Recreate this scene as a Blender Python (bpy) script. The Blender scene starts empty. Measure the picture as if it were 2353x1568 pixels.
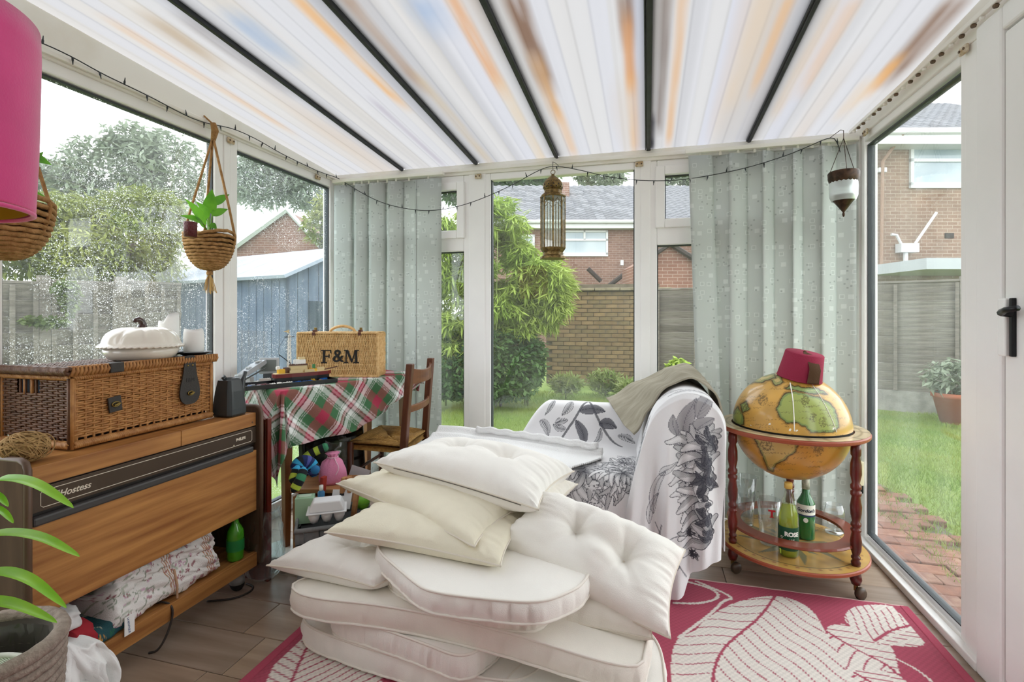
import bpy, bmesh, math, random
import numpy as np
from mathutils import Matrix, Vector, Euler
R_ = random.Random(7)
NR = np.random.default_rng(5)
PI = math.pi
SC = bpy.context.scene
COL = SC.collection

# ---------------------------------------------------------------- camera
YAW = math.radians(15.1); FPX = 1153.0; CX = 1176.5; HOR = 725.0; HC = 1.15
cam = bpy.data.cameras.new('camera'); cam_o = bpy.data.objects.new('camera', cam); COL.objects.link(cam_o)
cam_o.location = (0, 0, HC); cam_o.rotation_euler = (PI/2, 0, YAW)
cam.sensor_fit = 'HORIZONTAL'; cam.sensor_width = 36.0
cam.lens = FPX/2353*36.0
cam.shift_y = -(784.0-HOR)/2353.0
cam.clip_start = 0.02; cam.clip_end = 200
SC.camera = cam_o
# ---------------------------------------------------------------- overcast sky
world = bpy.data.worlds.new('overcast_sky'); SC.world = world; world.use_nodes = True
bgn = world.node_tree.nodes['Background']
bgn.inputs['Color'].default_value = (0.965, 0.98, 1.0, 1); bgn.inputs['Strength'].default_value = 1.0
vs = SC.view_settings; vs.view_transform = 'Standard'; vs.look = 'None'; vs.gamma = 1.0; vs.use_curve_mapping = False
vs.exposure = 2.1
SC.cycles.max_bounces = 14; SC.cycles.diffuse_bounces = 6; SC.cycles.transparent_max_bounces = 24

# ---------------------------------------------------------------- photo geometry -> real positions
_s, _c = math.sin(YAW), math.cos(YAW)
def ray(u, v):
    a = u-1176; return (-_s*FPX+_c*a, _c*FPX+_s*a, HOR-v)
def atZ(u, v, z=0.0): r = ray(u, v); t = (z-HC)/r[2]; return Vector((r[0]*t, r[1]*t, z))
def atY(u, v, y): r = ray(u, v); t = y/r[1]; return Vector((r[0]*t, y, HC+r[2]*t))
def atX(u, v, x): r = ray(u, v); t = x/r[0]; return Vector((x, r[1]*t, HC+r[2]*t))
def atD(u, v, d): r = ray(u, v); t = d/FPX; return Vector((r[0]*t, r[1]*t, HC+r[2]*t))
def RD(r, d, z=0.0): return Vector((-_s*d+_c*r, _c*d+_s*r, z))     # right / depth / height

# ---------------------------------------------------------------- materials
MATS = {}
ALB = 1.0
def S(h):
    h = h.lstrip('#'); v = [int(h[i:i+2], 16)/255 for i in (0, 2, 4)]
    return tuple((x/12.92 if x <= .04045 else ((x+.055)/1.055)**2.4) for x in v)
def mat(name, col=(.8, .8, .8), rough=.5, metal=0.0, spec=.5, var=0.0, vscale=8.0, col2=None, stretch=None, bump=0.0, bscale=60.0, detail=4.0,
        trans=0.0, sheen=0.0, coat=0.0, attr=False, transl=0.0, ior=1.45, ramp=(.35, .65), dirt=None):
    if name in MATS: return MATS[name]
    if isinstance(col, str): col = S(col)
    if isinstance(col2, str): col2 = S(col2)
    col = tuple(c*ALB for c in col); col2 = None if col2 is None else tuple(c*ALB for c in col2)
    m = bpy.data.materials.new(name); m.use_nodes = True; MATS[name] = m
    nt = m.node_tree; N = nt.nodes; L = nt.links; b = N['Principled BSDF']
    b.inputs['Base Color'].default_value = (*col, 1); b.inputs['Roughness'].default_value = rough
    b.inputs['Metallic'].default_value = metal; b.inputs['Specular IOR Level'].default_value = spec
    b.inputs['IOR'].default_value = ior
    if trans: b.inputs['Transmission Weight'].default_value = trans
    if sheen: b.inputs['Sheen Weight'].default_value = sheen
    if coat: b.inputs['Coat Weight'].default_value = coat; b.inputs['Coat Roughness'].default_value = .1
    tc = N.new('ShaderNodeTexCoord'); mp = N.new('ShaderNodeMapping'); L.new(tc.outputs['Object'], mp.inputs['Vector'])
    if stretch: mp.inputs['Scale'].default_value = stretch
    csock = None
    if attr:
        a = N.new('ShaderNodeAttribute'); a.attribute_name = 'Col'; csock = a.outputs['Color']
    if col2 is not None or var:
        nz = N.new('ShaderNodeTexNoise'); nz.inputs['Scale'].default_value = vscale; nz.inputs['Detail'].default_value = detail
        L.new(mp.outputs['Vector'], nz.inputs['Vector'])
        rp = N.new('ShaderNodeValToRGB'); rp.color_ramp.elements[0].position = ramp[0]; rp.color_ramp.elements[1].position = ramp[1]
        L.new(nz.outputs['Fac'], rp.inputs['Fac'])
        if col2 is not None:
            rp.color_ramp.elements[0].color = (*col, 1); rp.color_ramp.elements[1].color = (*col2, 1)
            if csock is None: csock = rp.outputs['Color']
        else:
            lo = max(0, 1-var); rp.color_ramp.elements[0].color = (lo, lo, lo, 1); rp.color_ramp.elements[1].color = (1, 1, 1, 1)
            mx = N.new('ShaderNodeMix'); mx.data_type = 'RGBA'; mx.blend_type = 'MULTIPLY'; mx.inputs['Factor'].default_value = 1
            if csock is not None: L.new(csock, mx.inputs['A'])
            else: mx.inputs['A'].default_value = (*col, 1)
            L.new(rp.outputs['Color'], mx.inputs['B']); csock = mx.outputs['Result']
    if csock is not None: L.new(csock, b.inputs['Base Color'])
    if bump:
        n2 = N.new('ShaderNodeTexNoise'); n2.inputs['Scale'].default_value = bscale; n2.inputs['Detail'].default_value = 3
        L.new(mp.outputs['Vector'], n2.inputs['Vector'])
        bp = N.new('ShaderNodeBump'); bp.inputs['Strength'].default_value = bump; bp.inputs['Distance'].default_value = .01
        L.new(n2.outputs['Fac'], bp.inputs['Height']); L.new(bp.outputs['Normal'], b.inputs['Normal'])
    if transl:
        t = N.new('ShaderNodeBsdfTranslucent'); t.inputs['Color'].default_value = (*col, 1)
        if csock is not None: L.new(csock, t.inputs['Color'])
        ms = N.new('ShaderNodeMixShader'); ms.inputs['Fac'].default_value = transl
        L.new(b.outputs['BSDF'], ms.inputs[1]); L.new(t.outputs['BSDF'], ms.inputs[2])
        L.new(ms.outputs['Shader'], N['Material Output'].inputs['Surface'])
    return m
def wood(name, c1, c2, axis=0, scale=6.0, rough=.45, stretchv=14.0, bump=.08, spec=.5):
    st = [stretchv]*3; st[axis] = 1.0
    return mat(name, c1, rough, spec=spec, col2=c2, vscale=scale, stretch=st, bump=bump, bscale=scale*2.5, detail=8, ramp=(.3, .7))
def glass_pane(name, tint=(1, 1, 1), haze=0.0, drops=0.0, dscale=90.0, refl=1.0):
    """window glass: clear, mirror-like at grazing angles, with a milky film and rain drops"""
    m = bpy.data.materials.new(name); m.use_nodes = True; MATS[name] = m
    nt = m.node_tree; N = nt.nodes; L = nt.links; N.remove(N['Principled BSDF']); out = N['Material Output']
    tr = N.new('ShaderNodeBsdfTransparent'); tr.inputs['Color'].default_value = (*tint, 1)
    gl = N.new('ShaderNodeBsdfGlossy'); gl.inputs['Roughness'].default_value = 0.01
    ge = N.new('ShaderNodeNewGeometry'); dt = N.new('ShaderNodeVectorMath'); dt.operation = 'DOT_PRODUCT'; L.new(ge.outputs['Incoming'], dt.inputs[0]); L.new(ge.outputs['True Normal'], dt.inputs[1])
    ab = N.new('ShaderNodeMath'); ab.operation = 'ABSOLUTE'; L.new(dt.outputs['Value'], ab.inputs[0])
    om = N.new('ShaderNodeMath'); om.operation = 'SUBTRACT'; om.inputs[0].default_value = 1; L.new(ab.outputs[0], om.inputs[1])
    pw = N.new('ShaderNodeMath'); pw.operation = 'POWER'; pw.inputs[1].default_value = 5; L.new(om.outputs[0], pw.inputs[0])
    mul = N.new('ShaderNodeMath'); mul.operation = 'MULTIPLY_ADD'; mul.inputs[1].default_value = .9*refl; mul.inputs[2].default_value = .04*refl; L.new(pw.outputs[0], mul.inputs[0])
    m1 = N.new('ShaderNodeMixShader'); L.new(mul.outputs[0], m1.inputs['Fac']); L.new(tr.outputs[0], m1.inputs[1]); L.new(gl.outputs[0], m1.inputs[2])
    last = m1
    if haze or drops:
        tl = N.new('ShaderNodeBsdfTranslucent'); tl.inputs['Color'].default_value = (.95, .97, 1, 1)
        tc = N.new('ShaderNodeTexCoord')
        fac = None
        nz = N.new('ShaderNodeTexNoise'); nz.inputs['Scale'].default_value = 2.2; nz.inputs['Detail'].default_value = 6; L.new(tc.outputs['Object'], nz.inputs['Vector'])
        hm = N.new('ShaderNodeMath'); hm.operation = 'MULTIPLY'; hm.inputs[1].default_value = haze*2; L.new(nz.outputs['Fac'], hm.inputs[0]); fac = hm.outputs[0]
        if drops:
            tot = fac
            for sc_, th in ((dscale, .17), (dscale*2.1, .2)):
                vo = N.new('ShaderNodeTexVoronoi'); vo.inputs['Scale'].default_value = sc_; L.new(tc.outputs['Object'], vo.inputs['Vector'])
                cr = N.new('ShaderNodeSeparateColor'); L.new(vo.outputs['Color'], cr.inputs['Color'])
                rad = N.new('ShaderNodeMath'); rad.operation = 'MULTIPLY'; rad.inputs[1].default_value = th*1.6; L.new(cr.outputs['Red'], rad.inputs[0])
                lt = N.new('ShaderNodeMath'); lt.operation = 'LESS_THAN'; L.new(vo.outputs['Distance'], lt.inputs[0]); L.new(rad.outputs[0], lt.inputs[1])
                n3 = N.new('ShaderNodeTexNoise'); n3.inputs['Scale'].default_value = 5.5; n3.inputs['Detail'].default_value = 3; L.new(tc.outputs['Object'], n3.inputs['Vector'])
                gt = N.new('ShaderNodeMapRange'); gt.inputs['From Min'].default_value = .38; gt.inputs['From Max'].default_value = .62; L.new(n3.outputs['Fac'], gt.inputs['Value'])
                lm = N.new('ShaderNodeMath'); lm.operation = 'MULTIPLY'; L.new(lt.outputs[0], lm.inputs[0]); L.new(gt.outputs[0], lm.inputs[1])
                lk = N.new('ShaderNodeMath'); lk.operation = 'MULTIPLY'; lk.inputs[1].default_value = drops; L.new(lm.outputs[0], lk.inputs[0])
                ad = N.new('ShaderNodeMath'); ad.operation = 'ADD'; ad.use_clamp = True; L.new(tot, ad.inputs[0]); L.new(lk.outputs[0], ad.inputs[1]); tot = ad.outputs[0]
            fac = tot
        m2 = N.new('ShaderNodeMixShader'); L.new(fac, m2.inputs['Fac']); L.new(m1.outputs[0], m2.inputs[1]); L.new(tl.outputs[0], m2.inputs[2]); last = m2
    L.new(last.outputs[0], out.inputs['Surface'])
    return m

# ---------------------------------------------------------------- mesh building
def wm(o):
    M = o.matrix_basis.copy()
    if o.parent is not None: M = wm(o.parent) @ o.matrix_parent_inverse @ M
    return M
def props(o, label=None, cat=None, group=None, kind=None):
    if label: o['label'] = label
    if cat: o['category'] = cat
    if group: o['group'] = group
    if kind: o['kind'] = kind
    return o
def thing(name, label=None, cat=None, loc=(0, 0, 0), rz=0.0, group=None, kind=None):
    o = bpy.data.objects.new(name, None); COL.objects.link(o); o.location = loc; o.rotation_euler = (0, 0, rz); o.empty_display_size = .05
    return props(o, label, cat, group, kind)
class MB:
    def __init__(self): self.v = []; self.f = []
    def add(self, vs_, fs):
        n = len(self.v); self.v.extend([tuple(p) for p in vs_]); self.f.extend([tuple(i+n for i in q) for q in fs]); return self
    def box(self, c, s, rz=0.0, rot=None):
        M = rot if rot is not None else Matrix.Rotation(rz, 3, 'Z'); c = Vector(c); hx, hy, hz = s[0]/2, s[1]/2, s[2]/2
        p = [c+M@Vector((x*hx, y*hy, z*hz)) for z in (-1, 1) for y in (-1, 1) for x in (-1, 1)]
        return self.add(p, [(0, 2, 3, 1), (4, 5, 7, 6), (0, 1, 5, 4), (2, 6, 7, 3), (0, 4, 6, 2), (1, 3, 7, 5)])
    def b2(self, a, b): # box between two corners
        return self.box([(a[i]+b[i])/2 for i in range(3)], [abs(b[i]-a[i]) for i in range(3)])
    def tube(self, path, r, n=8, closed=False, cap=True, flat=None):
        path = [Vector(p) for p in path]; m = len(path); rs = r if isinstance(r, (list, tuple)) else [r]*m
        vs_ = []; up = None
        for i in range(m):
            if closed: t = path[(i+1) % m]-path[i-1]
            else: t = path[min(i+1, m-1)]-path[max(i-1, 0)]
            t = t.normalized() if t.length > 1e-9 else Vector((0, 0, 1))
            if up is None:
                up = Vector((0, 0, 1)) if abs(t.z) < .9 else Vector((1, 0, 0))
            a = (up-t*up.dot(t)); a = a.normalized() if a.length > 1e-6 else t.orthogonal().normalized()
            up = a; bb = t.cross(a)
            for k in range(n):
                th = 2*PI*k/n; ca, sa = math.cos(th), math.sin(th)
                if flat: ca *= flat
                vs_.append(path[i]+(a*ca+bb*sa)*rs[i])
        fs = []
        for i in range(m if closed else m-1):
            j = (i+1) % m
            for k in range(n):
                k2 = (k+1) % n; fs.append((i*n+k, i*n+k2, j*n+k2, j*n+k))
        if cap and not closed: fs.append(tuple(range(n-1, -1, -1))); fs.append(tuple((m-1)*n+k for k in range(n)))
        return self.add(vs_, fs)
    def cyl(self, a, b, r0, r1=None, n=12): return self.tube([a, b], [r0, r0 if r1 is None else r1], n)
    def lathe(self, prof, n=24, c=(0, 0, 0), M=None, cap=True, fn=None):
        vs_ = []; c = Vector(c); m = len(prof)
        for (r, z) in prof:
            for k in range(n):
                th = 2*PI*k/n; rr, zz = (r, z) if fn is None else fn(r, z, th)
                p = Vector((rr*math.cos(th), rr*math.sin(th), zz)); vs_.append(c+(M@p if M is not None else p))
        fs = [(i*n+k, i*n+(k+1) % n, (i+1)*n+(k+1) % n, (i+1)*n+k) for i in range(m-1) for k in range(n)]
        if cap:
            if prof[0][0] > 1e-6: fs.append(tuple(range(n-1, -1, -1)))
            if prof[-1][0] > 1e-6: fs.append(tuple((m-1)*n+k for k in range(n)))
        return self.add(vs_, fs)
    def prism(self, poly, lo, hi, M=None):
        n = len(poly); vs_ = [Vector((x, y, z)) for z in (lo, hi) for (x, y) in poly]
        if M is not None: vs_ = [M@p for p in vs_]
        fs = [tuple(range(n-1, -1, -1)), tuple(range(n, 2*n))]+[(i, (i+1) % n, n+(i+1) % n, n+i) for i in range(n)]
        return self.add(vs_, fs)
    def grid(self, P, closed_u=False):
        nu, nv = len(P), len(P[0]); vs_ = [p for row in P for p in row]; fs = []
        for i in range(nu if closed_u else nu-1):
            j = (i+1) % nu
            for k in range(nv-1): fs.append((i*nv+k, j*nv+k, j*nv+k+1, i*nv+k+1))
        return self.add(vs_, fs)
    def build(self, name, m, parent=None, smooth=False, bevel=0.0, local=False, solid=0.0, subd=0, cols=None, seg=2, label=None, kind=None):
        return mesh_obj(name, self.v, self.f, m, parent, smooth, bevel, local, solid, subd, cols, seg, label, kind)
def mesh_obj(name, v, f, m, parent=None, smooth=False, bevel=0.0, local=False, solid=0.0, subd=0, cols=None, seg=2, label=None, kind=None):
    V = np.array([tuple(p) for p in v], dtype=np.float64) if not isinstance(v, np.ndarray) else v.astype(np.float64)
    me = bpy.data.meshes.new(name); loc = None
    if parent is None and not local:
        lo, hi = V.min(0), V.max(0); loc = np.array([(lo[0]+hi[0])/2, (lo[1]+hi[1])/2, lo[2]]); V = V-loc
    if isinstance(f, np.ndarray):   # quads / tris array
        k = f.shape[1]; me.vertices.add(len(V)); me.vertices.foreach_set('co', V.astype(np.float32).ravel())
        me.loops.add(f.size); me.loops.foreach_set('vertex_index', f.astype(np.int32).ravel())
        me.polygons.add(len(f)); me.polygons.foreach_set('loop_start', np.arange(0, f.size, k, dtype=np.int32))
        me.update(calc_edges=True)
    else:
        me.from_pydata([tuple(p) for p in V], [], f)
    me.validate()
    if cols is not None:
        ca = me.color_attributes.new('Col', 'FLOAT_COLOR', 'POINT')
        C = np.ones((len(V), 4), dtype=np.float32); C[:, :3] = np.asarray(cols, dtype=np.float32)[:, :3]; ca.data.foreach_set('color', C.ravel())
    if m is not None: me.materials.append(m)
    if smooth: me.polygons.foreach_set('use_smooth', np.ones(len(me.polygons), dtype=bool))
    o = bpy.data.objects.new(name, me); COL.objects.link(o)
    if loc is not None: o.location = loc
    if parent is not None:
        o.parent = parent
        if not local: o.matrix_parent_inverse = wm(parent).inverted()
    if bevel:
        bm_ = o.modifiers.new('bevel', 'BEVEL'); bm_.width = bevel; bm_.segments = seg; bm_.limit_method = 'ANGLE'; bm_.angle_limit = .6
    if solid:
        so = o.modifiers.new('solid', 'SOLIDIFY'); so.thickness = solid; so.offset = 0
    if subd:
        sd = o.modifiers.new('subd', 'SUBSURF'); sd.levels = subd; sd.render_levels = subd
    if label: o['label'] = label
    if kind: o['kind'] = kind
    return o
def share(src, name, parent, loc=(0, 0, 0), rot=(0, 0, 0), scale=(1, 1, 1), m=None, local=True):
    """another object on the same mesh data"""
    o = bpy.data.objects.new(name, src.data); COL.objects.link(o)
    o.parent = parent
    if parent is not None and not local: o.matrix_parent_inverse = wm(parent).inverted()
    o.location = loc; o.rotation_euler = rot; o.scale = scale
    if m is not None: o.material_slots[0].link = 'OBJECT'; o.material_slots[0].material = m
    for mo in src.modifiers:
        if mo.type == 'BEVEL':
            b = o.modifiers.new('bevel', 'BEVEL'); b.width = mo.width; b.segments = mo.segments; b.limit_method = 'ANGLE'; b.angle_limit = .6
    return o
def copy_tree(o, parent=None):
    c = o.copy(); COL.objects.link(c)
    if parent is not None: c.parent = parent
    for ch in [x for x in o.children]: copy_tree(ch, c)
    return c
def text_obj(name, body, size, m, parent, M, ext=.0008, align='CENTER', bold=None, shear=0.0):
    cu = bpy.data.curves.new(name, 'FONT'); cu.body = body; cu.size = size; cu.extrude = ext; cu.align_x = align; cu.align_y = 'CENTER'; cu.shear = shear
    if bold: cu.offset = bold
    to = bpy.data.objects.new(name, cu); COL.objects.link(to)
    bpy.context.view_layer.update()
    me = bpy.data.meshes.new_from_object(to.evaluated_get(bpy.context.evaluated_depsgraph_get()))
    bpy.data.objects.remove(to); bpy.data.curves.remove(cu)
    me.transform(M); me.materials.clear(); me.materials.append(m)
    o = bpy.data.objects.new(name, me); COL.objects.link(o)
    o.parent = parent; o.matrix_parent_inverse = wm(parent).inverted()
    return o
def frameM(o, x, z):
    """matrix: local x -> x dir, local y -> z dir (text up), local z -> x cross z"""
    x = Vector(x).normalized(); y = Vector(z); y = (y-x*y.dot(x)).normalized(); n = x.cross(y)
    return Matrix(((x.x, y.x, n.x, o[0]), (x.y, y.y, n.y, o[1]), (x.z, y.z, n.z, o[2]), (0, 0, 0, 1)))
def vnoise(x, y, seed=0):
    """smooth value noise on arrays"""
    x = np.asarray(x, float); y = np.asarray(y, float)
    xi = np.floor(x).astype(np.int64); yi = np.floor(y).astype(np.int64); fx = x-xi; fy = y-yi
    fx = fx*fx*(3-2*fx); fy = fy*fy*(3-2*fy)
    def h(a, b):
        n = (a*374761393+b*668265263+seed*1274126177) & 0xffffffff
        n = ((n ^ (n >> 13))*1274126177) & 0xffffffff
        return ((n ^ (n >> 16)) & 0xffff)/65535.0
    return (h(xi, yi)*(1-fx)+h(xi+1, yi)*fx)*(1-fy)+(h(xi, yi+1)*(1-fx)+h(xi+1, yi+1)*fx)*fy
def gridfaces(nu, nv, cu=False):
    i = np.arange(nu if cu else nu-1)[:, None]; k = np.arange(nv-1)[None, :]; j = (i+1) % nu
    return np.stack([i*nv+k, j*nv+k, j*nv+k+1, i*nv+k+1], -1).reshape(-1, 4)
# ================================================================ THE SETTING
XL, XR, YB, YF = -2.05, 1.05, 2.98, -0.75
EAVE, SLOPE = 2.105, 0.0695
def roofz(y): return EAVE+SLOPE*(YB-y)
upvc = mat('upvc_white', '#f4f3f1', .35, var=.05, vscale=3, spec=.4)
upvc2 = mat('upvc_white_aged', '#f0ede7', .4, col2='#e2dbce', vscale=5, ramp=(.5, .85))
rubber = mat('gasket_dark', '#3a3f42', .6)
sheet_mat = mat('polycarbonate', attr=True, rough=.35, transl=.88)
barmat = mat('glazing_bar_dark', '#33363c', .5, var=.3, vscale=20)

# ---- floor: laminate planks
floor = MB().b2((XL-.05, YF-.1, -.06), (XR+.05, YB+.05, -.012)).build('floor', mat('subfloor', '#3a332d', .8)); props(floor, kind='structure')
pl_m = []
for k, (a, b) in enumerate((('#8a7462', '#a8917c'), ('#7a6454', '#978070'), ('#927b67', '#b09a84'), ('#83705f', '#a08d7d'))):
    pl_m.append(wood('laminate_%d' % k, a, b, 0, 2.6, .38, 9.0, .06))
PW = .192; rows = [1.308-6*PW+PW*i for i in range(-4, 15)]
for i, y0 in enumerate(rows):
    y1 = y0+PW
    if y1 < YF or y0 > YB: continue
    y0c, y1c = max(y0, YF), min(y1, YB); x = XL-R_.uniform(0, 1.1)
    while x < XR:
        x1 = x+1.28; a, b = max(x, XL), min(x1, XR)
        if b-a > .02:
            p = MB().b2((a+.0012, y0c+.0012, -.012), (b-.0012, y1c-.0012, 0)).build('plank', pl_m[R_.randrange(4)], floor, bevel=.0016, seg=1)
        x = x1

# ---- ceiling: sloping twin-wall sheets between dark glazing bars
ceil_ = thing('ceiling', loc=(-.5, 1.1, 2.2), kind='structure')
BARS = [-1.543, -1.033, -.523, .007, .534]
edges = [XL-.02]+BARS+[XR+.02]
# stains that lie on the sheets: (x centre, half width, y from, y to, colour, strength) measured from the photograph
def rx(u, v):  # a point on the roof plane seen at (u, v)
    r = ray(u, v); t = (EAVE+SLOPE*YB-HC)/(r[2]+SLOPE*r[1]); return r[0]*t, r[1]*t
BRN, ORG, GRY, BLU = (.36, .22, .14), (.95, .62, .32), (.52, .48, .46), (.55, .66, .82)
STAINS = []
for (u, v, u2, v2, hw, c, s_) in ((385, 60, 460, 130, .05, (.6, .45, .28), .5), (470, 60, 620, 200, .035, GRY, .5), (300, 70, 640, 290, .03, ORG, .35), (570, 60, 640, 120, .06, BLU, .8),
        (700, 0, 900, 230, .03, ORG, .75), (800, 0, 960, 190, .03, (.62, .47, .36), .7), (960, 190, 1140, 380, .03, (.8, .68, .5), .5), (975, 20, 990, 45, .07, BLU, .8),
        (1040, 0, 1150, 200, .032, (.9, .58, .36), .8), (1150, 200, 1250, 370, .03, (.92, .76, .55), .6), (1185, 0, 1250, 190, .045, BRN, .85), (1230, 150, 1280, 260, .035, (.8, .55, .32), .8), (1280, 260, 1320, 350, .03, ORG, .45),
        (1430, 0, 1445, 70, .03, BRN, .85), (1440, 60, 1450, 190, .025, (.85, .52, .3), .85), (1450, 190, 1460, 340, .03, ORG, .45), (1525, 0, 1520, 290, .024, (.42, .36, .33), .75), (1555, 0, 1545, 320, .022, (.9, .62, .38), .7),
        (1750, 0, 1690, 230, .04, (.88, .76, .62), .6), (1800, 10, 1740, 200, .025, ORG, .55), (1900, 20, 1790, 260, .03, (.88, .74, .6), .55), (1950, 20, 1850, 200, .03, ORG, .4), (2180, 20, 2050, 170, .05, BRN, .8), (2060, 150, 2000, 200, .03, ORG, .8), (2000, 195, 1930, 260, .04, (.95, .8, .62), .6),
        (420, 300, 700, 395, .02, GRY, .25), (830, 250, 1050, 375, .02, (.6, .55, .62), .45), (1500, 280, 1497, 335, .014, (.12, .12, .15), .9)):
    xa, ya = rx(u, v); xb, yb = rx(u2, v2); STAINS.append((xa, ya, xb, yb, hw, np.array(c), s_))
for i in range(6):
    x0, x1 = edges[i]+.008, edges[i+1]-.008; nx, ny = 66, 110
    xs = np.linspace(x0, x1, nx); ys = np.linspace(YF, YB+.04, ny); X_, Y_ = np.meshgrid(xs, ys, indexing='ij')
    band = vnoise((X_+10)*13.0+.15*np.sin(Y_*.7+i), Y_*0+i*7.3, 3); fine = vnoise((X_+10)*55, Y_*.35, 9); br = vnoise((X_+10)*9+3, Y_*.8+i, 21)
    step = np.floor(((X_-x0)/(x1-x0)*8)); st = vnoise(step*3.7+i*11, step*0+2.5, 4)
    base = np.array((.88, .875, .875))[None, None, :]*np.ones((nx, ny, 1))
    warm = np.array((.95, .88, .76)); cool = np.array((.80, .83, .97))
    w = np.clip((st-.45)*2.2, 0, 1)[..., None]*np.clip(1.15-Y_/3.2, .25, 1)[..., None]; base = base*(1-w*.55)+warm*w*.55
    w = np.clip((.5-st)*2, 0, 1)[..., None]*.55; base = base*(1-w)+cool*w
    base *= (1-.13*np.clip((band-.55)*3, 0, 1)-.03*fine)[..., None]
    w = (np.clip((br-.62)*3.2, 0, 1)*.35)[..., None]; base = base*(1-w)+np.array((.82, .66, .5))*w
    # rib lines
    for rr in range(1, 8):
        xr = x0+(x1-x0)*rr/8+.006*math.sin(rr*5+i); base *= (1-.12*np.exp(-((X_-xr)/.0035)**2))[..., None]
    for (xa, ya, xb, yb, hw, c, s_) in STAINS:
        ylo, yhi = min(ya, yb), max(ya, yb); tt = np.clip((Y_-ya)/(yb-ya+1e-6), -.6 if ylo < 1.5 else 0, 1)
        xc = (xa+xb)/2
        wob = .5+.8*vnoise(X_*40+3, Y_*5, 31)
        my = np.clip((Y_-ylo+.5)/.5 if ya < .9 or yb < .9 else (Y_-ylo+.12)/.12, 0, 1)*np.clip((yhi+.15-Y_)/.2, 0, 1)
        w = (np.clip(1.4-np.abs(X_-xc)/hw*1.15, 0, 1)*my*s_*np.clip(wob, 0, 1))[..., None]
        base = base*(1-w)+c*w
    base = np.clip(base, 0, 1)**1.4*.258
    zz = roofz(Y_)+.0025*np.abs(np.mod((X_-x0)/(x1-x0)*8, 1)-.5)
    V = np.stack([X_, Y_, zz], -1).reshape(-1, 3)
    o = mesh_obj('polycarbonate_sheet', V, gridfaces(nx, ny), sheet_mat, ceil_, smooth=False, cols=base.reshape(-1, 3))
for i, xb in enumerate(BARS):
    w = .013 if i != 3 else .018
    L_ = math.hypot(YB-YF, SLOPE*(YB-YF)); rot = Matrix.Rotation(-math.atan(SLOPE), 3, 'X')
    g = MB().box((xb, (YB+YF)/2, roofz((YB+YF)/2)-.006), (w*1.25, L_, .022), rot=rot).box((xb, (YB+YF)/2, roofz((YB+YF)/2)+.02), (.045, L_, .02), rot=rot)
    g.build('glazing_bar', barmat, ceil_, bevel=.003)
    MB().box((xb-w*.9, (YB+YF)/2, roofz((YB+YF)/2)-.004), (.005, L_, .014), rot=rot).build('seal_strip', rubber, ceil_)
# dead flies / grit on the sheets
# ---- eaves beam and side wall plates
def beam(name, quads, m=upvc2):
    g = MB()
    for a, b in quads: g.b2(a, b)
    o = g.build(name, m, bevel=.006); props(o, kind='structure'); return o
tr1 = beam('trim_1', [((XL-.06, YB-.012, 2.035), (XR+.06, YB+.09, 2.10))])
MB().b2((XL, YB-.026, 2.052), (XR, YB-.012, 2.075)).build('ledge', upvc2, tr1, bevel=.003)
def rake(name, x0, x1, zlo, sgn):
    v = []
    for y in (YF, YB):
        for x in (x0, x1): v += [(x, y, zlo), (x, y, roofz(y)-.004)]
    o = mesh_obj(name, v, [(0, 1, 3, 2), (4, 6, 7, 5), (0, 4, 5, 1), (2, 3, 7, 6), (0, 2, 6, 4), (1, 5, 7, 3)], upvc2, bevel=.005); props(o, kind='structure')
    return o
tr2 = rake('trim_2', XL-.07, XL+.012, 2.055, 1)
tr3 = rake('trim_3', XR-.012, XR+.07, 2.055, -1)
MB().b2((XL+.012, YF, 2.065), (XL+.026, YB, 2.083)).build('ledge', upvc2, tr2, bevel=.003)

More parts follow.
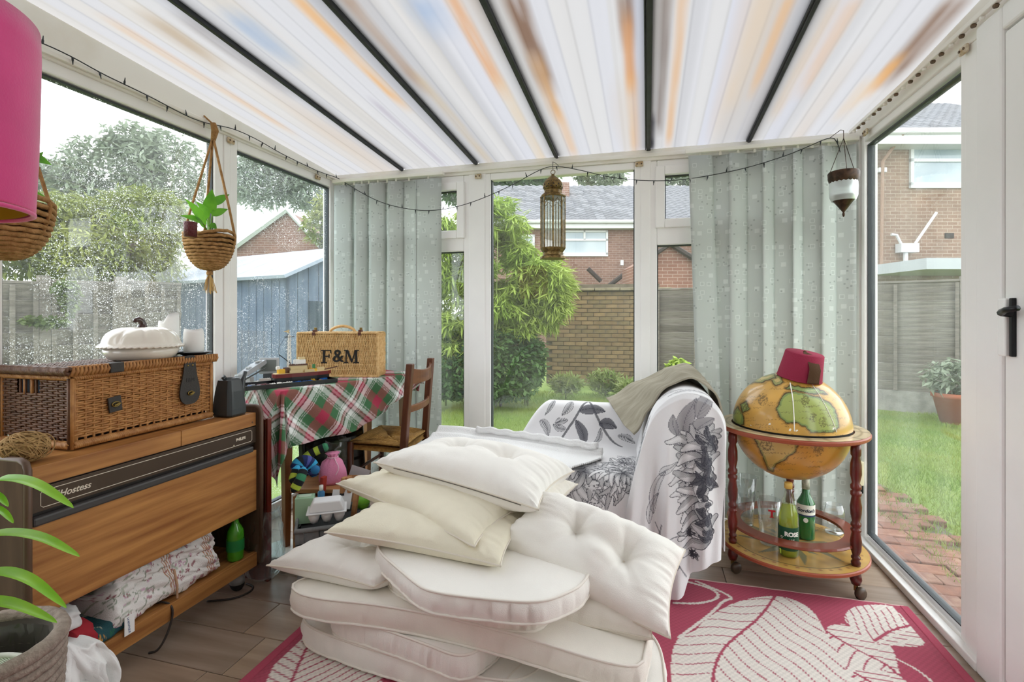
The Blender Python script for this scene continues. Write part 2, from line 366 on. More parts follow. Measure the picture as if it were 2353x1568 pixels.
FW = .05
gl_back = glass_pane('glass_back', (.97, .985, .98), haze=.014)
gl_left = glass_pane('glass_left_rain', (.96, .98, .99), haze=.018, drops=.5, dscale=105)
gl_left2 = glass_pane('glass_left_far_rain', (.93, .97, 1.0), haze=.018, drops=.42, dscale=105)
gl_right = glass_pane('glass_right_damp', (.97, .99, .99), haze=.012, drops=.15, dscale=140)
alu = mat('spacer_bar', '#8d9598', .35, metal=.6)
def window(name, axis, fixed, a, b, z0, z1, m_glass, lights=None, fw=.05, depth=.06, inward=1):
    """axis 'x': runs along x at y = fixed; axis 'y': runs along y at x = fixed. lights: list of (z0, z1, sash) openings."""
    W = thing(name, loc=((a+b)/2, fixed, z0) if axis == 'x' else (fixed, (a+b)/2, z0), kind='structure')
    def bx(lo, hi, zl, zh, d0, d1):
        g = MB()
        g.b2((lo, fixed+d0, zl), (hi, fixed+d1, zh)) if axis == 'x' else g.b2((fixed+d0, lo, zl), (fixed+d1, hi, zh)); return g
    d = depth/2
    for lo, hi in ((a, a+fw), (b-fw, b)): bx(lo, hi, z0, z1, -d, d).build('jamb', upvc, W, bevel=.006)
    bx(a+fw, b-fw, z1-fw, z1, -d, d).build('head', upvc, W, bevel=.006)
    bx(a+fw, b-fw, z0, z0+fw, -d, d).build('sill_rail', upvc, W, bevel=.006)
    lights = lights or [(z0+fw, z1-fw, False)]
    for i, (zl, zh, sash) in enumerate(lights):
        if i > 0: bx(a+fw, b-fw, lights[i-1][1], zl, -d, d).build('transom', upvc, W, bevel=.006)
        lo, hi = a+fw, b-fw
        if sash:
            sw = .042; p = -.018*inward
            fr = bx(lo, lo+sw, zl, zh, -d+p, d+p); 
            fr = MB()
            for g in (bx(lo-.008, lo+sw, zl-.008, zh+.008, -d+p, d+p), bx(hi-sw, hi+.008, zl-.008, zh+.008, -d+p, d+p), bx(lo+sw, hi-sw, zh-sw, zh+.008, -d+p, d+p), bx(lo+sw, hi-sw, zl-.008, zl+sw, -d+p, d+p)): fr.add(g.v, g.f)
            sh = fr.build('sash', upvc, W, bevel=.005)
            lo += sw; hi -= sw; zl += sw; zh -= sw
        # gasket frame
        g = MB(); e = .006
        for q in (bx(lo, lo+e, zl, zh, -.016, .016), bx(hi-e, hi, zl, zh, -.016, .016), bx(lo+e, hi-e, zh-e, zh, -.016, .016), bx(lo+e, hi-e, zl, zl+e, -.016, .016)): g.add(q.v, q.f)
        g.build('gasket', rubber, W)
        bx(lo+e, hi-e, zl+e, zh-e, -.003, .003).build('pane', m_glass, W)
    return W
# back wall: three bays between posts
window('window_1', 'x', YB+.03, -2.02, -1.075, .03, 2.035, gl_back, [(.08, 1.555, False), (1.645, 1.985, True)], fw=.045)
window('window_2', 'x', YB+.03, -.985, -.03, .03, 2.035, gl_back, [(.08, 2.012, False)], fw=.042)
window('window_3', 'x', YB+.03, .008, 1.02, .03, 2.035, gl_back, [(.08, 1.551, False), (1.655, 1.99, True)], fw=.045)
# left wall
window('window_4', 'y', XL-.03, 2.09, 2.98, .03, 2.06, gl_left2, [(.08, 2.005, False)])
window('window_5', 'y', XL-.03, 1.11, 2.05, .03, 2.06, gl_left, [(.08, 2.005, False)])
window('window_6_unseen', 'y', XL-.03, .1, 1.05, .03, 2.06, gl_left, [(.08, 2.005, False)])  # unseen bay, added as glazing to let more daylight into the room
# right wall
window('window_7', 'y', XR+.03, 2.05, 2.93, .0, 2.06, gl_right, [(.055, 2.005, False)], fw=.04)
for nm, a, b in (('wall_back', None, None),):
    W = thing('wall_back', loc=(-.5, YB, 0), kind='structure')
    for x0, x1 in ((-1.085, -.975), (-.04, .018), (XL-.06, -2.02), (1.02, XR+.06)):
        MB().b2((x0, YB-.004, 0), (x1, YB+.075, 2.04)).build('mullion', upvc, W, bevel=.006)
    MB().b2((XL, YB-.02, 0), (XR, YB+.08, .035)).build('cill', upvc, W, bevel=.004)
W = thing('wall_left', loc=(XL, 1, 0), kind='structure')
for y0, y1 in ((2.05, 2.09), (1.05, 1.11), (2.96, YB+.06)):
    MB().b2((XL-.07, y0, 0), (XL+.004, y1, 2.06)).build('mullion', upvc, W, bevel=.006)
MB().b2((XL-.07, .0, 0), (XL+.016, YB, .035)).build('cill', upvc, W, bevel=.004)
MB().b2((XL-.07, YF, 0), (XL, .1, 2.06)).build('infill_panel', upvc, W)
W = thing('wall_right', loc=(XR, 1, 0), kind='structure')
MB().b2((XR-.008, 1.95, 0), (XR+.07, 2.05, 2.06)).build('mullion', upvc, W, bevel=.006)
MB().b2((XR-.01, 2.93, 0), (XR+.07, YB+.06, 2.06)).build('mullion', upvc, W, bevel=.006)
MB().b2((XR-.03, 1.95, 0), (XR+.07, YB, .03)).build('cill', upvc, W, bevel=.004)
MB().b2((XR, YF, 0), (XR+.07, .95, 2.06)).build('infill_panel', upvc, W)
# door in the right wall
D = thing('door_1', loc=(XR, 1.5, 0), kind='structure')
dx0, dx1 = XR-.03, XR+.06
for y0, y1 in ((1.827, 1.95), (.95, 1.05)): MB().b2((dx0, y0, 0), (dx1, y1, 2.075)).build('door_jamb', upvc, D, bevel=.008)
MB().b2((dx0, 1.05, 2.0), (dx1, 1.827, 2.075)).build('door_head', upvc, D, bevel=.008)
MB().b2((dx0-.0, 1.05, .0), (dx1, 1.827, .055)).build('threshold', upvc, D, bevel=.008)
lf = MB()
for q in (((1.732, 1.823), (.062, 1.993)), ((1.055, 1.145), (.062, 1.993))): lf.b2((dx0+.006, q[0][0], q[1][0]), (dx1-.01, q[0][1], q[1][1]))
for z0, z1 in ((.062, .16), (1.9, 1.993)): lf.b2((dx0+.006, 1.145, z0), (dx1-.01, 1.732, z1))
leaf = lf.build('door_leaf', upvc, D, bevel=.006)
MB().b2((XR+.005, 1.145, .16), (XR+.011, 1.732, 1.9)).build('pane', gl_right, D)
# handle
blk = mat('black_metal', '#17181a', .35, metal=.3)
h = MB().b2((dx0-.014, 1.788, 1.03), (dx0+.006, 1.82, 1.2)).build('handle_plate', mat('handle_white', '#f4f4f2', .25), D, bevel=.004)
MB().b2((dx0-.006, 1.772, 1.03), (dx0+.0065, 1.784, 1.2)).build('lock_strip', blk, h, bevel=.002)
MB().tube([(dx0-.006, 1.775, 1.155), (dx0-.03, 1.772, 1.158), (dx0-.036, 1.74, 1.166), (dx0-.034, 1.70, 1.17)], [.011, .011, .009, .008], 8).build('lever', blk, h, smooth=True)
# house wall behind the camera
wf = MB().b2((XL-.07, YF-.1, 0), (XR+.07, YF, 2.5)).build('wall_front', mat('render_white', '#f0ebe3', .8, var=.05)); props(wf, kind='structure')
# curtain track along the right wall plate, with runners and corner brackets
tk = thing('curtain_track', 'white curtain track with brown runners along the top of the right wall', 'curtain track', (XR-.03, 2.4, 2.04))
MB().b2((XR-.045, 1.0, 2.088), (XR-.028, YB-.02, 2.106)).build('rail', upvc2, tk, bevel=.003)
rust = mat('runner_brown', '#6f5a45', .6, var=.4, vscale=90)
for i in range(34):
    y = 1.05+i*.0565+R_.uniform(-.008, .008)
    MB().lathe([(.007, -.006), (.009, 0), (.004, .007)], 8, (XR-.036, y, 2.084)).build('runner', rust if i % 3 else upvc2, tk)
brk = mat('bracket_stained', '#d8cdb8', .5, col2='#a98e64', vscale=60)
def bracket(label, p, d):
    b = thing('corner_bracket', label, 'bracket', p, group='plastic brackets under the roof beams')
    MB().box((p[0], p[1], p[2]), (.045, .012, .03) if d == 'x' else (.012, .045, .03)).build('plate', brk, b, bevel=.006)
    for q in (-.012, .012):
        c = Vector(p)+Vector((q, -.007, 0) if d == 'x' else ((.007 if p[0] < 0 else -.007), q, 0))
        MB().lathe([(.005, -.002), (.004, .002), (0.001, .003)], 8, c, Matrix.Rotation(PI/2, 3, 'X') if d == 'x' else Matrix.Rotation(PI/2, 3, 'Y')).build('screw', rust, b)
bracket('stained plastic bracket at the top of the post left of the brass lantern', (-1.02, YB-.012, 2.018), 'x')
bracket('stained plastic bracket at the top of the post right of the brass lantern', (-.045, YB-.012, 2.018), 'x')
bracket('stained plastic bracket at the head of the left-hand post beside the hanging planter', (XL+.012, 2.085, 2.035), 'y')
bracket('stained plastic bracket above the window of the shed', (XL+.012, 2.78, 2.035), 'y')
bracket('stained plastic bracket high in the corner above the garden door', (XR-.02, 2.03, 2.045), 'y')
bracket('stained plastic bracket beside the silver hanging tealight', (XR-.02, 2.82, 2.045), 'y')
ALB = .62
# ================================================================ THE GARDEN
GZ = -.12
lawn_m = mat('lawn_green', '#6f9034', .9, col2='#95a84e', vscale=2.2, detail=8, bump=.6, bscale=120, ramp=(.3, .75))
lw = []; nx, ny = 60, 50
X_, Y_ = np.meshgrid(np.linspace(-22, 22, nx), np.linspace(-6, 34, ny), indexing='ij')
Z_ = GZ-.056+.05*vnoise(X_*.7, Y_*.7, 2)
o = mesh_obj('lawn', np.stack([X_, Y_, Z_], -1).reshape(-1, 3), gridfaces(nx, ny), lawn_m, smooth=True); props(o, 'short mown green lawn outside the glass', 'lawn', kind='stuff')
# blades
def blades(name, label, cx, cy, hx, hy, n, m, h=.05, parent=None):
    x = NR.uniform(cx-hx, cx+hx, n); y = NR.uniform(cy-hy, cy+hy, n); a = NR.uniform(0, 2*PI, n); hh = NR.uniform(.5, 1.2, n)*h; w = .0035
    z = np.full(n, GZ-.005); lx = NR.normal(0, .35, n)*hh; ly = NR.normal(0, .35, n)*hh
    V = np.stack([np.stack([x-w*np.cos(a), y-w*np.sin(a), z], -1), np.stack([x+w*np.cos(a), y+w*np.sin(a), z], -1), np.stack([x+lx, y+ly, z+hh], -1)], 1).reshape(-1, 3)
    o = mesh_obj(name, V, np.arange(3*n).reshape(-1, 3), m, parent); props(o, label, 'grass', kind='stuff'); return o
grass_m = mat('grass_blade', '#7ea23c', .8, col2='#aab65a', vscale=1.3, transl=.25, ramp=(.35, .7))
blades('grass_tuft', 'blades of short grass outside the right-hand window', 3.3, 4.7, 1.9, 2.95, 62000, grass_m, .045)
blades('grass_tuft', 'blades of short grass beyond the central window', -.7, 6.3, 1.9, 1.9, 30000, grass_m, .05)
# ---- red brick path hugging the right wall
path = thing('brick_path', 'strip of red brick paving along the outside of the right wall', 'path', (1.5, 2.5, GZ), kind='structure')
brm = [mat('path_brick_%d' % i, c, .85, col2=c2, vscale=25, bump=.4, bscale=90) for i, (c, c2) in enumerate((('#8d5a46', '#a2735c'), ('#9a6650', '#7d5344'), ('#875a4c', '#a07c6a')))]
MB().b2((1.13, .6, GZ-.05), (1.72, 4.4, GZ-.012)).build('bed', mat('path_joint', '#6e6457', .9), path)
pb = MB().box((0, 0, 0), (.205, .098, .05)).build('brick', brm[0], path, bevel=.006, local=True); pb.location = (1.2-1.5, .7-2.5, .0)
i = 0
for r in range(34):
    for c in range(3):
        x = 1.24+c*.211+(.1 if r % 2 else 0); y = .75+r*.105
        if x > 1.6 and R_.random() < .5: continue
        share(pb, 'brick', path, (x-1.5, y-2.5, -.012+R_.uniform(-.006, .006)), (0, 0, R_.uniform(-.04, .04)), m=brm[R_.randrange(3)])
# ---- fence panels
fw_m = [mat('fence_wood_%d' % i, a, .9, col2=b, vscale=5, stretch=(1, 1, 9), bump=.5, bscale=30, detail=8) for i, (a, b) in enumerate((('#70695f', '#958d82'), ('#625b53', '#857e74'), ('#7a736a', '#a39c91')))]
conc = mat('concrete_grey', '#8f8d86', .9, col2='#aeaba3', vscale=9, bump=.3)
def wavy_slat(L_, h, t, seed):
    P = []; n = 14; ro = random.Random(seed)
    wv = [ro.uniform(-.014, .014) for _ in range(n+1)]
    v = []; f = []
    for i in range(n+1):
        x = -L_/2+L_*i/n; v += [(x, -t, -h/2+wv[i]), (x, t, -h/2+wv[i]), (x, t, h/2), (x, -t*.3, h/2)]
    for i in range(n):
        a = i*4; b = a+4
        for k in range(4): f.append((a+k, a+(k+1) % 4, b+(k+1) % 4, b+k))
    f += [(0, 1, 2, 3), (n*4+3, n*4+2, n*4+1, n*4)]
    return v, f
SL = []
for s_ in range(3):
    o = mesh_obj('slat', *wavy_slat(1.0, .155, .011, s_), fw_m[s_], None, local=True); SL.append(o.data); bpy.data.objects.remove(o)
def fence_panel(label, A, B, ztop, ns=11, group=None, post=True, z0=.12):
    A = Vector(A); B = Vector(B); c = (A+B)/2; L_ = (B-A).length; rz = math.atan2(B.y-A.y, B.x-A.x)
    F = thing('fence_panel', label, 'fence panel', (c.x, c.y, GZ), rz, group)
    flip = 1 if (Matrix.Rotation(rz, 3, 'Z')@Vector((0, -1, 0))).dot(-Vector((c.x, c.y, 0))) > 0 else -1
    H_ = ztop-GZ; hs = (H_-z0-.05)/ns
    for i in range(ns):
        s = bpy.data.objects.new('slat', SL[R_.randrange(3)]); COL.objects.link(s); s.parent = F
        s.location = (0, .006*(i % 2)*flip, z0+hs*(i+.5)); s.rotation_euler = (.3*flip, 0, 0); s.scale = (L_-.06, flip, hs*1.18/.155)
        s.material_slots[0].link = 'OBJECT'; s.material_slots[0].material = fw_m[R_.randrange(3)]
    for k in range(4):
        MB().box((-L_/2+.07+(L_-.14)*k/3, -.042*flip, z0+(H_-z0)/2-.02), (.04, .02, H_-z0-.06)).build('batten', fw_m[0], F, local=True)
    MB().box((0, 0, H_-.02), (L_-.05, .06, .03)).build('capping_rail', fw_m[0], F, local=True, bevel=.004)
    MB().box((0, 0, z0/2-.03), (L_-.04, .045, z0+.06)).build('gravel_board', conc, F, local=True)
    if post: MB().box((-L_/2, 0, H_/2), (.09, .09, H_+.06)).build('post', fw_m[0], F, local=True)
    return F
Pa = RD((1505-1176)/FPX*8.8, 8.8); Pb = RD((2215-1176)/FPX*6.4, 6.4); dv = (Pb-Pa)
fence_panel('grey waney-lap fence panel next to the brick garden wall', Pa, Pa+dv*.5, 1.62, 12, z0=.25)
fence_panel('grey waney-lap fence panel seen through the right-hand window', Pa+dv*.5, Pb, 1.62, 12, z0=.25)
fence_panel('grey waney-lap fence panel standing nearest the garden door', Pb, Pb+dv*.5, 1.62, 12, z0=.25)
La = RD((-120-1176)/FPX*4.6, 4.6); Lb = RD((420-1176)/FPX*6.3, 6.3); dl = Lb-La
for k, lb in enumerate(('weathered silver fence panel furthest left, behind the wicker hamper', 'weathered silver fence panel with ivy behind the cream pumpkin dish', 'weathered silver fence panel beside the blue-grey shed')):
    fence_panel(lb, La+dl*(k/3), La+dl*((k+1)/3), 1.50+.03*k, 9)
# ---- garden brick wall
GWa = RD((1255-1176)/FPX*9.4, 9.4); GWb = RD((1515-1176)/FPX*9.0, 9.0); c = (GWa+GWb)/2; Lw = (GWb-GWa).length
gw = thing('garden_wall', 'mossy brown brick garden wall behind the bamboo', 'wall', (c.x, c.y, GZ), math.atan2(GWb.y-GWa.y, GWb.x-GWa.x))
MB().box((0, .06, .92), (Lw, .13, 1.84)).build('mortar_core', mat('old_mortar', '#7d7361', .95, col2='#5f5846', vscale=6), gw, local=True)
gbm = [mat('wall_brick_%d' % i, a, .9, col2=b, vscale=7, bump=.4, bscale=40) for i, (a, b) in enumerate((('#7f6a4c', '#8f7856'), ('#77664b', '#8a7654'), ('#876f4d', '#98805a'), ('#6f6148', '#84724f'), ('#8b7350', '#7f6a4a')))]
gb0 = MB().box((0, 0, 0), (.208, .1, .066)).build('brick', gbm[0], gw, local=True)
nb = int(Lw/.2175); rowsn = 22
for r in range(rowsn):
    for k in range(nb):
        x = -Lw/2+.11+k*.2175+(.107 if r % 2 else 0)
        if x > Lw/2-.08: continue
        dx = R_.uniform(-.003, .003)
        q = share(gb0, 'brick', gw, (x, dx, .06+r*.0765), m=gbm[R_.randrange(5)])
gb0.location = (-Lw/2+.11, 0, .06+rowsn*.0765)
cp0 = MB().box((0, .03, 0), (.44, .3, .05)).build('coping', mat('coping_stone', '#83785f', .9, col2='#a0957a', vscale=10), gw, bevel=.008, local=True); cp0.location = (-Lw/2+.22, 0, rowsn*.0765+.06)
for k in range(1, int(Lw/.45)+1): share(cp0, 'coping', gw, (-Lw/2+.22+k*.45, 0, rowsn*.0765+.06+R_.uniform(-.004, .004)))
# brick pier against the wall
# ---- houses
def brickmat(name, c1, c2, mort, sc):
    m = bpy.data.materials.new(name); m.use_nodes = True; N = m.node_tree.nodes; L = m.node_tree.links; b = N['Principled BSDF']; b.inputs['Roughness'].default_value = .9
    tc = N.new('ShaderNodeTexCoord'); mp = N.new('ShaderNodeMapping'); mp.inputs['Rotation'].default_value = (PI/2, 0, 0); L.new(tc.outputs['Object'], mp.inputs['Vector'])
    t = N.new('ShaderNodeTexBrick'); t.inputs['Scale'].default_value = sc; t.inputs['Color1'].default_value = (*[q*ALB*.66 for q in S(c1)], 1); t.inputs['Color2'].default_value = (*[q*ALB*.6 for q in S(c2)], 1); t.inputs['Mortar'].default_value = (*[q*ALB*.85 for q in S(mort)], 1)
    t.inputs['Mortar Size'].default_value = .012; t.inputs['Brick Width'].default_value = .5; t.inputs['Row Height'].default_value = .17; L.new(mp.outputs['Vector'], t.inputs['Vector'])
    nz = N.new('ShaderNodeTexNoise'); nz.inputs['Scale'].default_value = 1.7; L.new(tc.outputs['Object'], nz.inputs['Vector'])
    mx = N.new('ShaderNodeMix'); mx.data_type = 'RGBA'; mx.blend_type = 'OVERLAY'; mx.inputs['Factor'].default_value = .35; L.new(t.outputs['Color'], mx.inputs['A']); L.new(nz.outputs['Fac'], mx.inputs['B']); L.new(mx.outputs['Result'], b.inputs['Base Color'])
    bp = N.new('ShaderNodeBump'); bp.inputs['Strength'].default_value = .4; bp.invert = True; L.new(t.outputs['Fac'], bp.inputs['Height']); L.new(bp.outputs['Normal'], b.inputs['Normal'])
    MATS[name] = m; return m
hb1 = brickmat('house_brick_red', '#b68d7c', '#ab8070', '#c4b4a8', 2.2); hb2 = brickmat('house_brick_orange', '#c0a088', '#b8947c', '#cabba8', 2.2); hb3 = brickmat('house_brick_gable', '#a5705b', '#b8836c', '#c4b0a2', 2.0)
tile_m = [mat('roof_tile_%d' % i, a, .7, col2=b, vscale=8) for i, (a, b) in enumerate((('#6a6c72', '#7d7f85'), ('#5a5c62', '#707278'), ('#787a80', '#8c8e93')))]
white = mat('painted_white', '#eef0f0', .4); hglass = mat('house_window_glass', '#9fb2bd', .08, spec=.9, col2='#c9d6dc', vscale=.8); dark = mat('dark_timber', '#3c3430', .8)
def tile_mesh():
    n = 6; v = []; f = []
    for i in range(n+1):
        x = -.5+i/n; z = 1.1*math.sin(PI*2*i/n)
        v += [(x, -.5, z*.06+.035), (x, .5, z*.06), (x, -.5, z*.06-.02)]
    for i in range(n): a = i*3; b = a+3; f += [(a, b, b+1, a+1), (a+2, b+2, b, a)]
    return v, f
tm = mesh_obj('tile', *tile_mesh(), tile_m[0], None, smooth=False, local=True).data; bpy.data.objects.remove(bpy.data.objects['tile'])
def tiled_roof(parent, x0, x1, y0, z0, y1, z1, tw, th, limit=None):
    """tiles laid on the slope from the eave (y0, z0) to the ridge (y1, z1), local coordinates of parent; the largest 300 single, the rest joined"""
    L_ = math.hypot(y1-y0, z1-z0); an = math.atan2(z1-z0, y1-y0); nr = int(L_/th); ncol = int((x1-x0)/tw); k = 0; rest = MB()
    tv, tf = tile_mesh(); M3 = Matrix.Rotation(an, 3, 'X')
    MB().add([(x0, y0, z0-.03), (x1, y0, z0-.03), (x1, y1, z1-.03), (x0, y1, z1-.03)], [(0, 1, 2, 3)]).build('roof_deck', tile_m[1], parent, local=True)
    cells = [(r, cidx) for r in range(nr+1) for cidx in range(ncol+1)]
    mid = ncol/2
    for r, cidx in cells:
        t = (r+.5)*th/L_
        if t > 1.0: continue
        p = (x0+(cidx+.5)*tw, y0+(y1-y0)*t, z0+(z1-z0)*t)
        inlim = limit is None or (limit[0] <= p[0] <= limit[1])
        if k < 300 and inlim:
            o = bpy.data.objects.new('roof_tile', tm); COL.objects.link(o); o.parent = parent; o.location = p; o.rotation_euler = (an, 0, 0); o.scale = (tw*1.02, th*1.15, tw)
            o.material_slots[0].link = 'OBJECT'; o.material_slots[0].material = tile_m[R_.randrange(3)]; k += 1
        else:
            rest.add([Vector(p)+M3@Vector((q[0]*tw*1.02, q[1]*th*1.15, q[2]*tw)) for q in tv], tf)
    if rest.v: rest.build('roof_tiling', tile_m[0], parent, local=True, kind='stuff')
def house_window(parent, x0, x1, z0, z1, y, fan=.0, mull=()):
    w = MB()
    t = .07
    for a, b in (((x0, z0), (x0+t, z1)), ((x1-t, z0), (x1, z1)), ((x0, z0-.05), (x1, z0+t)), ((x0, z1-t), (x1, z1))): w.b2((a[0], y-.06, a[1]), (b[0], y+.02, b[1]))
    if fan: w.b2((x0, y-.06, z1-fan-t/2), (x1, y+.02, z1-fan+t/2))
    for q in mull: w.b2((q-t/2, y-.06, (z1-fan) if fan else z0), (q+t/2, y+.02, z1))
    W = w.build('window', white, parent, local=True)
    MB().b2((x0+t, y-.02, z0+t), (x1-t, y, z1-t)).build('window_pane', hglass, W, local=True)
# central house, square to the view
d = 17.0; kx = d/FPX
hc = thing('house', 'red brick house with grey tiled roof and white window beyond the garden wall', 'house', RD(0, d, GZ), YAW)
def hx(u): return (u-1176)*kx
def hz(v): return HC+(HOR-v)*kx-GZ
ez = hz(512)
MB().b2((hx(1085), 0, 0), (hx(1800), .25, ez)).build('brick_wall', hb1, hc, local=True)
MB().b2((hx(1080), -.3, hz(528)), (hx(1800), -.02, hz(512))).build('fascia', white, hc, local=True)
MB().tube([(hx(1080), -.36, hz(514)), (hx(1800), -.36, hz(514))], .06, 8).build('gutter', white, hc, local=True)
tiled_roof(hc, hx(1075), hx(1800), -.35, ez, 4.2, hz(418)+.95, .29, .27, (hx(1130), hx(1465)))
house_window(hc, hx(1292), hx(1396), hz(586), hz(530), 0, .32, (hx(1342),))
house_window(hc, hx(1180), hx(1228), hz(600), hz(540), 0, .3)
MB().b2((hx(1290), 2.6, hz(470)), (hx(1328), 3.2, hz(372))).build('chimney', hb1, hc, local=True)
MB().b2((hx(1425), -.03, hz(610)), (hx(1432), -.0, hz(598))).build('wall_lamp', white, hc, local=True)
# lean-to roofs of the neighbour
for (u0, v0, u1, v1) in ((1375, 668, 1462, 602), (1338, 625, 1366, 652)):
    MB().tube([(hx(u0), -1.2, hz(v0)), (hx(u1), -1.2, hz(v1))], .07, 6).build('lean_to_verge', dark, hc, local=True)
# brick outbuilding gable
d2 = 12.5; k2 = d2/FPX
gbd = thing('brick_outbuilding', 'small brick gable with dark bargeboards behind the fence', 'outbuilding', RD(0, d2, GZ), YAW)
gx = lambda u: (u-1176)*k2
gz = lambda v: HC+(HOR-v)*k2-GZ
poly = [(gx(1480), 0), (gx(1655), 0), (gx(1655), gz(640)), (gx(1537), gz(566)), (gx(1480), gz(602))]
MB().prism(poly, 0, 2.5, Matrix.Rotation(PI/2, 4, 'X')@Matrix.Scale(-1, 4, (0, 0, 1))).build('brick_gable', hb3, gbd, local=True)
MB().tube([(gx(1470), -.1, gz(606)), (gx(1537), -.1, gz(562)), (gx(1662), -.1, gz(640))], .07, 6).build('bargeboard', dark, gbd, local=True)
# right-hand house
d3 = 11.0; k3 = d3/FPX
hr = thing('house', 'orange brick house with white gutter and satellite bracket beyond the right-hand fence', 'house', RD(0, d3, GZ), YAW)
rxx = lambda u: (u-1176)*k3
rz_ = lambda v: HC+(HOR-v)*k3-GZ
MB().b2((rxx(1996), 0, 0), (rxx(2700), .25, rz_(322))).build('brick_wall', hb2, hr, local=True)
MB().b2((rxx(1975), -.4, rz_(345)), (rxx(2700), -.02, rz_(322))).build('soffit', white, hr, local=True)
MB().tube([(rxx(1975), -.42, rz_(318)), (rxx(2700), -.42, rz_(312))], .07, 8).build('gutter', white, hr, local=True)
tiled_roof(hr, rxx(1962), rxx(2500), -.42, rz_(318), 3.6, rz_(318)+2.3, .2, .24, (rxx(1962), rxx(2240)))
house_window(hr, rxx(2088), rxx(2262), rz_(428), rz_(332), 0, .36, ())
MB().tube([(rxx(2042), -.4, rz_(322)), (rxx(2036), -.2, rz_(345)), (rxx(2020), -.1, rz_(375)), (rxx(2018), -.08, rz_(610))], .035, 8).build('downpipe', mat('pipe_buff', '#a98a75', .6), hr, local=True)
MB().b2((rxx(2012), -.1, rz_(398)), (rxx(2030), -.02, rz_(388))).build('pipe_clip', white, hr, local=True)
MB().b2((rxx(2055), -.2, rz_(582)), (rxx(2095), -.02, rz_(562))).tube([(rxx(2072), -.1, rz_(582)), (rxx(2072), -.1, rz_(620))], .045, 8).tube([(rxx(2060), -.12, rz_(562)), (rxx(2050), -.12, rz_(542)), (rxx(2038), -.12, rz_(541))], .03, 6).build('hopper_head', white, hr, local=True)
MB().tube([(rxx(2090), -.15, rz_(562)), (rxx(2138), -.15, rz_(492))], .03, 6).build('overflow_pipe', white, hr, local=True)
MB().b2((rxx(1990), -1.6, rz_(634)), (rxx(2700), 0, rz_(612))).build('flat_roof', mat('lead_flashing', '#c4cace', .5), hr, local=True)
MB().b2((rxx(2170), -.02, rz_(548)), (rxx(2190), .01, rz_(536))).build('air_brick', dark, hr, local=True)
# gable house over the shed
d4 = 18.0; k4 = d4/FPX
hl = thing('house', 'brick gable end with white bargeboards beyond the shed roof', 'house', RD(0, d4, GZ), YAW)
lx = lambda u: (u-1176)*k4
lz = lambda v: HC+(HOR-v)*k4-GZ
poly = [(lx(540), 0), (lx(760), 0), (lx(760), lz(590)), (lx(662), lz(486)), (lx(540), lz(570))]
MB().prism(poly, 0, 6, Matrix.Rotation(PI/2, 4, 'X')@Matrix.Scale(-1, 4, (0, 0, 1))).build('brick_gable', hb3, hl, local=True)
MB().add([(lx(540), -.1, lz(572)), (lx(662), -.1, lz(484)), (lx(540), 5, lz(470)), (lx(430), 5, lz(560))], [(0, 1, 2, 3)]).build('roof_slope', tile_m[1], hl, local=True, solid=.1)
MB().tube([(lx(530), -.12, lz(578)), (lx(662), -.12, lz(484)), (lx(765), -.12, lz(595))], .1, 4).build('bargeboard', white, hl, local=True)
# ---- shed
sh_m = mat('shed_blue_grey', '#5c6c80', .75, col2='#6a7a8e', vscale=3, stretch=(6, 6, .6)); shr = mat('shed_roof_felt', '#a9b3c0', .7, col2='#bcc4cf', vscale=2)
shd = thing('garden_shed', 'blue-grey timber shed with pale roof outside the left wall', 'shed', RD(-2.69, 6.0, GZ), YAW)
ax = Vector((-.87, .49, 0)); pp = Vector((.49, .87, 0)); LS, HW_, E0, R0 = 3.0, .85, 1.66-GZ, 2.05-GZ
def Q(a, b, z): v = ax*a+pp*b; return Vector((v.x, v.y, z))
nbd = 20
for i in range(nbd):   # front cladding boards
    a0, a1 = LS*i/nbd, LS*(i+1)/nbd-.012
    MB().add([Q(a0, 0, 0), Q(a1, 0, 0), Q(a1, 0, E0), Q(a0, 0, E0), Q(a0, .03, 0), Q(a1, .03, 0), Q(a1, .03, E0), Q(a0, .03, E0)], [(0, 1, 2, 3), (7, 6, 5, 4), (0, 4, 5, 1), (1, 5, 6, 2), (2, 6, 7, 3), (3, 7, 4, 0)]).build('cladding_board', sh_m, shd, local=True)
nbg = 11
for i in range(nbg):
    b0, b1 = 2*HW_*i/nbg, 2*HW_*(i+1)/nbg-.012
    zt = lambda b: E0+(R0-E0)*(1-abs(b-HW_)/HW_)
    MB().add([Q(0, b0, 0), Q(0, b1, 0), Q(0, b1, zt(b1)), Q(0, b0, zt(b0)), Q(.03, b0, 0), Q(.03, b1, 0), Q(.03, b1, zt(b1)), Q(.03, b0, zt(b0))], [(0, 1, 2, 3), (7, 6, 5, 4), (0, 4, 5, 1), (1, 5, 6, 2), (2, 6, 7, 3), (3, 7, 4, 0)]).build('cladding_board', sh_m, shd, local=True)
MB().add([Q(.04, .04, 0), Q(LS, .04, 0), Q(LS, .04, E0), Q(.04, .04, E0)], [(0, 1, 2, 3)]).add([Q(.04, .04, 0), Q(.04, 2*HW_, 0), Q(.04, 2*HW_, E0), Q(.04, .04, E0)], [(0, 1, 2, 3)]).build('inner_lining', dark, shd, local=True)
for b0, b1, z0, z1 in ((-.12, HW_, E0-.055, R0), (2*HW_+.12, HW_, E0-.055, R0)):
    for k in range(6):   # roof sheets
        a0, a1 = -.12+(LS+.2)*k/6, -.12+(LS+.2)*(k+1)/6-.01
        MB().add([Q(a0, b0, z0), Q(a1, b0, z0), Q(a1, b1, z1), Q(a0, b1, z1)], [(0, 1, 2, 3)]).build('roof_sheet', shr, shd, local=True, solid=.04)
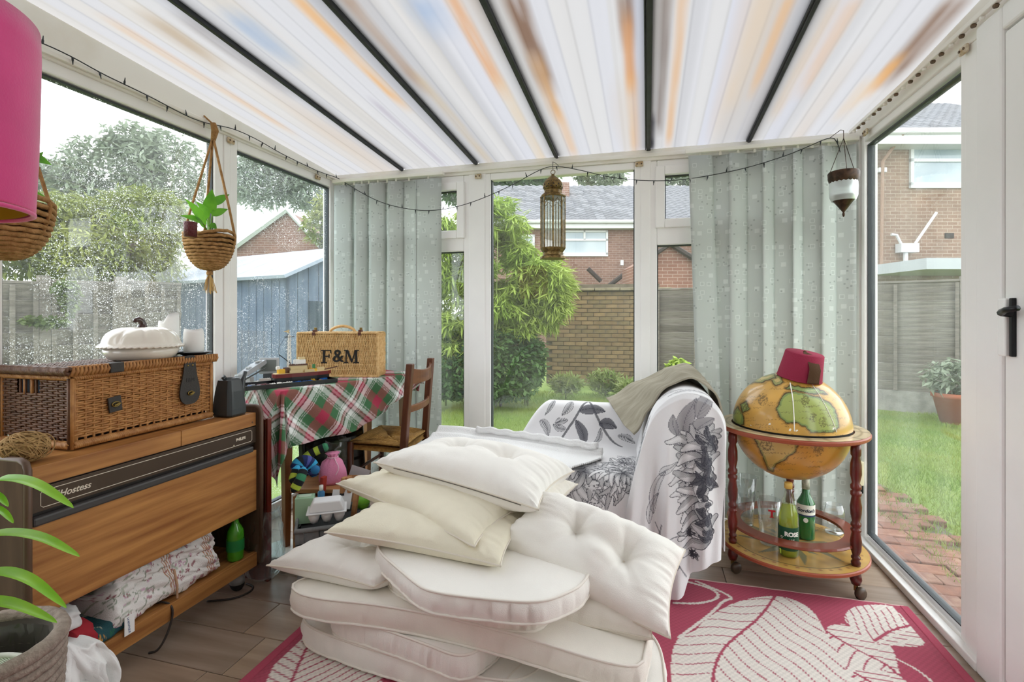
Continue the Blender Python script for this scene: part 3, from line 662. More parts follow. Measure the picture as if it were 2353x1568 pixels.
MB().add([Q(.0, .3, .9), Q(.0, .75, .9), Q(.0, .75, 1.45), Q(.0, .3, 1.45)], [(0, 1, 2, 3)]).build('window_pane', mat('shed_pane', '#3c4a58', .1), shd, local=True, solid=.07)
# ---- vegetation
def leaf_cloud(pts, n, ll, lw_, droop=.4, seed=1, up=.0):
    """n kite leaves scattered in ellipsoid blobs pts [(x,y,z,rx,ry,rz)]"""
    rg = np.random.default_rng(seed); pts = np.array(pts); wgt = pts[:, 3]*pts[:, 4]*pts[:, 5]; wgt = wgt**.75; k = rg.choice(len(pts), n, p=wgt/wgt.sum())
    d_ = rg.normal(size=(n, 3)); d_ /= np.linalg.norm(d_, axis=1)[:, None]; rr = rg.uniform(.25, 1, n)**.45
    c = pts[k, :3]+d_*rr[:, None]*pts[k, 3:6]
    az = rg.uniform(0, 2*PI, n); el = rg.normal(-droop, .45, n)+up; le = ll*rg.uniform(.6, 1.25, n)
    dx = np.stack([np.cos(az)*np.cos(el), np.sin(az)*np.cos(el), np.sin(el)], -1); sd = np.stack([-np.sin(az), np.cos(az), rg.normal(0, .5, n)], -1); sd /= np.linalg.norm(sd, axis=1)[:, None]
    w = (lw_*rg.uniform(.7, 1.2, n))[:, None]
    V = np.stack([c, c+dx*le[:, None]*.45+sd*w, c+dx*le[:, None], c+dx*le[:, None]*.45-sd*w], 1).reshape(-1, 3)
    return V, np.arange(4*n).reshape(-1, 4)
def leafmat(name, a, b, sc=1.5): return mat(name, a, .65, col2=b, vscale=sc, transl=.35, spec=.3, ramp=(.3, .7), detail=6)
def plant(name, label, cat, base, blobs, n, ll, lw_, m, stems, seed, group=None, droop=.4, sm=dark, sr=.03):
    T = thing(name, label, cat, base, group=group)
    V, F_ = leaf_cloud(blobs, n, ll, lw_, droop, seed); mesh_obj('foliage', V, F_, m, T, kind='stuff')
    for s in stems: MB().tube(s, [sr*(1-.6*i/(len(s)-1)) for i in range(len(s))], 6).build('stem' if sr < .05 else 'trunk', sm, T, smooth=True)
    return T
bark = mat('bark_grey', '#6f6557', .9, bump=.4)
bam = leafmat('bamboo_leaf', '#94b846', '#c2d66c', 1.2)
def cane(b, h, k, ro): 
    lean = Vector((ro.uniform(-.12, .12), ro.uniform(-.1, .1), 0)); return [Vector(b)+lean*(t*t)*h+Vector((0, 0, h*t)) for t in (0, .25, .5, .75, 1)]
ro = random.Random(3)
def pixblob(u, v, d_, ru, rv, rd): p = atD(u, v, d_); k = d_/FPX; return (p.x, p.y, p.z, ru*k, rd, rv*k)
b0 = RD((1120-1176)/FPX*7.2, 7.2, GZ)
blobs = [pixblob(1180, 690, 7.2, 100, 75, .7), pixblob(1120, 600, 7.4, 85, 90, .6), pixblob(1230, 640, 7.3, 70, 45, .5), pixblob(1050, 620, 7.3, 70, 100, .6), pixblob(1150, 530, 7.5, 60, 60, .4), pixblob(1070, 520, 7.5, 60, 40, .4), pixblob(1040, 730, 7.2, 60, 60, .5), pixblob(1150, 480, 7.6, 30, 40, .3)]
rgb = random.Random(12)
blobs = []
for k in range(150):
    u = rgb.uniform(975, 1292); top = np.interp(u, [975, 1060, 1120, 1160, 1200, 1240, 1292], [500, 490, 475, 465, 530, 570, 630]); v = top+(np.interp(u, [975, 1200, 1250, 1292], [840, 830, 770, 700])-top)*rgb.random(); blobs.append(pixblob(u, v, rgb.uniform(6.8, 7.6), rgb.uniform(20, 34), rgb.uniform(12, 26), .2))
plant('bamboo', 'tall arching bamboo with light green leaves beyond the central window', 'bamboo', b0, blobs, 42000, .19, .013, bam, [cane(b0+Vector((ro.uniform(-.6, .6), ro.uniform(-.3, .3), 0)), ro.uniform(1.8, 2.6), 0, ro) for _ in range(12)], 11, droop=.55, sm=mat('cane_green', '#7d8a4a', .5), sr=.014)
b1 = RD((1150-1176)/FPX*6.9, 6.9, GZ)
dkl = leafmat('laurel_leaf', '#3d6233', '#6f9450', 2.0)
plant('laurel_bush', 'dark glossy evergreen bush at the foot of the bamboo', 'bush', b1, [pixblob(1170, 850, 6.9, 85, 58, .4), pixblob(1060, 855, 6.9, 85, 60, .4), pixblob(1215, 830, 7.0, 42, 66, .3), pixblob(1110, 795, 7.0, 100, 45, .35), pixblob(1130, 890, 6.8, 110, 30, .3), pixblob(1020, 885, 6.8, 60, 35, .3)], 12000, .09, .024, dkl, [cane(b1, .7, 0, ro) for _ in range(4)], 12, sr=.02)
blo = leafmat('border_plant_leaf', '#79964a', '#b0bb74', 3)
for k, (u, v, d_, ru, rv, lb) in enumerate(((1300, 885, 7.6, 40, 22, 'low straw-green border plant beside the evergreen bush'), (1390, 880, 7.8, 40, 30, 'clump of long grassy leaves at the foot of the brick wall'), (1442, 900, 7.4, 22, 24, 'round-leaved pale green border plant by the window post'))):
    p = atD(u, 905, d_); p.z = GZ
    plant('border_plant', lb, 'plant', p, [pixblob(u, v, d_, ru, rv, .2)], 900, .12, .014, blo, [cane(p, .2, 0, ro)], 40+k, droop=-.3, sr=.008)
# trees to the left, misted by the wet glass
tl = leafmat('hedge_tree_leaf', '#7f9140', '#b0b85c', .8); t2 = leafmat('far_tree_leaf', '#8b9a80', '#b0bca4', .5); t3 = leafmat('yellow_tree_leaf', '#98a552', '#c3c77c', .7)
base = RD((170-1176)/FPX*6.6, 6.6, GZ)
plant('garden_tree', 'yellow-green feathery tree leaning over the weathered left fence', 'tree', base, [pixblob(180, 590, 6.4, 130, 70, .6), pixblob(300, 560, 6.8, 110, 80, .6), pixblob(90, 530, 6.4, 110, 80, .6), pixblob(380, 520, 7.2, 50, 60, .5), pixblob(150, 500, 6.8, 120, 60, .6), pixblob(0, 560, 6, 90, 90, .6), pixblob(330, 480, 7, 90, 50, .5), pixblob(350, 610, 6.8, 60, 40, .4)], 22000, .13, .016, tl, [[base, base+Vector((.1, 0, 1)), base+Vector((-.1, .1, 1.8)), base+Vector((.2, .1, 2.6))], [base+Vector((.1, 0, 1)), base+Vector((.9, .1, 2.2))]], 21, sm=bark, sr=.08)
base = RD((330-1176)/FPX*14, 14, GZ)
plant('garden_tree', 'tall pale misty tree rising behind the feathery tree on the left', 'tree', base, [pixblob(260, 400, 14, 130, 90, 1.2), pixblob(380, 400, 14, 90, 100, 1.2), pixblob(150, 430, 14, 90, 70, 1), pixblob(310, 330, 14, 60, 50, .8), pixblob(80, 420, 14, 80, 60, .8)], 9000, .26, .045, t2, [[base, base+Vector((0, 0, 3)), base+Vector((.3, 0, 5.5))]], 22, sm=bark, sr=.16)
base = RD((650-1176)/FPX*27, 27, GZ)
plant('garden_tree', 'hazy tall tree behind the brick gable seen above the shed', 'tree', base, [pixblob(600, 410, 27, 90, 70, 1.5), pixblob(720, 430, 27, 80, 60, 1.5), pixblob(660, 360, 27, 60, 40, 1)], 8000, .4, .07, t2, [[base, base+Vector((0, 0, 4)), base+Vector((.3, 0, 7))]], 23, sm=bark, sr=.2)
base = RD((735-1176)/FPX*13, 13, GZ)
plant('garden_tree', 'lighter green tree to the right of the brick gable', 'tree', base, [pixblob(745, 520, 13, 40, 45, .7), pixblob(780, 480, 13, 50, 50, .7), pixblob(820, 540, 13, 60, 60, .7)], 5000, .2, .03, t3, [[base, base+Vector((0, 0, 2.5)), base+Vector((.1, 0, 4))]], 24, sm=bark, sr=.12)
base = RD((1160-1176)/FPX*26, 26, GZ)
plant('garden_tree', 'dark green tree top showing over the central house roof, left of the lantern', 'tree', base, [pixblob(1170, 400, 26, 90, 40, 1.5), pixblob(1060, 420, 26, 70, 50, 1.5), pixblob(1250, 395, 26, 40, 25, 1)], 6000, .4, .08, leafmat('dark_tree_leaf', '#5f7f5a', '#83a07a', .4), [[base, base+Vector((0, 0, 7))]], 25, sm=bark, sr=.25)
base = RD((1555-1176)/FPX*24, 24, GZ)
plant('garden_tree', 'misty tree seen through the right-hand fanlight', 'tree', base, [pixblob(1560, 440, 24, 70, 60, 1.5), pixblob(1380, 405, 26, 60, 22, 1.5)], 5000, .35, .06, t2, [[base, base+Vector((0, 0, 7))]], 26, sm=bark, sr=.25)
base = RD((420-1176)/FPX*5.6, 5.6, GZ)
# ivy on the left fence
plant('ivy', 'trailing ivy growing over the silver fence panel', 'ivy', RD((120-1176)/FPX*5.2, 5.2, GZ), [pixblob(115, 740, 5.0, 50, 12, .08), pixblob(160, 690, 5.1, 18, 40, .08), pixblob(150, 660, 5.1, 30, 16, .1), pixblob(70, 735, 4.95, 20, 10, .06)], 900, .06, .022, leafmat('ivy_leaf', '#5d7340', '#8a9a58', 3), [], 27)
# teal planter with a leafy plant, by the fence
p = atD(1556, 905, 6.0); p.z = GZ
tp = thing('plant_pot', 'teal plastic plant pot standing by the waney-lap fence', 'plant pot', p)
zz0 = atD(1556, 858, 6.0).z-GZ-.12
MB().lathe([(.10, 0), (.13, zz0-.03+.1), (.145, zz0+.07), (.15, zz0+.1), (.135, zz0+.1), (.12, zz0+.07)], 20).build('pot', mat('teal_plastic', '#7fb9ae', .4), tp, smooth=True, local=True)
MB().box((0, 0, zz0/2-.15), (.3, .3, max(.05, zz0-.3))).build('stand', conc, tp, local=True)
pz = p+Vector((0, 0, zz0+.12))
plant('pot_plant', 'bright lime leafy plant growing in the teal pot', 'plant', pz, [(pz.x, pz.y, pz.z+.08, .13, .1, .1)], 600, .06, .02, leafmat('lime_leaf', '#9cc23a', '#c6dc62', 5), [], 31)
p = RD((2190-1176)/FPX*5.9, 5.9, GZ)
tp = thing('plant_pot', 'terracotta pot in front of the fence at the lawn edge', 'plant pot', p)
MB().lathe([(.12, 0), (.19, .3), (.21, .31), (.21, .36), (.18, .36), (.16, .3)], 20).build('pot', mat('terracotta', '#b5694a', .8), tp, smooth=True, local=True)
plant('pot_plant', 'grey-green plant in the terracotta pot by the fence', 'plant', p+Vector((0, 0, .34)), [(p.x, p.y, p.z+.55, .3, .2, .22)], 700, .12, .02, t2, [], 32)
ALB = 1.0
# ================================================================ drawing helpers (flat print as vertex colours)
def inpoly(X, Y, poly):
    ins = np.zeros(X.shape, bool); n = len(poly)
    for i in range(n):
        x0, y0 = poly[i]; x1, y1 = poly[(i+1) % n]
        if y0 == y1: continue
        c = (Y < y0) != (Y < y1); ins ^= c & (X < (x1-x0)*(Y-y0)/(y1-y0)+x0)
    return ins
def dline(X, Y, pts, closed=False):
    d = np.full(X.shape, 1e9); n = len(pts)
    for i in range(n if closed else n-1):
        x0, y0 = pts[i]; x1, y1 = pts[(i+1) % n]; dx, dy = x1-x0, y1-y0; q = dx*dx+dy*dy+1e-12
        t = np.clip(((X-x0)*dx+(Y-y0)*dy)/q, 0, 1); d = np.minimum(d, (X-x0-t*dx)**2+(Y-y0-t*dy)**2)
    return np.sqrt(d)
def smooth_pts(pts, it=2, closed=False):
    pts = [tuple(p) for p in pts]
    for _ in range(it):
        q = [] if closed else [pts[0]]
        n = len(pts)
        for i in range(n if closed else n-1):
            a, b = np.array(pts[i], float), np.array(pts[(i+1) % n], float); q += [tuple(a*.75+b*.25), tuple(a*.25+b*.75)]
        if not closed: q.append(pts[-1])
        pts = q
    return pts
def paint(C, mask, col, a=1.0):
    w = (np.clip(mask.astype(float), 0, 1)*a)[..., None]; C[...] = C*(1-w)+np.array(col)*w
def quadmesh(name, P, m, parent=None, cols=None, smooth=True, solid=0.0, cu=False, **k):
    nu, nv = P.shape[:2]
    return mesh_obj(name, P.reshape(-1, 3), gridfaces(nu, nv, cu), m, parent, smooth=smooth, cols=None if cols is None else cols.reshape(-1, 3), solid=solid, **k)
def ellipse_rot(cx, cy, a, b, ang, n=24): return [(cx+a*math.cos(t)*math.cos(ang)-b*math.sin(t)*math.sin(ang), cy+a*math.cos(t)*math.sin(ang)+b*math.sin(t)*math.cos(ang)) for t in [2*PI*i/n for i in range(n)]]

# ================================================================ rug
RX0, RX1, RY0, RY1 = -1.215, .972, .55, 2.305
nx, ny = 440, 352
X_, Y_ = np.meshgrid(np.linspace(RX0, RX1, nx), np.linspace(RY0, RY1, ny), indexing='ij')
MAR, CRM = np.array(S('#ad4a60')), np.array(S('#e3dcd4'))
C = np.ones((nx, ny, 3))*MAR
fl = lambda pts: [tuple(atZ(u, v, 0)[:2]) for u, v in pts]
def rug_leaf(outline, mid, nv, lean, lw_=.0032):
    o = smooth_pts(fl(outline), 2, True); m_ = inpoly(X_, Y_, o); M_ = smooth_pts(fl(mid), 2)
    paint(C, m_, CRM)
    paint(C, m_ & (dline(X_, Y_, M_) < lw_*1.5), MAR)
    A, B = np.array(M_[0]), np.array(M_[-1]); ax_ = (B-A)/np.linalg.norm(B-A); nm = np.array((-ax_[1], ax_[0])); Ln = np.linalg.norm(B-A)
    for side in (-1, 1):
        s_ = (X_-A[0])*ax_[0]+(Y_-A[1])*ax_[1]; n_ = ((X_-A[0])*nm[0]+(Y_-A[1])*nm[1])*side
        # offset of the midrib from its chord
        ph = s_/Ln*nv-n_*lean*nv/Ln+.12*np.sin(n_*30+s_*9)
        ln = np.abs(np.mod(ph, 1)-.5) > .5-lw_*nv/Ln*.85
        mm = np.interp(s_.ravel(), [np.dot(np.array(q)-A, ax_) for q in M_], [np.dot(np.array(q)-A, nm) for q in M_]).reshape(s_.shape)
        sd = (((X_-A[0])*nm[0]+(Y_-A[1])*nm[1])-mm)*side > 0
        paint(C, m_ & ln & sd, MAR)
def rug_stem(pts, w=.006): paint(C, dline(X_, Y_, smooth_pts(fl(pts), 2)) < w, CRM)
rug_leaf([(1538, 1580), (1545, 1475), (1600, 1455), (1615, 1430), (1690, 1385), (1785, 1370), (1850, 1392), (1885, 1430), (1890, 1450), (1915, 1490), (1945, 1540), (1960, 1640), (1700, 1720), (1580, 1680)], [(1785, 1368), (1745, 1425), (1700, 1460), (1655, 1500), (1632, 1570), (1650, 1700)], 15, .7)
rug_leaf([(1890, 1450), (1920, 1438), (1950, 1440), (2010, 1482), (2050, 1485), (2062, 1535), (2080, 1600), (1960, 1640), (1945, 1540)], [(1890, 1450), (1960, 1495), (2055, 1540), (2090, 1600)], 7, .5)
rug_leaf([(1935, 1418), (1970, 1393), (2074, 1396), (2100, 1440), (2140, 1492), (2050, 1490), (2005, 1480), (1955, 1450)], [(2008, 1480), (2040, 1455), (2098, 1440)], 6, 1.0)
rug_leaf([(1960, 1640), (1950, 1545), (2000, 1548), (2060, 1545), (2140, 1640), (2100, 1700)], [(1950, 1545), (2050, 1600), (2110, 1690)], 9, .4)
rug_leaf([(600, 1600), (620, 1550), (655, 1490), (690, 1458), (740, 1470), (820, 1500), (890, 1520), (870, 1600), (760, 1700)], [(722, 1462), (690, 1520), (655, 1610)], 9, -.8)
rug_leaf([(860, 1640), (900, 1580), (1010, 1570), (1130, 1640), (1000, 1720)], [(870, 1650), (1000, 1610), (1120, 1640)], 8, .6)
rug_stem([(1570, 1338), (1640, 1358), (1655, 1378), (1610, 1392), (1548, 1390)]); rug_stem([(1600, 1340), (1690, 1378), (1660, 1385), (1640, 1410), (1560, 1470)]); rug_stem([(2060, 1520), (2110, 1545), (2150, 1580)], .004)
paint(C, (X_ < RX0+.035) | (X_ > RX1-.035), MAR*.92)
wv = .93+.14*(np.mod(np.arange(nx)[:, None]//2+np.arange(ny)[None, :]//2, 2)); C *= wv[..., None]
P = np.stack([X_, Y_, .0065+.0008*vnoise(X_*6, Y_*6, 4)], -1)
rug = thing('rug', 'flat woven outdoor rug in maroon with cream leaves under the cushions', 'rug', (-.12, 1.43, 0))
quadmesh('woven_field', P, mat('rug_weave', attr=True, rough=.85, bump=.35, bscale=420), rug, cols=C, smooth=False)
hem = mat('rug_hem', '#b0485f', .85, bump=.3, bscale=300); hemc = mat('rug_edge_cord', '#cdaaa6', .9)
for x in (RX0, RX1): MB().b2((x-.016, RY0, .0), (x+.016, RY1, .009)).build('hem', hem, rug, bevel=.004)
for y in (RY0, RY1): MB().tube([(RX0+(RX1-RX0)*i/60, y+.002*math.sin(i*2.1), .004) for i in range(61)], .005, 6).build('edge_cord', hemc, rug, smooth=True)

# ================================================================ warming trolley
TX0, TX1, TY0, TY1 = -2.0, -1.6, .96, 1.775
tw1 = wood('teak_veneer', '#8a5830', '#b9844a', 1, 3.0, .42, 16, .02, .35); tw2 = wood('side_dark', '#463528', '#594536', 2, 4, .75, 8, .02, .12)
tro = thing('heated_trolley', 'teak heated food trolley with dark sides and sliding front under the wicker hamper', 'trolley', (-1.8, 1.37, 0))
edge = mat('edge_plastic_brown', '#5d4738', .4)
def side(y0, y1):
    r = .025; z0, z1 = .10, .762; x0, x1 = TX0, TX1+.012
    poly = [(x0, z0), (x1, z0), (x1, z1-r), (x1-r*.3, z1-r*.3), (x1-r, z1), (x0+r, z1), (x0, z1-r)]
    o = MB().prism(poly, -y1, -y0, Matrix.Rotation(PI/2, 4, 'X')).build('side_panel', tw2, tro, bevel=.003); 
    MB().tube([(x1, (y0+y1)/2, z0), (x1, (y0+y1)/2, z1-r), (x1-r*.3, (y0+y1)/2, z1-r*.3), (x1-r, (y0+y1)/2, z1), (x0+r, (y0+y1)/2, z1)], .0095, 8).build('edge_strip', edge, o, smooth=True)
side(TY0-.018, TY0); side(TY1, TY1+.018)
ym = 1.42
for y0, y1 in ((TY0+.002, ym-.001), (ym+.001, TY1-.002)):
    l_ = MB().b2((TX0+.01, y0, .683), (TX1-.004, y1, .738)).build('top_lid', tw1, tro, bevel=.002)
MB().b2((TX0+.01, TY0, .60), (TX1-.015, TY1, .681)).build('heater_case', mat('case_dark', '#241d18', .5), tro)
cpn = MB().b2((TX1-.016, TY0+.002, .612), (TX1-.004, TY1-.002, .679)).build('control_panel', mat('panel_brown_metal', '#4b3d31', .38, metal=.35, var=.1), tro, bevel=.001)
ln_ = mat('panel_print', '#d8cdbb', .5)
pz0, pz1, py0, py1 = .622, .668, TY0+.03, TY1-.025; xf = TX1-.0036
MB().tube([(xf, py0, pz0+.006), (xf, py0, pz1-.006), (xf, py0+.006, pz1), (xf, py1-.006, pz1), (xf, py1, pz1-.006), (xf, py1, pz0+.006), (xf, py1-.006, pz0), (xf, py0+.006, pz0)], .0011, 4, closed=True).build('border_line', ln_, cpn)
text_obj('lettering', 'Hostess', .026, ln_, cpn, frameM((xf+.0004, TY0+.115, .645), (0, 1, 0), (0, 0, 1)), .0004, shear=.35, bold=.0004)
text_obj('lettering', 'PHILIPS', .0155, ln_, cpn, frameM((xf+.0004, TY1-.085, .645), (0, 1, 0), (0, 0, 1)), .0004, bold=.0006)
shp = [(0, .011), (.008, .011), (.008, -.004), (.004, -.01), (0, -.012), (-.004, -.01), (-.008, -.004), (-.008, .011)]
MB().tube([(xf+.0005, TY0+.068+a, .645+b) for a, b in shp], .001, 4, closed=True).tube([(xf+.0005, TY0+.061+.0014*i, .645+.0025*math.sin(i*1.2)) for i in range(11)], .0008, 4).tube([(xf+.0005, TY0+.068+.003*math.cos(t*1.05), .651+.003*math.sin(t*1.05)) for t in range(6)], .0007, 4, closed=True).build('emblem', ln_, cpn)
MB().lathe([(.002, -.001), (.002, .001)], 8, (xf, TY1-.12, .627), Matrix.Rotation(PI/2, 3, 'Y')).build('indicator_lamp', mat('lamp_amber', '#f1e9c8', .3), cpn)
for y in (TY0+.022, TY1-.022): MB().lathe([(.0035, -.001), (.0035, .0012)], 10, (TX1-.004, y, .70), Matrix.Rotation(PI/2, 3, 'Y')).build('screw_cap', edge, tro)
MB().b2((TX1-.012, TY0+.004, .578), (TX1+.012, TY1-.03, .603)).build('grip_rail', mat('grip_dark_grey', '#3d3b3a', .45), tro, bevel=.006)
dr = MB().b2((TX1-.016, TY0+.003, .325), (TX1, TY1-.003, .58)).build('front_panel', tw1, tro, bevel=.002)
MB().b2((TX0+.01, TY0, .325), (TX1-.02, TY1, .34)).build('inner_shelf', tw2, tro)
MB().b2((TX0, TY0, .14), (TX0+.012, TY1, .70)).build('back_panel', tw2, tro)
MB().b2((TX0+.01, TY0, .128), (TX1-.02, TY1, .143)).build('lower_shelf', tw1, tro)
MB().b2((TX1-.022, TY0, .088), (TX1, TY1, .146)).build('shelf_rail', tw1, tro, bevel=.002)
cas = mat('castor_grey', '#8f9090', .3, spec=.6); casd = mat('castor_dark', '#252322', .5)
for y in (TY0+.06, TY1-.05):
    for x in (TX0+.06, TX1-.055):
        c_ = MB().lathe([(.002, -.014), (.022, -.013), (.028, -.006), (.028, .006), (.022, .013), (.002, .014)], 16, (x, y, .028), Matrix.Rotation(PI/2, 3, 'X')@Matrix.Rotation(.4, 3, 'Y')).build('castor', casd, tro, smooth=True)
        MB().lathe([(.028, -.02), (.03, .0), (.024, .02), (.008, .03), (.008, .045)], 16, (x, y, .052)).build('castor_hood', cas, c_, smooth=True)
cord_m = mat('cord_brown', '#2f2722', .5)
MB().tube(smooth_pts([(-1.66, 1.36, .15), (-1.61, 1.375, .152), (-1.592, 1.38, .12), (-1.592, 1.36, .06), (-1.60, 1.33, .012), (-1.63, 1.32, .006)], 2), .004, 6).build('power_cord', cord_m, tro, smooth=True)
MB().tube(smooth_pts([(-1.70, 1.62, .006), (-1.61, 1.66, .006), (-1.585, 1.72, .006), (-1.60, 1.76, .006), (-1.65, 1.77, .006)], 2), .004, 6).build('power_cord', cord_m, tro, smooth=True)
# mahogany board standing between trolley and table
bd = thing('wooden_board', 'reddish mahogany board standing on edge between trolley and table', 'board', (-1.66, 1.84, 0))
brd = wood('mahogany', '#4d1710', '#6a2418', 2, 5, .25, 9, .02)
MB().b2((-2.0, 1.815, 0), (-1.592, 1.833, .70)).build('panel', brd, bd, bevel=.002)
MB().b2((-1.592, 1.812, .0), (-1.578, 1.836, .705)).build('edge_lipping', brd, bd, bevel=.003)
MB().b2((-1.9, 1.833, .0), (-1.66, 1.853, .02)).build('foot_batten', brd, bd)

# ================================================================ cloth things in the trolley
def cloth_lump(name, label, lo, hi, m, parent=None, amp=.012, seed=1, colfn=None, n=70, fold=0, taper=.12, group=None, cat='cloth'):
    """a soft folded bundle between two corners"""
    lo, hi = np.array(lo, float), np.array(hi, float); w, l, h = hi-lo; r = min(w, h)*.42
    # rounded-rectangle section (x, z), walked at even steps, swept along y with closing ends
    sec = []
    for (cx_, cz_, a0) in ((w/2-r, h/2-r, 0), (-w/2+r, h/2-r, PI/2), (-w/2+r, -h/2+r, PI), (w/2-r, -h/2+r, 1.5*PI)):
        for i in range(7): sec.append((cx_+r*math.cos(a0+PI/2*i/6), cz_+r*math.sin(a0+PI/2*i/6)))
    sec = np.array(sec+[sec[0]]); L_ = np.concatenate([[0], np.cumsum(np.hypot(*np.diff(sec, axis=0).T))]); q_ = np.linspace(0, L_[-1], n, endpoint=False)
    sx, sz = np.interp(q_, L_, sec[:, 0]), np.interp(q_, L_, sec[:, 1])
    t = np.linspace(-1, 1, n); T, Pp = np.meshgrid(q_/L_[-1]*2*PI, t, indexing='ij')
    en = np.clip((1-np.abs(Pp))/.16, 0, 1); en = (1-(1-en)**2)**.5
    SX, SZ = sx[:, None]*np.ones_like(t), sz[:, None]*np.ones_like(t)
    yy_ = Pp*l/2; k = 1-taper*np.clip(SZ/h+.5, 0, 1)
    d = amp*1.5*(vnoise(SX/.06+seed, yy_/.07+SZ/.05, seed)-.5)+amp*1.2*(vnoise(SZ/.02+yy_/.12+seed*3, yy_/.05+seed, seed+5)-.5)+amp*.7*(vnoise((yy_+SZ*2)/.018, SX/.05, seed+9)-.5)
    if fold: d = d-fold*.55*np.exp(-((np.mod(SZ/h+.5+.12*np.sin(yy_*9), .34)-.17)/.05)**2)
    nrm = np.hypot(SX/w, SZ/h)+1e-6
    P = np.stack([(lo[0]+hi[0])/2+SX*k*(.25+.75*en)+d*SX/w/nrm, (lo[1]+hi[1])/2+yy_*k, (lo[2]+hi[2])/2+SZ*(.2+.8*en)-h*.5*(1-(.2+.8*en))+d*SZ/h/nrm], -1)
    P[..., 2] = np.maximum(P[..., 2], lo[2]); x = y = z = SX
    cols = None
    if colfn: cols = colfn(P, T, Pp, (x, y, z))
    o = quadmesh(name, P, m, parent, cols=cols, cu=True)
    if parent is None: props(o, label, cat, group)
    return o
def floral_cols(base, inks, seed, sc, dens=.5):
    def fn(P, T, Pp, q):
        a = P[..., 1]*sc; b = (P[..., 2]-P[..., 0]*.9)*sc
        C = np.ones(P.shape)*np.array(base); g = np.random.default_rng(seed)
        y0, y1, z0, z1 = a.min(), a.max(), b.min(), b.max(); n = int((y1-y0)*(z1-z0)*dens)
        for i in range(n):
            cy, cz = g.uniform(y0, y1), g.uniform(z0, z1); ink = np.array(inks[g.integers(len(inks))]); k = g.integers(4); r = g.uniform(.18, .42); dd = np.hypot(a-cy, b-cz); an = np.arctan2(b-cz, a-cy)
            if k == 0: paint(C, dd < r*(.65+.35*np.cos(an*5+cy)), ink); paint(C, dd < r*.3, base)
            elif k == 1: paint(C, (np.abs(dd-r*1.6) < .05) & (np.abs(an-g.uniform(-2, 2)) < 1.6), np.array((.30, .33, .26)))
            elif k == 2: paint(C, inpoly(a, b, ellipse_rot(cy, cz, r*.9, r*.32, g.uniform(0, 3), 12)), np.array((.33, .37, .27)), .75)
            else: paint(C, inpoly(a, b, ellipse_rot(cy, cz, r*.7, r*.4, g.uniform(0, 3), 12)), ink, .8)
        return C
    return fn
clm = mat('printed_cotton', attr=True, rough=.85, bump=.25, bscale=300); 
q = thing('floral_quilt', 'folded white quilt with pink and red flowers inside the trolley', 'quilt', (-1.78, 1.42, .146))
fc = floral_cols((.78, .75, .72), [S('#a0606a'), S('#b98aa0'), S('#8d4450'), S('#c79cb4')], 5, 26, 3.2)
def quilt_cols(P, T, Pp, qq):
    C = fc(P, T, Pp, qq)
    for yc in (1.40, 1.555):
        for dy in (-.012, -.004, .004, .012): paint(C, np.abs(P[..., 1]-yc-dy+.05*(P[..., 2]-.25)) < .0018, S('#b58466'))
    return C
cloth_lump('lower_fold', None, (-1.97, 1.16, .146), (-1.605, 1.635, .255), clm, q, .010, 3, quilt_cols, 190, .006)
cloth_lump('upper_fold', None, (-1.965, 1.19, .235), (-1.63, 1.63, .318), clm, q, .018, 8, quilt_cols, 170, .01)
MB().tube([(-1.606, 1.405, .15), (-1.600, 1.40, .2), (-1.608, 1.395, .255)], .004, 6).build('bound_edge', mat('binding_tan', '#c09a7c', .8), q)
t_ = MB().box((-1.592, 1.225, .165), (.002, .032, .06)).build('care_label', mat('label_white', '#efefec', .7), q)
text_obj('lettering', 'LA BOUTIQUE', .008, mat('label_blue', '#3c5a86', .7), t_, frameM((-1.5905, 1.222, .165), (0, .1, -1), (0, 1, 0)), .0003)
cloth_lump('patterned_cloth', 'dark teal patterned cloth squashed under the floral quilt', (-1.85, 1.135, .146), (-1.60, 1.235, .19), clm, None, .012, 12, floral_cols(S('#1f4a50'), [S('#8d2f3a'), S('#c08a3a'), S('#245f48')], 9, 30, 1.0), 80)
cloth_lump('red_cloth', 'crumpled red cloth beside the floral quilt in the trolley', (-1.85, 1.08, .146), (-1.598, 1.15, .225), mat('red_cotton', '#9c1f2a', .85), None, .018, 4, None, 60)
cloth_lump('leaf_print_cloth', 'white cloth with green leaf print at the dark end of the trolley', (-1.9, .97, .146), (-1.604, 1.075, .215), clm, None, .018, 6, floral_cols((.8, .8, .78), [S('#2f6a4c'), S('#3d7d5d')], 2, 30, 1.3), 90)
cloth_lump('grey_print_cloth', 'grey and white crumpled cloth on top of the leaf print cloth', (-1.93, .975, .215), (-1.62, 1.13, .29), mat('cloth_pale_grey', '#c9c7c6', .85, col2='#e4e2e0', vscale=20), None, .03, 17, None, 70)
soft0 = lambda a, b: vnoise(a, b, 6)-.5
# white napkins spilling out to the floor
wh = mat('white_linen', '#efefed', .8, bump=.1, bscale=200)
s_, t_ = np.meshgrid(np.linspace(0, 1, 50), np.linspace(0, 1, 60), indexing='ij')
prx = np.interp(t_, [0, .2, .3, .45, .75, 1], [-1.72, -1.61, -1.58, -1.57, -1.55, -1.49]); prz = np.interp(t_, [0, .2, .3, .45, .8, 1], [.205, .20, .185, .13, .035, .012])
yy = .985+s_*(.10+.07*t_)+.03*t_
P = np.stack([prx+.03*np.abs(np.sin(s_*9+t_*4))*np.clip(t_*2, 0, 1)+.012*soft0(s_*9, t_*7), yy+.015*np.sin(t_*9+s_*4), np.maximum(prz+.022*np.abs(np.cos(s_*8+t_*6))*(1-t_*.5)+.014*soft0(s_*8+3, t_*9), .004)], -1)
rid = lambda a, b, s: 1-2*np.abs(vnoise(a, b, s)-.5)
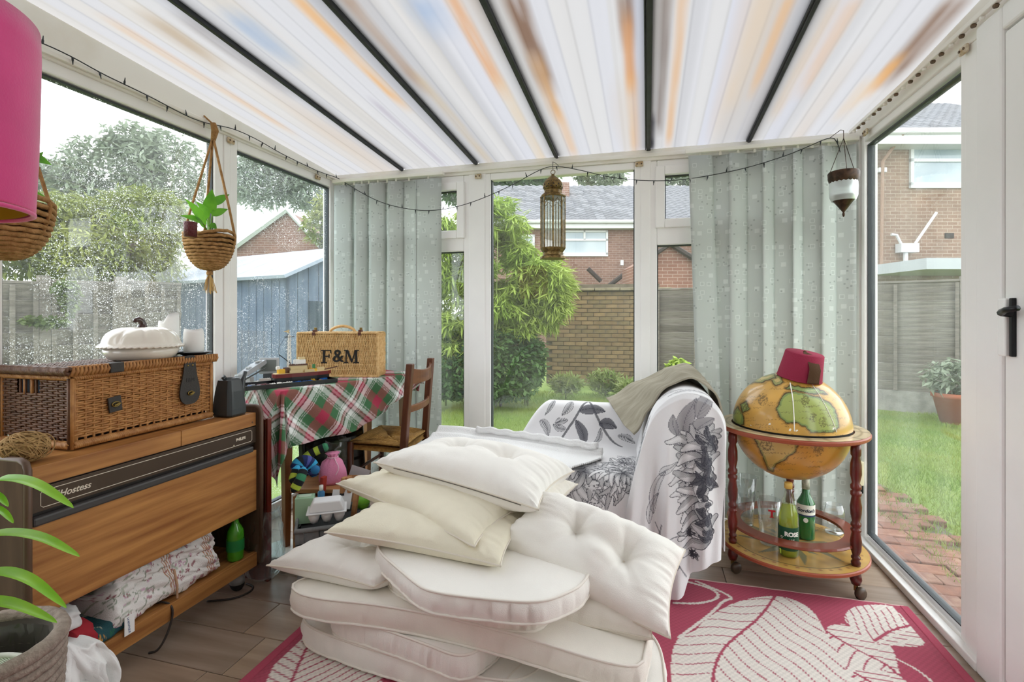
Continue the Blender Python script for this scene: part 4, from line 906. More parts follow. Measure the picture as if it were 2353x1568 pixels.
P[..., 0] += .03*(rid(s_*4, t_*5, 3)-.6)*np.clip(t_*3, 0, 1); P[..., 2] = np.maximum(P[..., 2]+.03*(rid(s_*5+2, t_*4, 8)-.6)-.012, .004)
o = quadmesh('napkin', P, wh, solid=.003); props(o, 'white linen napkin spilling from the trolley shelf onto the floor', 'napkin')
P2 = P.copy(); P2[..., 1] -= .012; P2[..., 0] += .006*np.sin(t_*20)-.01*(1-t_); P2[..., 2] += .018-.01*t_; P2 = P2[:36, :40]
o = quadmesh('napkin', P2, wh, solid=.003); props(o, 'white linen napkin lying over another napkin on the trolley shelf', 'napkin')
# green bottle
def bottle_prof(h, r, neck, nr): return [(0.0, 0), (r*.92, 0), (r, .006), (r, h*.56), (r*.9, h*.63), (nr*1.25, h*.74), (nr, h*.8), (nr, h*.93), (nr*1.12, h*.935), (nr*1.12, h)]
gb = thing('green_bottle', 'bright green glass bottle with silver cap inside the trolley', 'bottle', (-1.64, 1.70, .146))
MB().lathe(bottle_prof(.195, .032, 0, .0125), 28, (-1.64, 1.70, .146)).build('body', mat('lime_glass', '#4fae22', .06, spec=.8, trans=.35, coat=.5), gb, smooth=True)
MB().lathe([(.0335, .04), (.0335, .085)], 28, (-1.64, 1.70, .146), cap=False).build('label', mat('label_green', '#1d7a3a', .5, col2='#d9a32a', vscale=14, ramp=(.55, .6)), gb, smooth=True)
MB().lathe([(.015, .178), (.0155, .198), (.012, .203), (0, .204)], 20, (-1.64, 1.70, .146)).build('cap', mat('foil_silver', '#a7a39a', .3, metal=.8), gb, smooth=True)

# ================================================================ wicker
def weave_face(g, o, ux, uz, W, H, nr, ns, r, nrm, phase=0, x0=0, skip=None, jit=.0012):
    """horizontal strands woven round ns upright stakes, on a face with origin o"""
    o, ux, uz, nrm = map(Vector, (o, ux, uz, nrm)); ux.normalize(); uz.normalize(); nrm.normalize()
    for i in range(nr):
        z = H*(i+.5)/nr; pts = []
        for k in range(ns*2+1):
            x = W*k/(ns*2)
            a = (1 if ((k//2+i+phase) % 2) else -1) if k % 2 else 0
            pts.append(o+ux*x+uz*(z+R_.uniform(-jit, jit))+nrm*(a*r*.9))
        if skip and skip[2] < z < skip[3]:
            A = [p for k, p in enumerate(pts) if W*k/(ns*2) <= skip[0]]; B = [p for k, p in enumerate(pts) if W*k/(ns*2) >= skip[1]]
            for q_ in (A, B):
                if len(q_) > 1: g.tube(q_, r*R_.uniform(.85, 1.1), 5, cap=False)
        else: g.tube(pts, r*R_.uniform(.85, 1.1), 5, cap=False)
def stakes(g, o, ux, uz, W, H, ns, r, nrm, skip=None):
    o, ux, uz, nrm = map(Vector, (o, ux, uz, nrm)); ux.normalize(); uz.normalize()
    for k in range(ns):
        x = W*(k+.5)/ns
        g.tube([o+ux*x, o+ux*x+uz*H], r, 5, cap=False)
def plait(g, pts, r, turns, n=3, amp=.8):
    """a braided border rope along a poly-line"""
    P = [Vector(p) for p in pts]; seg = [(P[i+1]-P[i]).length for i in range(len(P)-1)]; tot = sum(seg)
    m = int(turns*8)
    for k in range(n):
        path = []
        for j in range(m+1):
            s_ = tot*j/m; i = 0
            while i < len(seg)-1 and s_ > seg[i]: s_ -= seg[i]; i += 1
            p = P[i]+(P[i+1]-P[i])*(s_/seg[i]); t = (P[i+1]-P[i]).normalized(); a = t.orthogonal().normalized() if abs(t.z) > .9 else Vector((0, 0, 1)); b = t.cross(a); th = 2*PI*(j/8+k/n)
            path.append(p+(a*math.cos(th)+b*math.sin(th))*r*amp)
        g.tube(path, r*.62, 5)
wk_l = mat('wicker_tan', '#bd8a52', .5, col2='#936034', vscale=45, spec=.4, ramp=(.3, .75)); wk_d = mat('wicker_dark', '#6d4a32', .5, col2='#4a2f1e', vscale=40, ramp=(.3, .75)); wk_in = mat('wicker_gap', '#2a190e', .9); lea = mat('leather_dark', '#2f2a26', .5, bump=.15, bscale=200); bras = mat('brass_aged', '#8f7a45', .35, metal=.9)
HX0, HX1, HY0, HY1, HZ0, HZ1 = -1.99, -1.69, 1.125, 1.625, .742, .968
ham = thing('wicker_hamper', 'large brown wicker hamper with leather straps standing on the trolley', 'hamper', (-1.84, 1.375, HZ0))
MB().b2((HX0+.012, HY0+.012, HZ0+.006), (HX1-.012, HY1-.012, HZ1-.004)).build('lining', wk_in, ham)
g = MB(); weave_face(g, (HX1, HY0, HZ0+.03), (0, 1, 0), (0, 0, 1), .5, .185, 26, 20, .0042, (1, 0, 0)); stakes(g, (HX1, HY0, HZ0), (0, 1, 0), (0, 0, 1), .5, .22, 20, .004, (1, 0, 0)); g.build('front_weave', wk_l, ham, smooth=True, kind='stuff')
g = MB(); weave_face(g, (HX0, HY0, HZ0+.03), (1, 0, 0), (0, 0, 1), .3, .185, 26, 13, .0042, (0, -1, 0), skip=(.07, .165, .135, .175)); stakes(g, (HX0, HY0, HZ0), (1, 0, 0), (0, 0, 1), .3, .22, 13, .004, (0, -1, 0)); g.build('end_weave', wk_d, ham, smooth=True, kind='stuff')
g = MB(); weave_face(g, (HX0, HY1, HZ0+.03), (1, 0, 0), (0, 0, 1), .3, .185, 26, 13, .0042, (0, 1, 0)); g.build('end_weave', wk_l, ham, smooth=True, kind='stuff')
g = MB(); plait(g, [(HX1+.004, HY0, HZ0+.012), (HX1+.004, HY1, HZ0+.012)], .009, 22, 4, .9); plait(g, [(HX0, HY0-.004, HZ0+.012), (HX1, HY0-.004, HZ0+.012)], .009, 14, 4, .9); g.build('base_plait', wk_l, ham, smooth=True, kind='stuff')
g = MB(); plait(g, [(HX1+.002, HY0, HZ0+.217), (HX1+.002, HY1, HZ0+.217)], .007, 26); plait(g, [(HX0, HY0-.002, HZ0+.217), (HX1, HY0-.002, HZ0+.217)], .007, 16); g.build('rim_plait', wk_l, ham, smooth=True, kind='stuff')
for (x, y) in ((HX1, HY0), (HX1, HY1), (HX0, HY0)):
    for k in range(3): MB().tube([(x+(.006 if k == 1 else 0), y+(-.008 if k == 0 else .006 if k == 2 else -.004), HZ0), (x+(.006 if k == 1 else 0), y+(-.008 if k == 0 else .006 if k == 2 else -.004), HZ1-.01)], .0055, 6).build('corner_post', wk_l if k else wk_d, ham, smooth=True)
# lid
LZ = HZ1+.012; lid = thing('x', None); bpy.data.objects.remove(lid)
g = MB(); weave_face(g, (HX0-.005, HY0-.01, LZ), (1, 0, 0), (0, 1, 0), .305, .51, 50, 11, .0045, (0, 0, 1)); lidw = g.build('lid', wk_d, ham, smooth=True, kind='stuff')
MB().b2((HX0, HY0, LZ-.006), (HX1, HY1, LZ-.002)).build('lid_gap', wk_in, ham)
g = MB()
for j in range(46):
    y = HY0-.012+.524*j/45; g.tube([(HX1-.008, y, LZ-.012), (HX1+.012, y+.003, LZ-.012), (HX1+.017, y+.005, LZ), (HX1+.012, y+.008, LZ+.011), (HX1-.010, y+.009, LZ+.010)], .0055, 5)
g.build('lid_binding', wk_l, ham, smooth=True, kind='stuff')
g = MB(); plait(g, [(HX0-.01, HY0-.014, LZ), (HX1+.01, HY0-.014, LZ)], .011, 12, 4); g.build('lid_end_plait', wk_d, ham, smooth=True, kind='stuff')
# straps
yb = HY0+.12
MB().b2((HX1-.012, yb-.022, LZ-.016), (HX1+.023, yb+.022, LZ+.016)).build('strap_loop', lea, ham, bevel=.003)
pz = HZ0+.118
pt = MB().box((HX1+.010, yb+.0, pz), (.006, .042, .05), rot=Matrix.Rotation(.12, 3, 'X')).build('strap_plate', lea, ham, bevel=.002)
def toggle(c, parent): 
    MB().tube([Vector(c)+Vector((.003, .012*math.cos(t), .0075*math.sin(t))) for t in [2*PI*i/14 for i in range(14)]], .0022, 5, closed=True).build('eyelet', bras, parent, smooth=True)
    MB().box(Vector(c)+Vector((.008, 0, 0)), (.008, .02, .005), rot=Matrix.Rotation(.25, 3, 'X')).build('turn_button', bras, parent, bevel=.001)
toggle((HX1+.012, yb, pz), pt)
ys = HY1-.105
so_ = [(-.022, .018), (.022, .018), (.022, 0), (.03, -.06), (.044, -.11), (.042, -.145), (.024, -.165), (-.0, -.168), (-.024, -.165), (-.042, -.145), (-.044, -.11), (-.03, -.06), (-.022, 0)]
M_ = Matrix(((0, 0, 1, HX1+.013), (1, 0, 0, ys), (0, 1, 0, LZ), (0, 0, 0, 1)))
st = MB().prism(smooth_pts(so_, 1, True), -.002, .003, M_).build('leather_strap', lea, ham, bevel=.001)
MB().b2((HX1-.06, ys-.022, LZ+.010), (HX1+.016, ys+.022, LZ+.014)).build('strap_top', lea, ham, bevel=.002)
toggle((HX1+.016, ys, LZ-.125), st)
for dy in (-.01, .01): MB().lathe([(.004, 0), (.003, .002), (0, .003)], 8, (HX1+.016, ys+dy, LZ-.02), Matrix.Rotation(PI/2, 3, 'Y')).build('rivet', bras, st)
text_obj('embossing', 'F&M', .02, mat('leather_emboss', '#1c1916', .6), st, frameM((HX1+.0165, ys, LZ-.075), (0, 1, 0), (0, 0, 1)), .0004)
# end handle hole with uprights
hx = HX0+.07
MB().b2((hx, HY0+.008, HZ0+.165), (hx+.095, HY0+.0115, HZ0+.205)).build('handle_opening', mat('hole_blue_grey', '#3b4250', .8), ham)
for k in range(1, 3): MB().tube([(hx+.095*k/3, HY0, HZ0+.16), (hx+.095*k/3, HY0, HZ0+.21)], .005, 6).build('handle_bar', wk_l, ham, smooth=True)

# ================================================================ pumpkin dish, candles, twine, jug
TOPZ = LZ+.0105
pc = atZ(326, 828, TOPZ); pc = Vector((-1.80, pc.y+.0, TOPZ)); pc = atX(326, 815, -1.79); pc.z = TOPZ
pd = thing('pumpkin_dish', 'cream lidded pie dish shaped like a pumpkin with brown stalk', 'dish', pc)
crm = mat('cream_glaze', '#e3dccf', .18, spec=.6, coat=.4)
MS = Matrix(((.85, 0, 0), (0, .85, 0), (0, 0, .92)))
MB().lathe([(.10, 0), (.115, .003), (.128, .02), (.137, .047), (.133, .047), (.12, .02), (0, .012)], 56, pc, MS).build('base_dish', crm, pd, smooth=True)
def pump(r, z, th): k = 1-.035*(1-abs(math.sin(th*5))**.5)*min(1, max(0, (z-.055)/.03)); return r*k, z-(.005*(1-abs(math.sin(th*5))**.5) if .08 < z < .124 else 0)
MB().lathe([(.135, .047), (.15, .05), (.152, .054), (.146, .058), (.139, .068), (.134, .086), (.122, .104), (.1, .118), (.07, .126), (.04, .127), (.02, .124), (0, .123)], 100, pc, MS, fn=pump).build('lid', crm, pd, smooth=True)
MB().tube([pc+Vector(p)*.92 for p in ((0, 0, .112), (0, 0, .125), (.0, .002, .138), (0, -.004, .15), (0, -.016, .158), (0, -.027, .154), (0, -.032, .145))], [.022, .016, .013, .012, .010, .008, .005], 12).build('stalk', mat('brown_glaze', '#3b211a', .12, coat=.5), pd, smooth=True)
MB().tube([pc+Vector((.128*math.cos(t)+0, .128*math.sin(t), .0475+.002*math.sin(t*40))) for t in [2*PI*i/120 for i in range(120)]], .004, 6, closed=True).build('fluted_rim', crm, pd, smooth=True)
wax = mat('candle_wax', '#f4f3f0', .5, transl=.15); plt = mat('plate_black', '#1f2023', .35)
def candle(label, c, r, prof, plabel):
    T = thing('pillar_candle', label, 'candle', Vector(c)+Vector((0, 0, .013)))
    def fn(rr, z, th):
        zz = z
        if z > prof[0]: zz = prof[0]+(z-prof[0])*(.5+.5*min(1, max(0, .5+2.2*math.sin(th+prof[2])*prof[3]))+.05*math.sin(th*3+1))
        return rr, zz
    MB().lathe([(0, .0), (r*.95, 0), (r, .004), (r, prof[0]), (r*.99, prof[1]*.85), (r*.94, prof[1]), (r*.84, prof[1]*.97), (r*.3, prof[0]*.9), (0, prof[0]*.88)], 40, Vector(c)+Vector((0, 0, .0135)), fn=fn).build('wax', wax, T, smooth=True)
    MB().tube([Vector(c)+Vector((0, 0, prof[0]*.85)), Vector(c)+Vector((.002, .001, prof[0]*.85+.02))], .0012, 5).build('wick', blk, T)
    D_ = MB().lathe([(0, .0), (r*.9, 0), (r*1.2, .004), (r*1.75, .013), (r*1.72, .015), (r*1.2, .0075), (0, .0065)], 36, c).build('candle_plate', plt, None, smooth=True, local=True)
    props(D_, plabel, 'plate')
candle('tall white pillar candle with a burnt-down rim behind the pumpkin dish', (-1.86, 1.59, TOPZ), .036, (.09, .155, 1.0, .9), 'black candle plate half hidden behind the pumpkin dish')
candle('short rounded white candle at the end of the hamper', (-1.745, 1.6, TOPZ), .036, (.05, .092, 2.4, .6), 'black candle plate at the right end of the hamper lid')
# twine ball
tb = atZ(55, 1018, .738+.043); tb = Vector((-1.675, 1.035, .738+.043)); tb = atX(55, 1018, -1.68); tb.z = .738+.043
tw = thing('twine_ball', 'ball of jute twine on the near end of the trolley', 'twine', tb-Vector((0, 0, .043)))
jt = mat('jute_twine', '#b08f5d', .9, col2='#8a6c42', vscale=80, bump=.3, bscale=300)
MB().lathe([(0, -.04)]+[(.05*math.cos(a), .04*math.sin(a)) for a in [(-.5+i/10)*PI for i in range(1, 10)]]+[(0, .04)], 20, tb).build('core', jt, tw, smooth=True)
g = MB()
for k in range(34):
    tilt = Euler((1.1+R_.uniform(-.12, .12), 0, k*2*PI/34)).to_matrix() if k < 24 else Euler((.5, .15*(k-28), 1.0+.1*k)).to_matrix(); pts = []
    for j in range(26):
        a = 2*PI*j/25; p = (tilt@Vector((math.cos(a), math.sin(a), .25*math.sin(k*1.7)))).normalized(); pts.append(tb+Vector((p.x*.051, p.y*.0575, p.z*.0425)))
    g.tube(pts, .0018, 5)
g.build('wound_strands', jt, tw, smooth=True, kind='stuff')
MB().tube(smooth_pts([tb+Vector(p) for p in ((.01, .035, .03), (.0, .06, .025), (.0, .078, .0), (.0, .07, -.03), (0, .045, -.04))], 2), .0018, 5).build('loose_end', jt, tw, smooth=True)
# angular grey jug
jb = Vector((-1.66, 1.69, .74))
jg = thing('watering_jug', 'small charcoal faceted watering jug on the far end of the trolley', 'jug', jb)
jm = mat('charcoal_plastic', '#33383a', .3, spec=.6)
def jfn(r, z, th):
    k = 1/max(abs(math.cos(th)), abs(math.sin(th))); k = min(k, 1.22); return r*k, z
MB().lathe([(0, 0), (.045, 0), (.05, .008), (.05, .03), (.042, .1), (.034, .145), (.028, .15), (.026, .149), (.024, .14), (0, .14)], 40, jb, fn=jfn).build('body', jm, jg, bevel=0, smooth=False)
MB().tube([jb+Vector(p) for p in ((.0, .04, .02), (0, .062, .07), (0, .072, .14), (0, .085, .17))], [.014, .013, .010, .008], 10).build('spout', jm, jg, smooth=True)
MB().tube([jb+Vector(p) for p in ((0, -.022, .145), (0, -.034, .158), (0, -.028, .163), (0, -.018, .15))], .006, 8).build('handle_tab', jm, jg, smooth=True)
MB().lathe([(.028, .148), (.029, .152), (.023, .152), (.022, .148)], 24, jb).build('rim', jm, jg, smooth=True)
# ================================================================ side table with plaid cloth
TZ = .80
e1 = Vector((.313, .95, 0)).normalized(); e2 = Vector((-e1.y, e1.x, 0)); K = Vector((-1.616, 1.95, 0))
TL, TD = .86, .42
def TP(a, b, z=0.0): v = K+e1*a+e2*b; return Vector((v.x, v.y, z))
rzT = math.atan2(e1.y, e1.x)
tb_m = wood('table_oak', '#6e4526', '#8a5a33', 2, 5, .4, 9, .03); tbr = wood('table_rail', '#8a5a2c', '#a2703c', 1, 5, .4, 9, .03)
tab = thing('side_table', 'wooden side table with tapered legs under the tartan cloth', 'table', TP(TL/2, TD/2))
MB().box(TP(TL/2, TD/2, TZ-.011), (TL, TD, .022), rzT).build('table_top', tb_m, tab, bevel=.003)
for b in (.035, TD-.035): MB().box(TP(TL/2, b, TZ-.062), (TL-.1, .02, .08), rzT).build('apron_rail', tbr, tab)
for a in (.035, TL-.035): MB().box(TP(a, TD/2, TZ-.062), (.02, TD-.1, .08), rzT).build('apron_rail', tbr, tab)
for a in (.05, TL-.05):
    for b in (.05, TD-.05):
        v = []; 
        for z, h in ((0, .012), (TZ-.1, .022), (TZ-.022, .022)): v += [TP(a+h*x, b+h*y, z) for x, y in ((-1, -1), (1, -1), (1, 1), (-1, 1))]
        f = [(3, 2, 1, 0), (8, 9, 10, 11)]+[(i*4+k, i*4+(k+1) % 4, i*4+4+(k+1) % 4, i*4+4+k) for i in range(2) for k in range(4)]
        mesh_obj('leg', v, f, tb_m, tab, bevel=.002)
# tartan cloth
def tartan(u, v):
    """u, v in metres across the cloth"""
    G, Rd, Wt, Bk = map(np.array, (S('#3f6b46'), S('#b0324e'), S('#dfe4de'), S('#35261f')))
    def band(x):
        x = np.mod(x, .25)/.25; c = np.zeros(x.shape+(3,)); c[...] = S('#3f6b46')
        def put(a, b, col): c[(x >= a) & (x < b)] = col
        put(.0, .14, S('#a8324c')); put(.14, .30, S('#3d6a44')); put(.34, .355, S('#e6e9e4')); put(.38, .395, S('#e6e9e4')); put(.42, .52, S('#eef2ee')); put(.52, .55, S('#3a2522')); put(.55, .60, S('#d9a0a8')); put(.60, .63, S('#a02a44')); put(.63, .70, S('#eef2ee')); put(.73, .745, S('#e6e9e4')); put(.78, .92, S('#3d6a44')); put(.92, 1, S('#a8324c'))
        return c
    return band(u)*.5+band(v)*.5
cm = mat('tartan_cotton', attr=True, rough=.85, bump=.2, bscale=300)
nu, nv = 260, 200
A_, B_ = np.meshgrid(np.linspace(-.34, TL+.12, nu), np.linspace(-.26, TD+.02, nv), indexing='ij')
oa = np.where(A_ < 0, -A_, np.where(A_ > TL, A_-TL, 0.0)); ob = np.where(B_ < 0, -B_, np.where(B_ > TD, B_-TD, 0.0))
drop = np.hypot(oa, ob)
hang = np.maximum(oa, ob)+.35*np.minimum(oa, ob)
wob = .018*np.sin(A_*17+1)+.012*np.sin(A_*31)
ang = np.arctan2(ob, oa+1e-9)
both = (oa > 0) & (ob > 0)
ro_ = .012+.05*np.clip(drop/.3, 0, 1)*(.5+.5*np.sin(A_*19+B_*7))
# outward offset of the hanging cloth; at the near corner it gathers into a tall fold
ca = np.clip(A_, 0, TL); cb = np.clip(B_, 0, TD)
dirx = np.where(drop > 0, (A_-ca)/(drop+1e-9), 0); diry = np.where(drop > 0, (B_-cb)/(drop+1e-9), 0)
fold = np.where(both, .03*np.sin(ang*8)*np.clip(drop/.15, 0, 1), .016*np.sin((A_+B_)*26)*np.clip(drop/.2, 0, 1))
off = .008+np.clip(drop, 0, .02)*.4+np.clip(drop/.3, 0, 1)*.022+fold*.8+np.where(both, .05*np.clip(drop/.35, 0, 1), 0)
off = np.where(drop > 0, off, 0)
aa = ca+dirx*off; bb = cb+diry*off
zz = np.where(drop > 0, TZ+.003-np.clip(drop-.006, 0, 1), TZ+.003)
# the hem is cut on a slant towards the far end (cloth lies askew)
zz = np.where((ob > 0) & (A_ > .38), np.maximum(zz, TZ-.26+(A_-.38)*.42), zz)
zz = np.where((oa > 0) & (A_ < 0) & (ob <= 0), np.maximum(zz, .45), zz)
P = np.stack([K.x+e1.x*aa+e2.x*bb, K.y+e1.y*aa+e2.y*bb, zz], -1); P[..., 2] += .0012*vnoise(A_*30, B_*30, 3)
P[..., 0] = np.maximum(P[..., 0], XL+.02)
an = .85; Ct = tartan((A_*math.cos(an)+B_*math.sin(an))+3, (-A_*math.sin(an)+B_*math.cos(an))+3)
ct = quadmesh('tartan_cloth', P, cm, None, cols=Ct, solid=.002); props(ct, 'red, green and white tartan cloth draped over the side table', 'tablecloth')
# hanging end seen beneath the far side of the table
s_, t_ = np.meshgrid(np.linspace(0, 1, 60), np.linspace(0, 1, 40), indexing='ij')
CZ = TZ+.0055
# ================================================================ picnic basket with letters
bc = atD(775, 862, 2.80); bw, bh, bdp = .445, .245, .17
fx = Vector((_c, _s, 0)); fy = Vector((-_s, _c, 0))
def BP(x, y, z): v = Vector((bc.x, bc.y, CZ))+fx*x+fy*y; return Vector((v.x, v.y, CZ+z))
wk_p = mat('wicker_pale', '#c79c62', .5, col2='#e6c48c', vscale=60, ramp=(.3, .7)); wk_pi = mat('wicker_pale_gap', '#6b4b28', .9)
pb_ = thing('picnic_hamper', 'pale wicker picnic hamper with black letters on the tartan table', 'hamper', BP(0, bdp/2, 0))
MB().box(BP(0, bdp/2, bh/2), (bw-.02, bdp-.02, bh-.012), YAW).build('lining', wk_pi, pb_)
g = MB(); 
def vweave(g, o, ux, W, H, n, nb, r, nrm):
    for i in range(n):
        x = W*(i+.5)/n; pts = []
        for k in range(nb*2+1):
            a = (1 if ((k//2+i) % 2) else -1) if k % 2 else 0
            pts.append(Vector(o)+Vector(ux)*(x+R_.uniform(-.0006, .0006))+Vector((0, 0, 1))*(H*k/(nb*2))+Vector(nrm)*(a*r*.8))
        g.tube(pts, r*R_.uniform(.85, 1.05), 5, cap=False)
vweave(g, BP(-bw/2, 0, 0), fx, bw, bh, 66, 9, .0034, -fy)
for k in range(9): g.tube([BP(-bw/2, 0, bh*(k+.5)/9), BP(bw/2, 0, bh*(k+.5)/9)], .0036, 5)
g.build('front_weave', wk_p, pb_, smooth=True, kind='stuff')
g = MB(); vweave(g, BP(-bw/2, bdp, 0), -fy, bdp, bh, 24, 9, .0034, -fx); vweave(g, BP(bw/2, 0, 0), fy, bdp, bh, 24, 9, .0034, fx); g.build('end_weave', wk_p, pb_, smooth=True, kind='stuff')
g = MB(); weave_face(g, BP(-bw/2, 0, bh), fx, fy, bw, bdp, 22, 20, .0036, (0, 0, 1)); g.build('lid_weave', wk_p, pb_, smooth=True, kind='stuff')
g = MB(); plait(g, [BP(-bw/2, -.002, bh), BP(bw/2, -.002, bh)], .0055, 30); plait(g, [BP(-bw/2, -.002, .004), BP(bw/2, -.002, .004)], .005, 30); plait(g, [BP(-bw/2, 0, 0), BP(-bw/2, 0, bh)], .005, 18); plait(g, [BP(bw/2, 0, 0), BP(bw/2, 0, bh)], .005, 18); g.build('edge_plait', wk_p, pb_, smooth=True, kind='stuff')
MB().tube(smooth_pts([BP(-.075, bdp*.5, bh), BP(-.06, bdp*.5, bh+.025), BP(0, bdp*.5, bh+.042), BP(.06, bdp*.5, bh+.025), BP(.075, bdp*.5, bh)], 2), .008, 8).build('carry_handle', wk_p, pb_, smooth=True)
br_l = mat('leather_brown', '#5a2f1e', .45)
for x in (-.13, .125):
    st = MB().box(BP(x, .012, bh+.010), (.018, .035, .018), YAW).build('strap', br_l, pb_, bevel=.004)
    MB().box(BP(x, -.007, bh-.004), (.018, .005, .018), YAW).build('strap_end', br_l, st, bevel=.001)
    MB().box(BP(x, .02, bh+.024), (.014, .012, .014), YAW).build('buckle', bras, st, bevel=.002)
ink = mat('ink_black', '#161412', .7)
LM = frameM(BP(.012, -.0055, bh*.47), fx, (0, 0, 1))
def glyph(bars, polys=()):
    g = MB()
    for x0, z0, x1, z1 in bars: g.prism([(x0, z0), (x1, z0), (x1, z1), (x0, z1)], -.001, .001, LM)
    for p_ in polys: g.prism(p_, -.001, .001, LM)
    g.build('lettering', ink, pb_)
glyph([(-.092, -.036, -.079, .036), (-.102, .031, -.045, .037), (-.102, -.037, -.069, -.031), (-.05, .018, -.045, .034), (-.083, -.002, -.057, .005), (-.06, -.009, -.055, .012)])
glyph([(.035, -.034, .041, .034), (.088, -.034, .1, .034), (.026, .031, .046, .037), (.085, .031, .11, .037), (.026, -.037, .05, -.031), (.079, -.037, .11, -.031)], [[(.036, .037), (.05, .037), (.072, -.02), (.066, -.034)], [(.066, -.034), (.072, -.034), (.094, .03), (.088, .037)]])
text_obj('lettering', '&', .1, ink, pb_, frameM(BP(.005, -.0055, bh*.47), fx, (0, 0, 1)), .001, bold=.0012)
# ================================================================ toy-brick models on the table
def tcol(n, h): return mat('toy_'+n, h, .3, spec=.5)
TB = dict(grey=tcol('grey', '#9a9ea2'), lgrey=tcol('light_grey', '#c2c6c8'), dgrey=tcol('dark_grey', '#50565a'), blue=tcol('blue', '#1f5fa8'), white=tcol('white', '#eceae4'), black=tcol('black', '#141416'), red=tcol('dark_red', '#6a1a1c'), yel=tcol('yellow', '#e0b020'), tan=tcol('tan', '#d3bd8c'), grn=tcol('green', '#2f7a3e'), brn=tcol('brown', '#5a3420'))
def brick(c, s, col, parent, rz=0.0, studs=True, name='toy_brick'):
    g = MB().box((c[0], c[1], c[2]+s[2]/2), s, rz); M_ = Matrix.Rotation(rz, 3, 'Z')
    if studs and s[0] < .09:
        n0, n1 = max(1, int(s[0]/.008)), max(1, int(s[1]/.008))
        for i in range(n0):
            for j in range(n1): p = Vector(c)+M_@Vector(((i+.5)/n0*s[0]-s[0]/2, (j+.5)/n1*s[1]-s[1]/2, s[2])); g.lathe([(.0024, 0), (.0024, .0017)], 8, p)
    return g.build(name, TB[col], parent)
def on_table(u, v, z=None): z = CZ if z is None else z; return atZ(u, v, z)
tray = thing('serving_tray', 'shallow black tray holding loose toy bricks on the tartan cloth', 'tray', TP(.25, .12, CZ))
tc_ = (on_table(570, 897)+on_table(770, 880))/2; tdir = (on_table(775, 879)-on_table(565, 899)); tl_ = tdir.length; tz_ = math.atan2(tdir.y, tdir.x); tc_ = tc_+Matrix.Rotation(tz_, 3, 'Z')@Vector((0, .07, 0))
MB().box((tc_.x, tc_.y, CZ+.004), (tl_, .15, .008), tz_).build('base', TB['black'], tray, bevel=.003)
for s in (-1, 1):
    p = tc_+Matrix.Rotation(tz_, 3, 'Z')@Vector((0, s*.073, 0)); MB().box((p.x, p.y, CZ+.010), (tl_, .005, .02), tz_).build('rim', TB['black'], tray)
    p = tc_+Matrix.Rotation(tz_, 3, 'Z')@Vector((s*tl_/2, 0, 0)); MB().box((p.x, p.y, CZ+.010), (.005, .146, .02), tz_).build('rim', TB['black'], tray)
def trayp(a, b, z=.0085): v = tc_+Matrix.Rotation(tz_, 3, 'Z')@Vector((a, b, 0)); return Vector((v.x, v.y, CZ+z))
lb = [('blue', 'blue'), ('white', 'white'), ('blue', 'blue'), ('grey', 'grey'), ('white', 'white'), ('yel', 'yellow'), ('red', 'dark red'), ('blue', 'blue')]
for k in range(26):
    col, nm = lb[k % 8]; a = -tl_/2+.02+(tl_-.04)*((k*.37) % 1); b = -.06+.07*((k*.61) % 1) if k % 3 else -.055
    o = brick(trayp(a, b), (.016 if k % 2 else .03, .016, .0096), col, None, R_.uniform(0, 3))
    props(o, 'loose %s toy brick lying in the black tray' % nm, 'toy brick', 'loose %s toy bricks in the tray' % nm)
# ship model
sc_ = thing('toy_ship', 'toy-brick boat with dark red hull, tan cabin and white mast', 'toy boat', trayp(.06, .02))
sd = tdir.normalized(); sn = Vector((-sd.y, sd.x, 0))
S0 = trayp(.075, .035, .02)
def SP(a, b, z): return Vector((S0.x, S0.y, S0.z+z))+sd*a+sn*b
hull = [(-.14, 0), (-.135, .03), (-.06, .038), (.07, .036), (.13, .02), (.155, 0), (.13, -.02), (.07, -.036), (-.06, -.038), (-.135, -.03)]
Mh = Matrix(((sd.x, sn.x, 0, S0.x), (sd.y, sn.y, 0, S0.y), (0, 0, 1, S0.z), (0, 0, 0, 1)))
MB().prism([(x*.94, y*.85) for x, y in hull], -.012, .016, Mh).build('keel', TB['black'], sc_)
MB().prism(hull, .016, .034, Mh).build('hull', TB['red'], sc_)
MB().prism([(x*.97, y*.8) for x, y in hull], .034, .036, Mh).build('deck', TB['tan'], sc_)
for (a, b, z, sx, sy, sz, c) in ((-.02, 0, .036, .08, .045, .035, 'tan'), (-.02, 0, .071, .085, .05, .006, 'brn'), (-.01, 0, .077, .05, .035, .022, 'white'), (.0, .0, .099, .03, .02, .012, 'tan'), (.06, 0, .036, .03, .03, .012, 'yel'), (.065, .005, .048, .012, .012, .022, 'grn'), (-.1, 0, .036, .03, .03, .02, 'yel'), (-.115, 0, .056, .016, .016, .014, 'white'), (.1, 0, .036, .03, .016, .018, 'tan'), (-.075, 0, .036, .02, .03, .026, 'brn'), (.03, -.03, .036, .05, .005, .012, 'tan'), (-.04, -.035, .036, .06, .004, .014, 'tan')):
    p = SP(a, b, z); brick(p, (sx, sy, sz), c, sc_, tz_, name='cabin_brick')
ms = MB()
for a in (-.008, .008):
    for b in (-.008, .008): ms.tube([SP(-.06+a, b, .036), SP(-.06+a*.4, b*.4, .225)], .002, 5)
for k in range(9): z = .05+k*.021; ms.tube([SP(-.068, -.008, z), SP(-.052, .008, z+.02)], .0016, 4); ms.tube([SP(-.052, -.008, z), SP(-.068, .008, z+.02)], .0016, 4)
ms.build('lattice_mast', TB['white'], sc_)
MB().tube([SP(-.06, 0, .2), SP(-.06, 0, .245)], .0015, 5).build('mast_tip', TB['lgrey'], sc_)
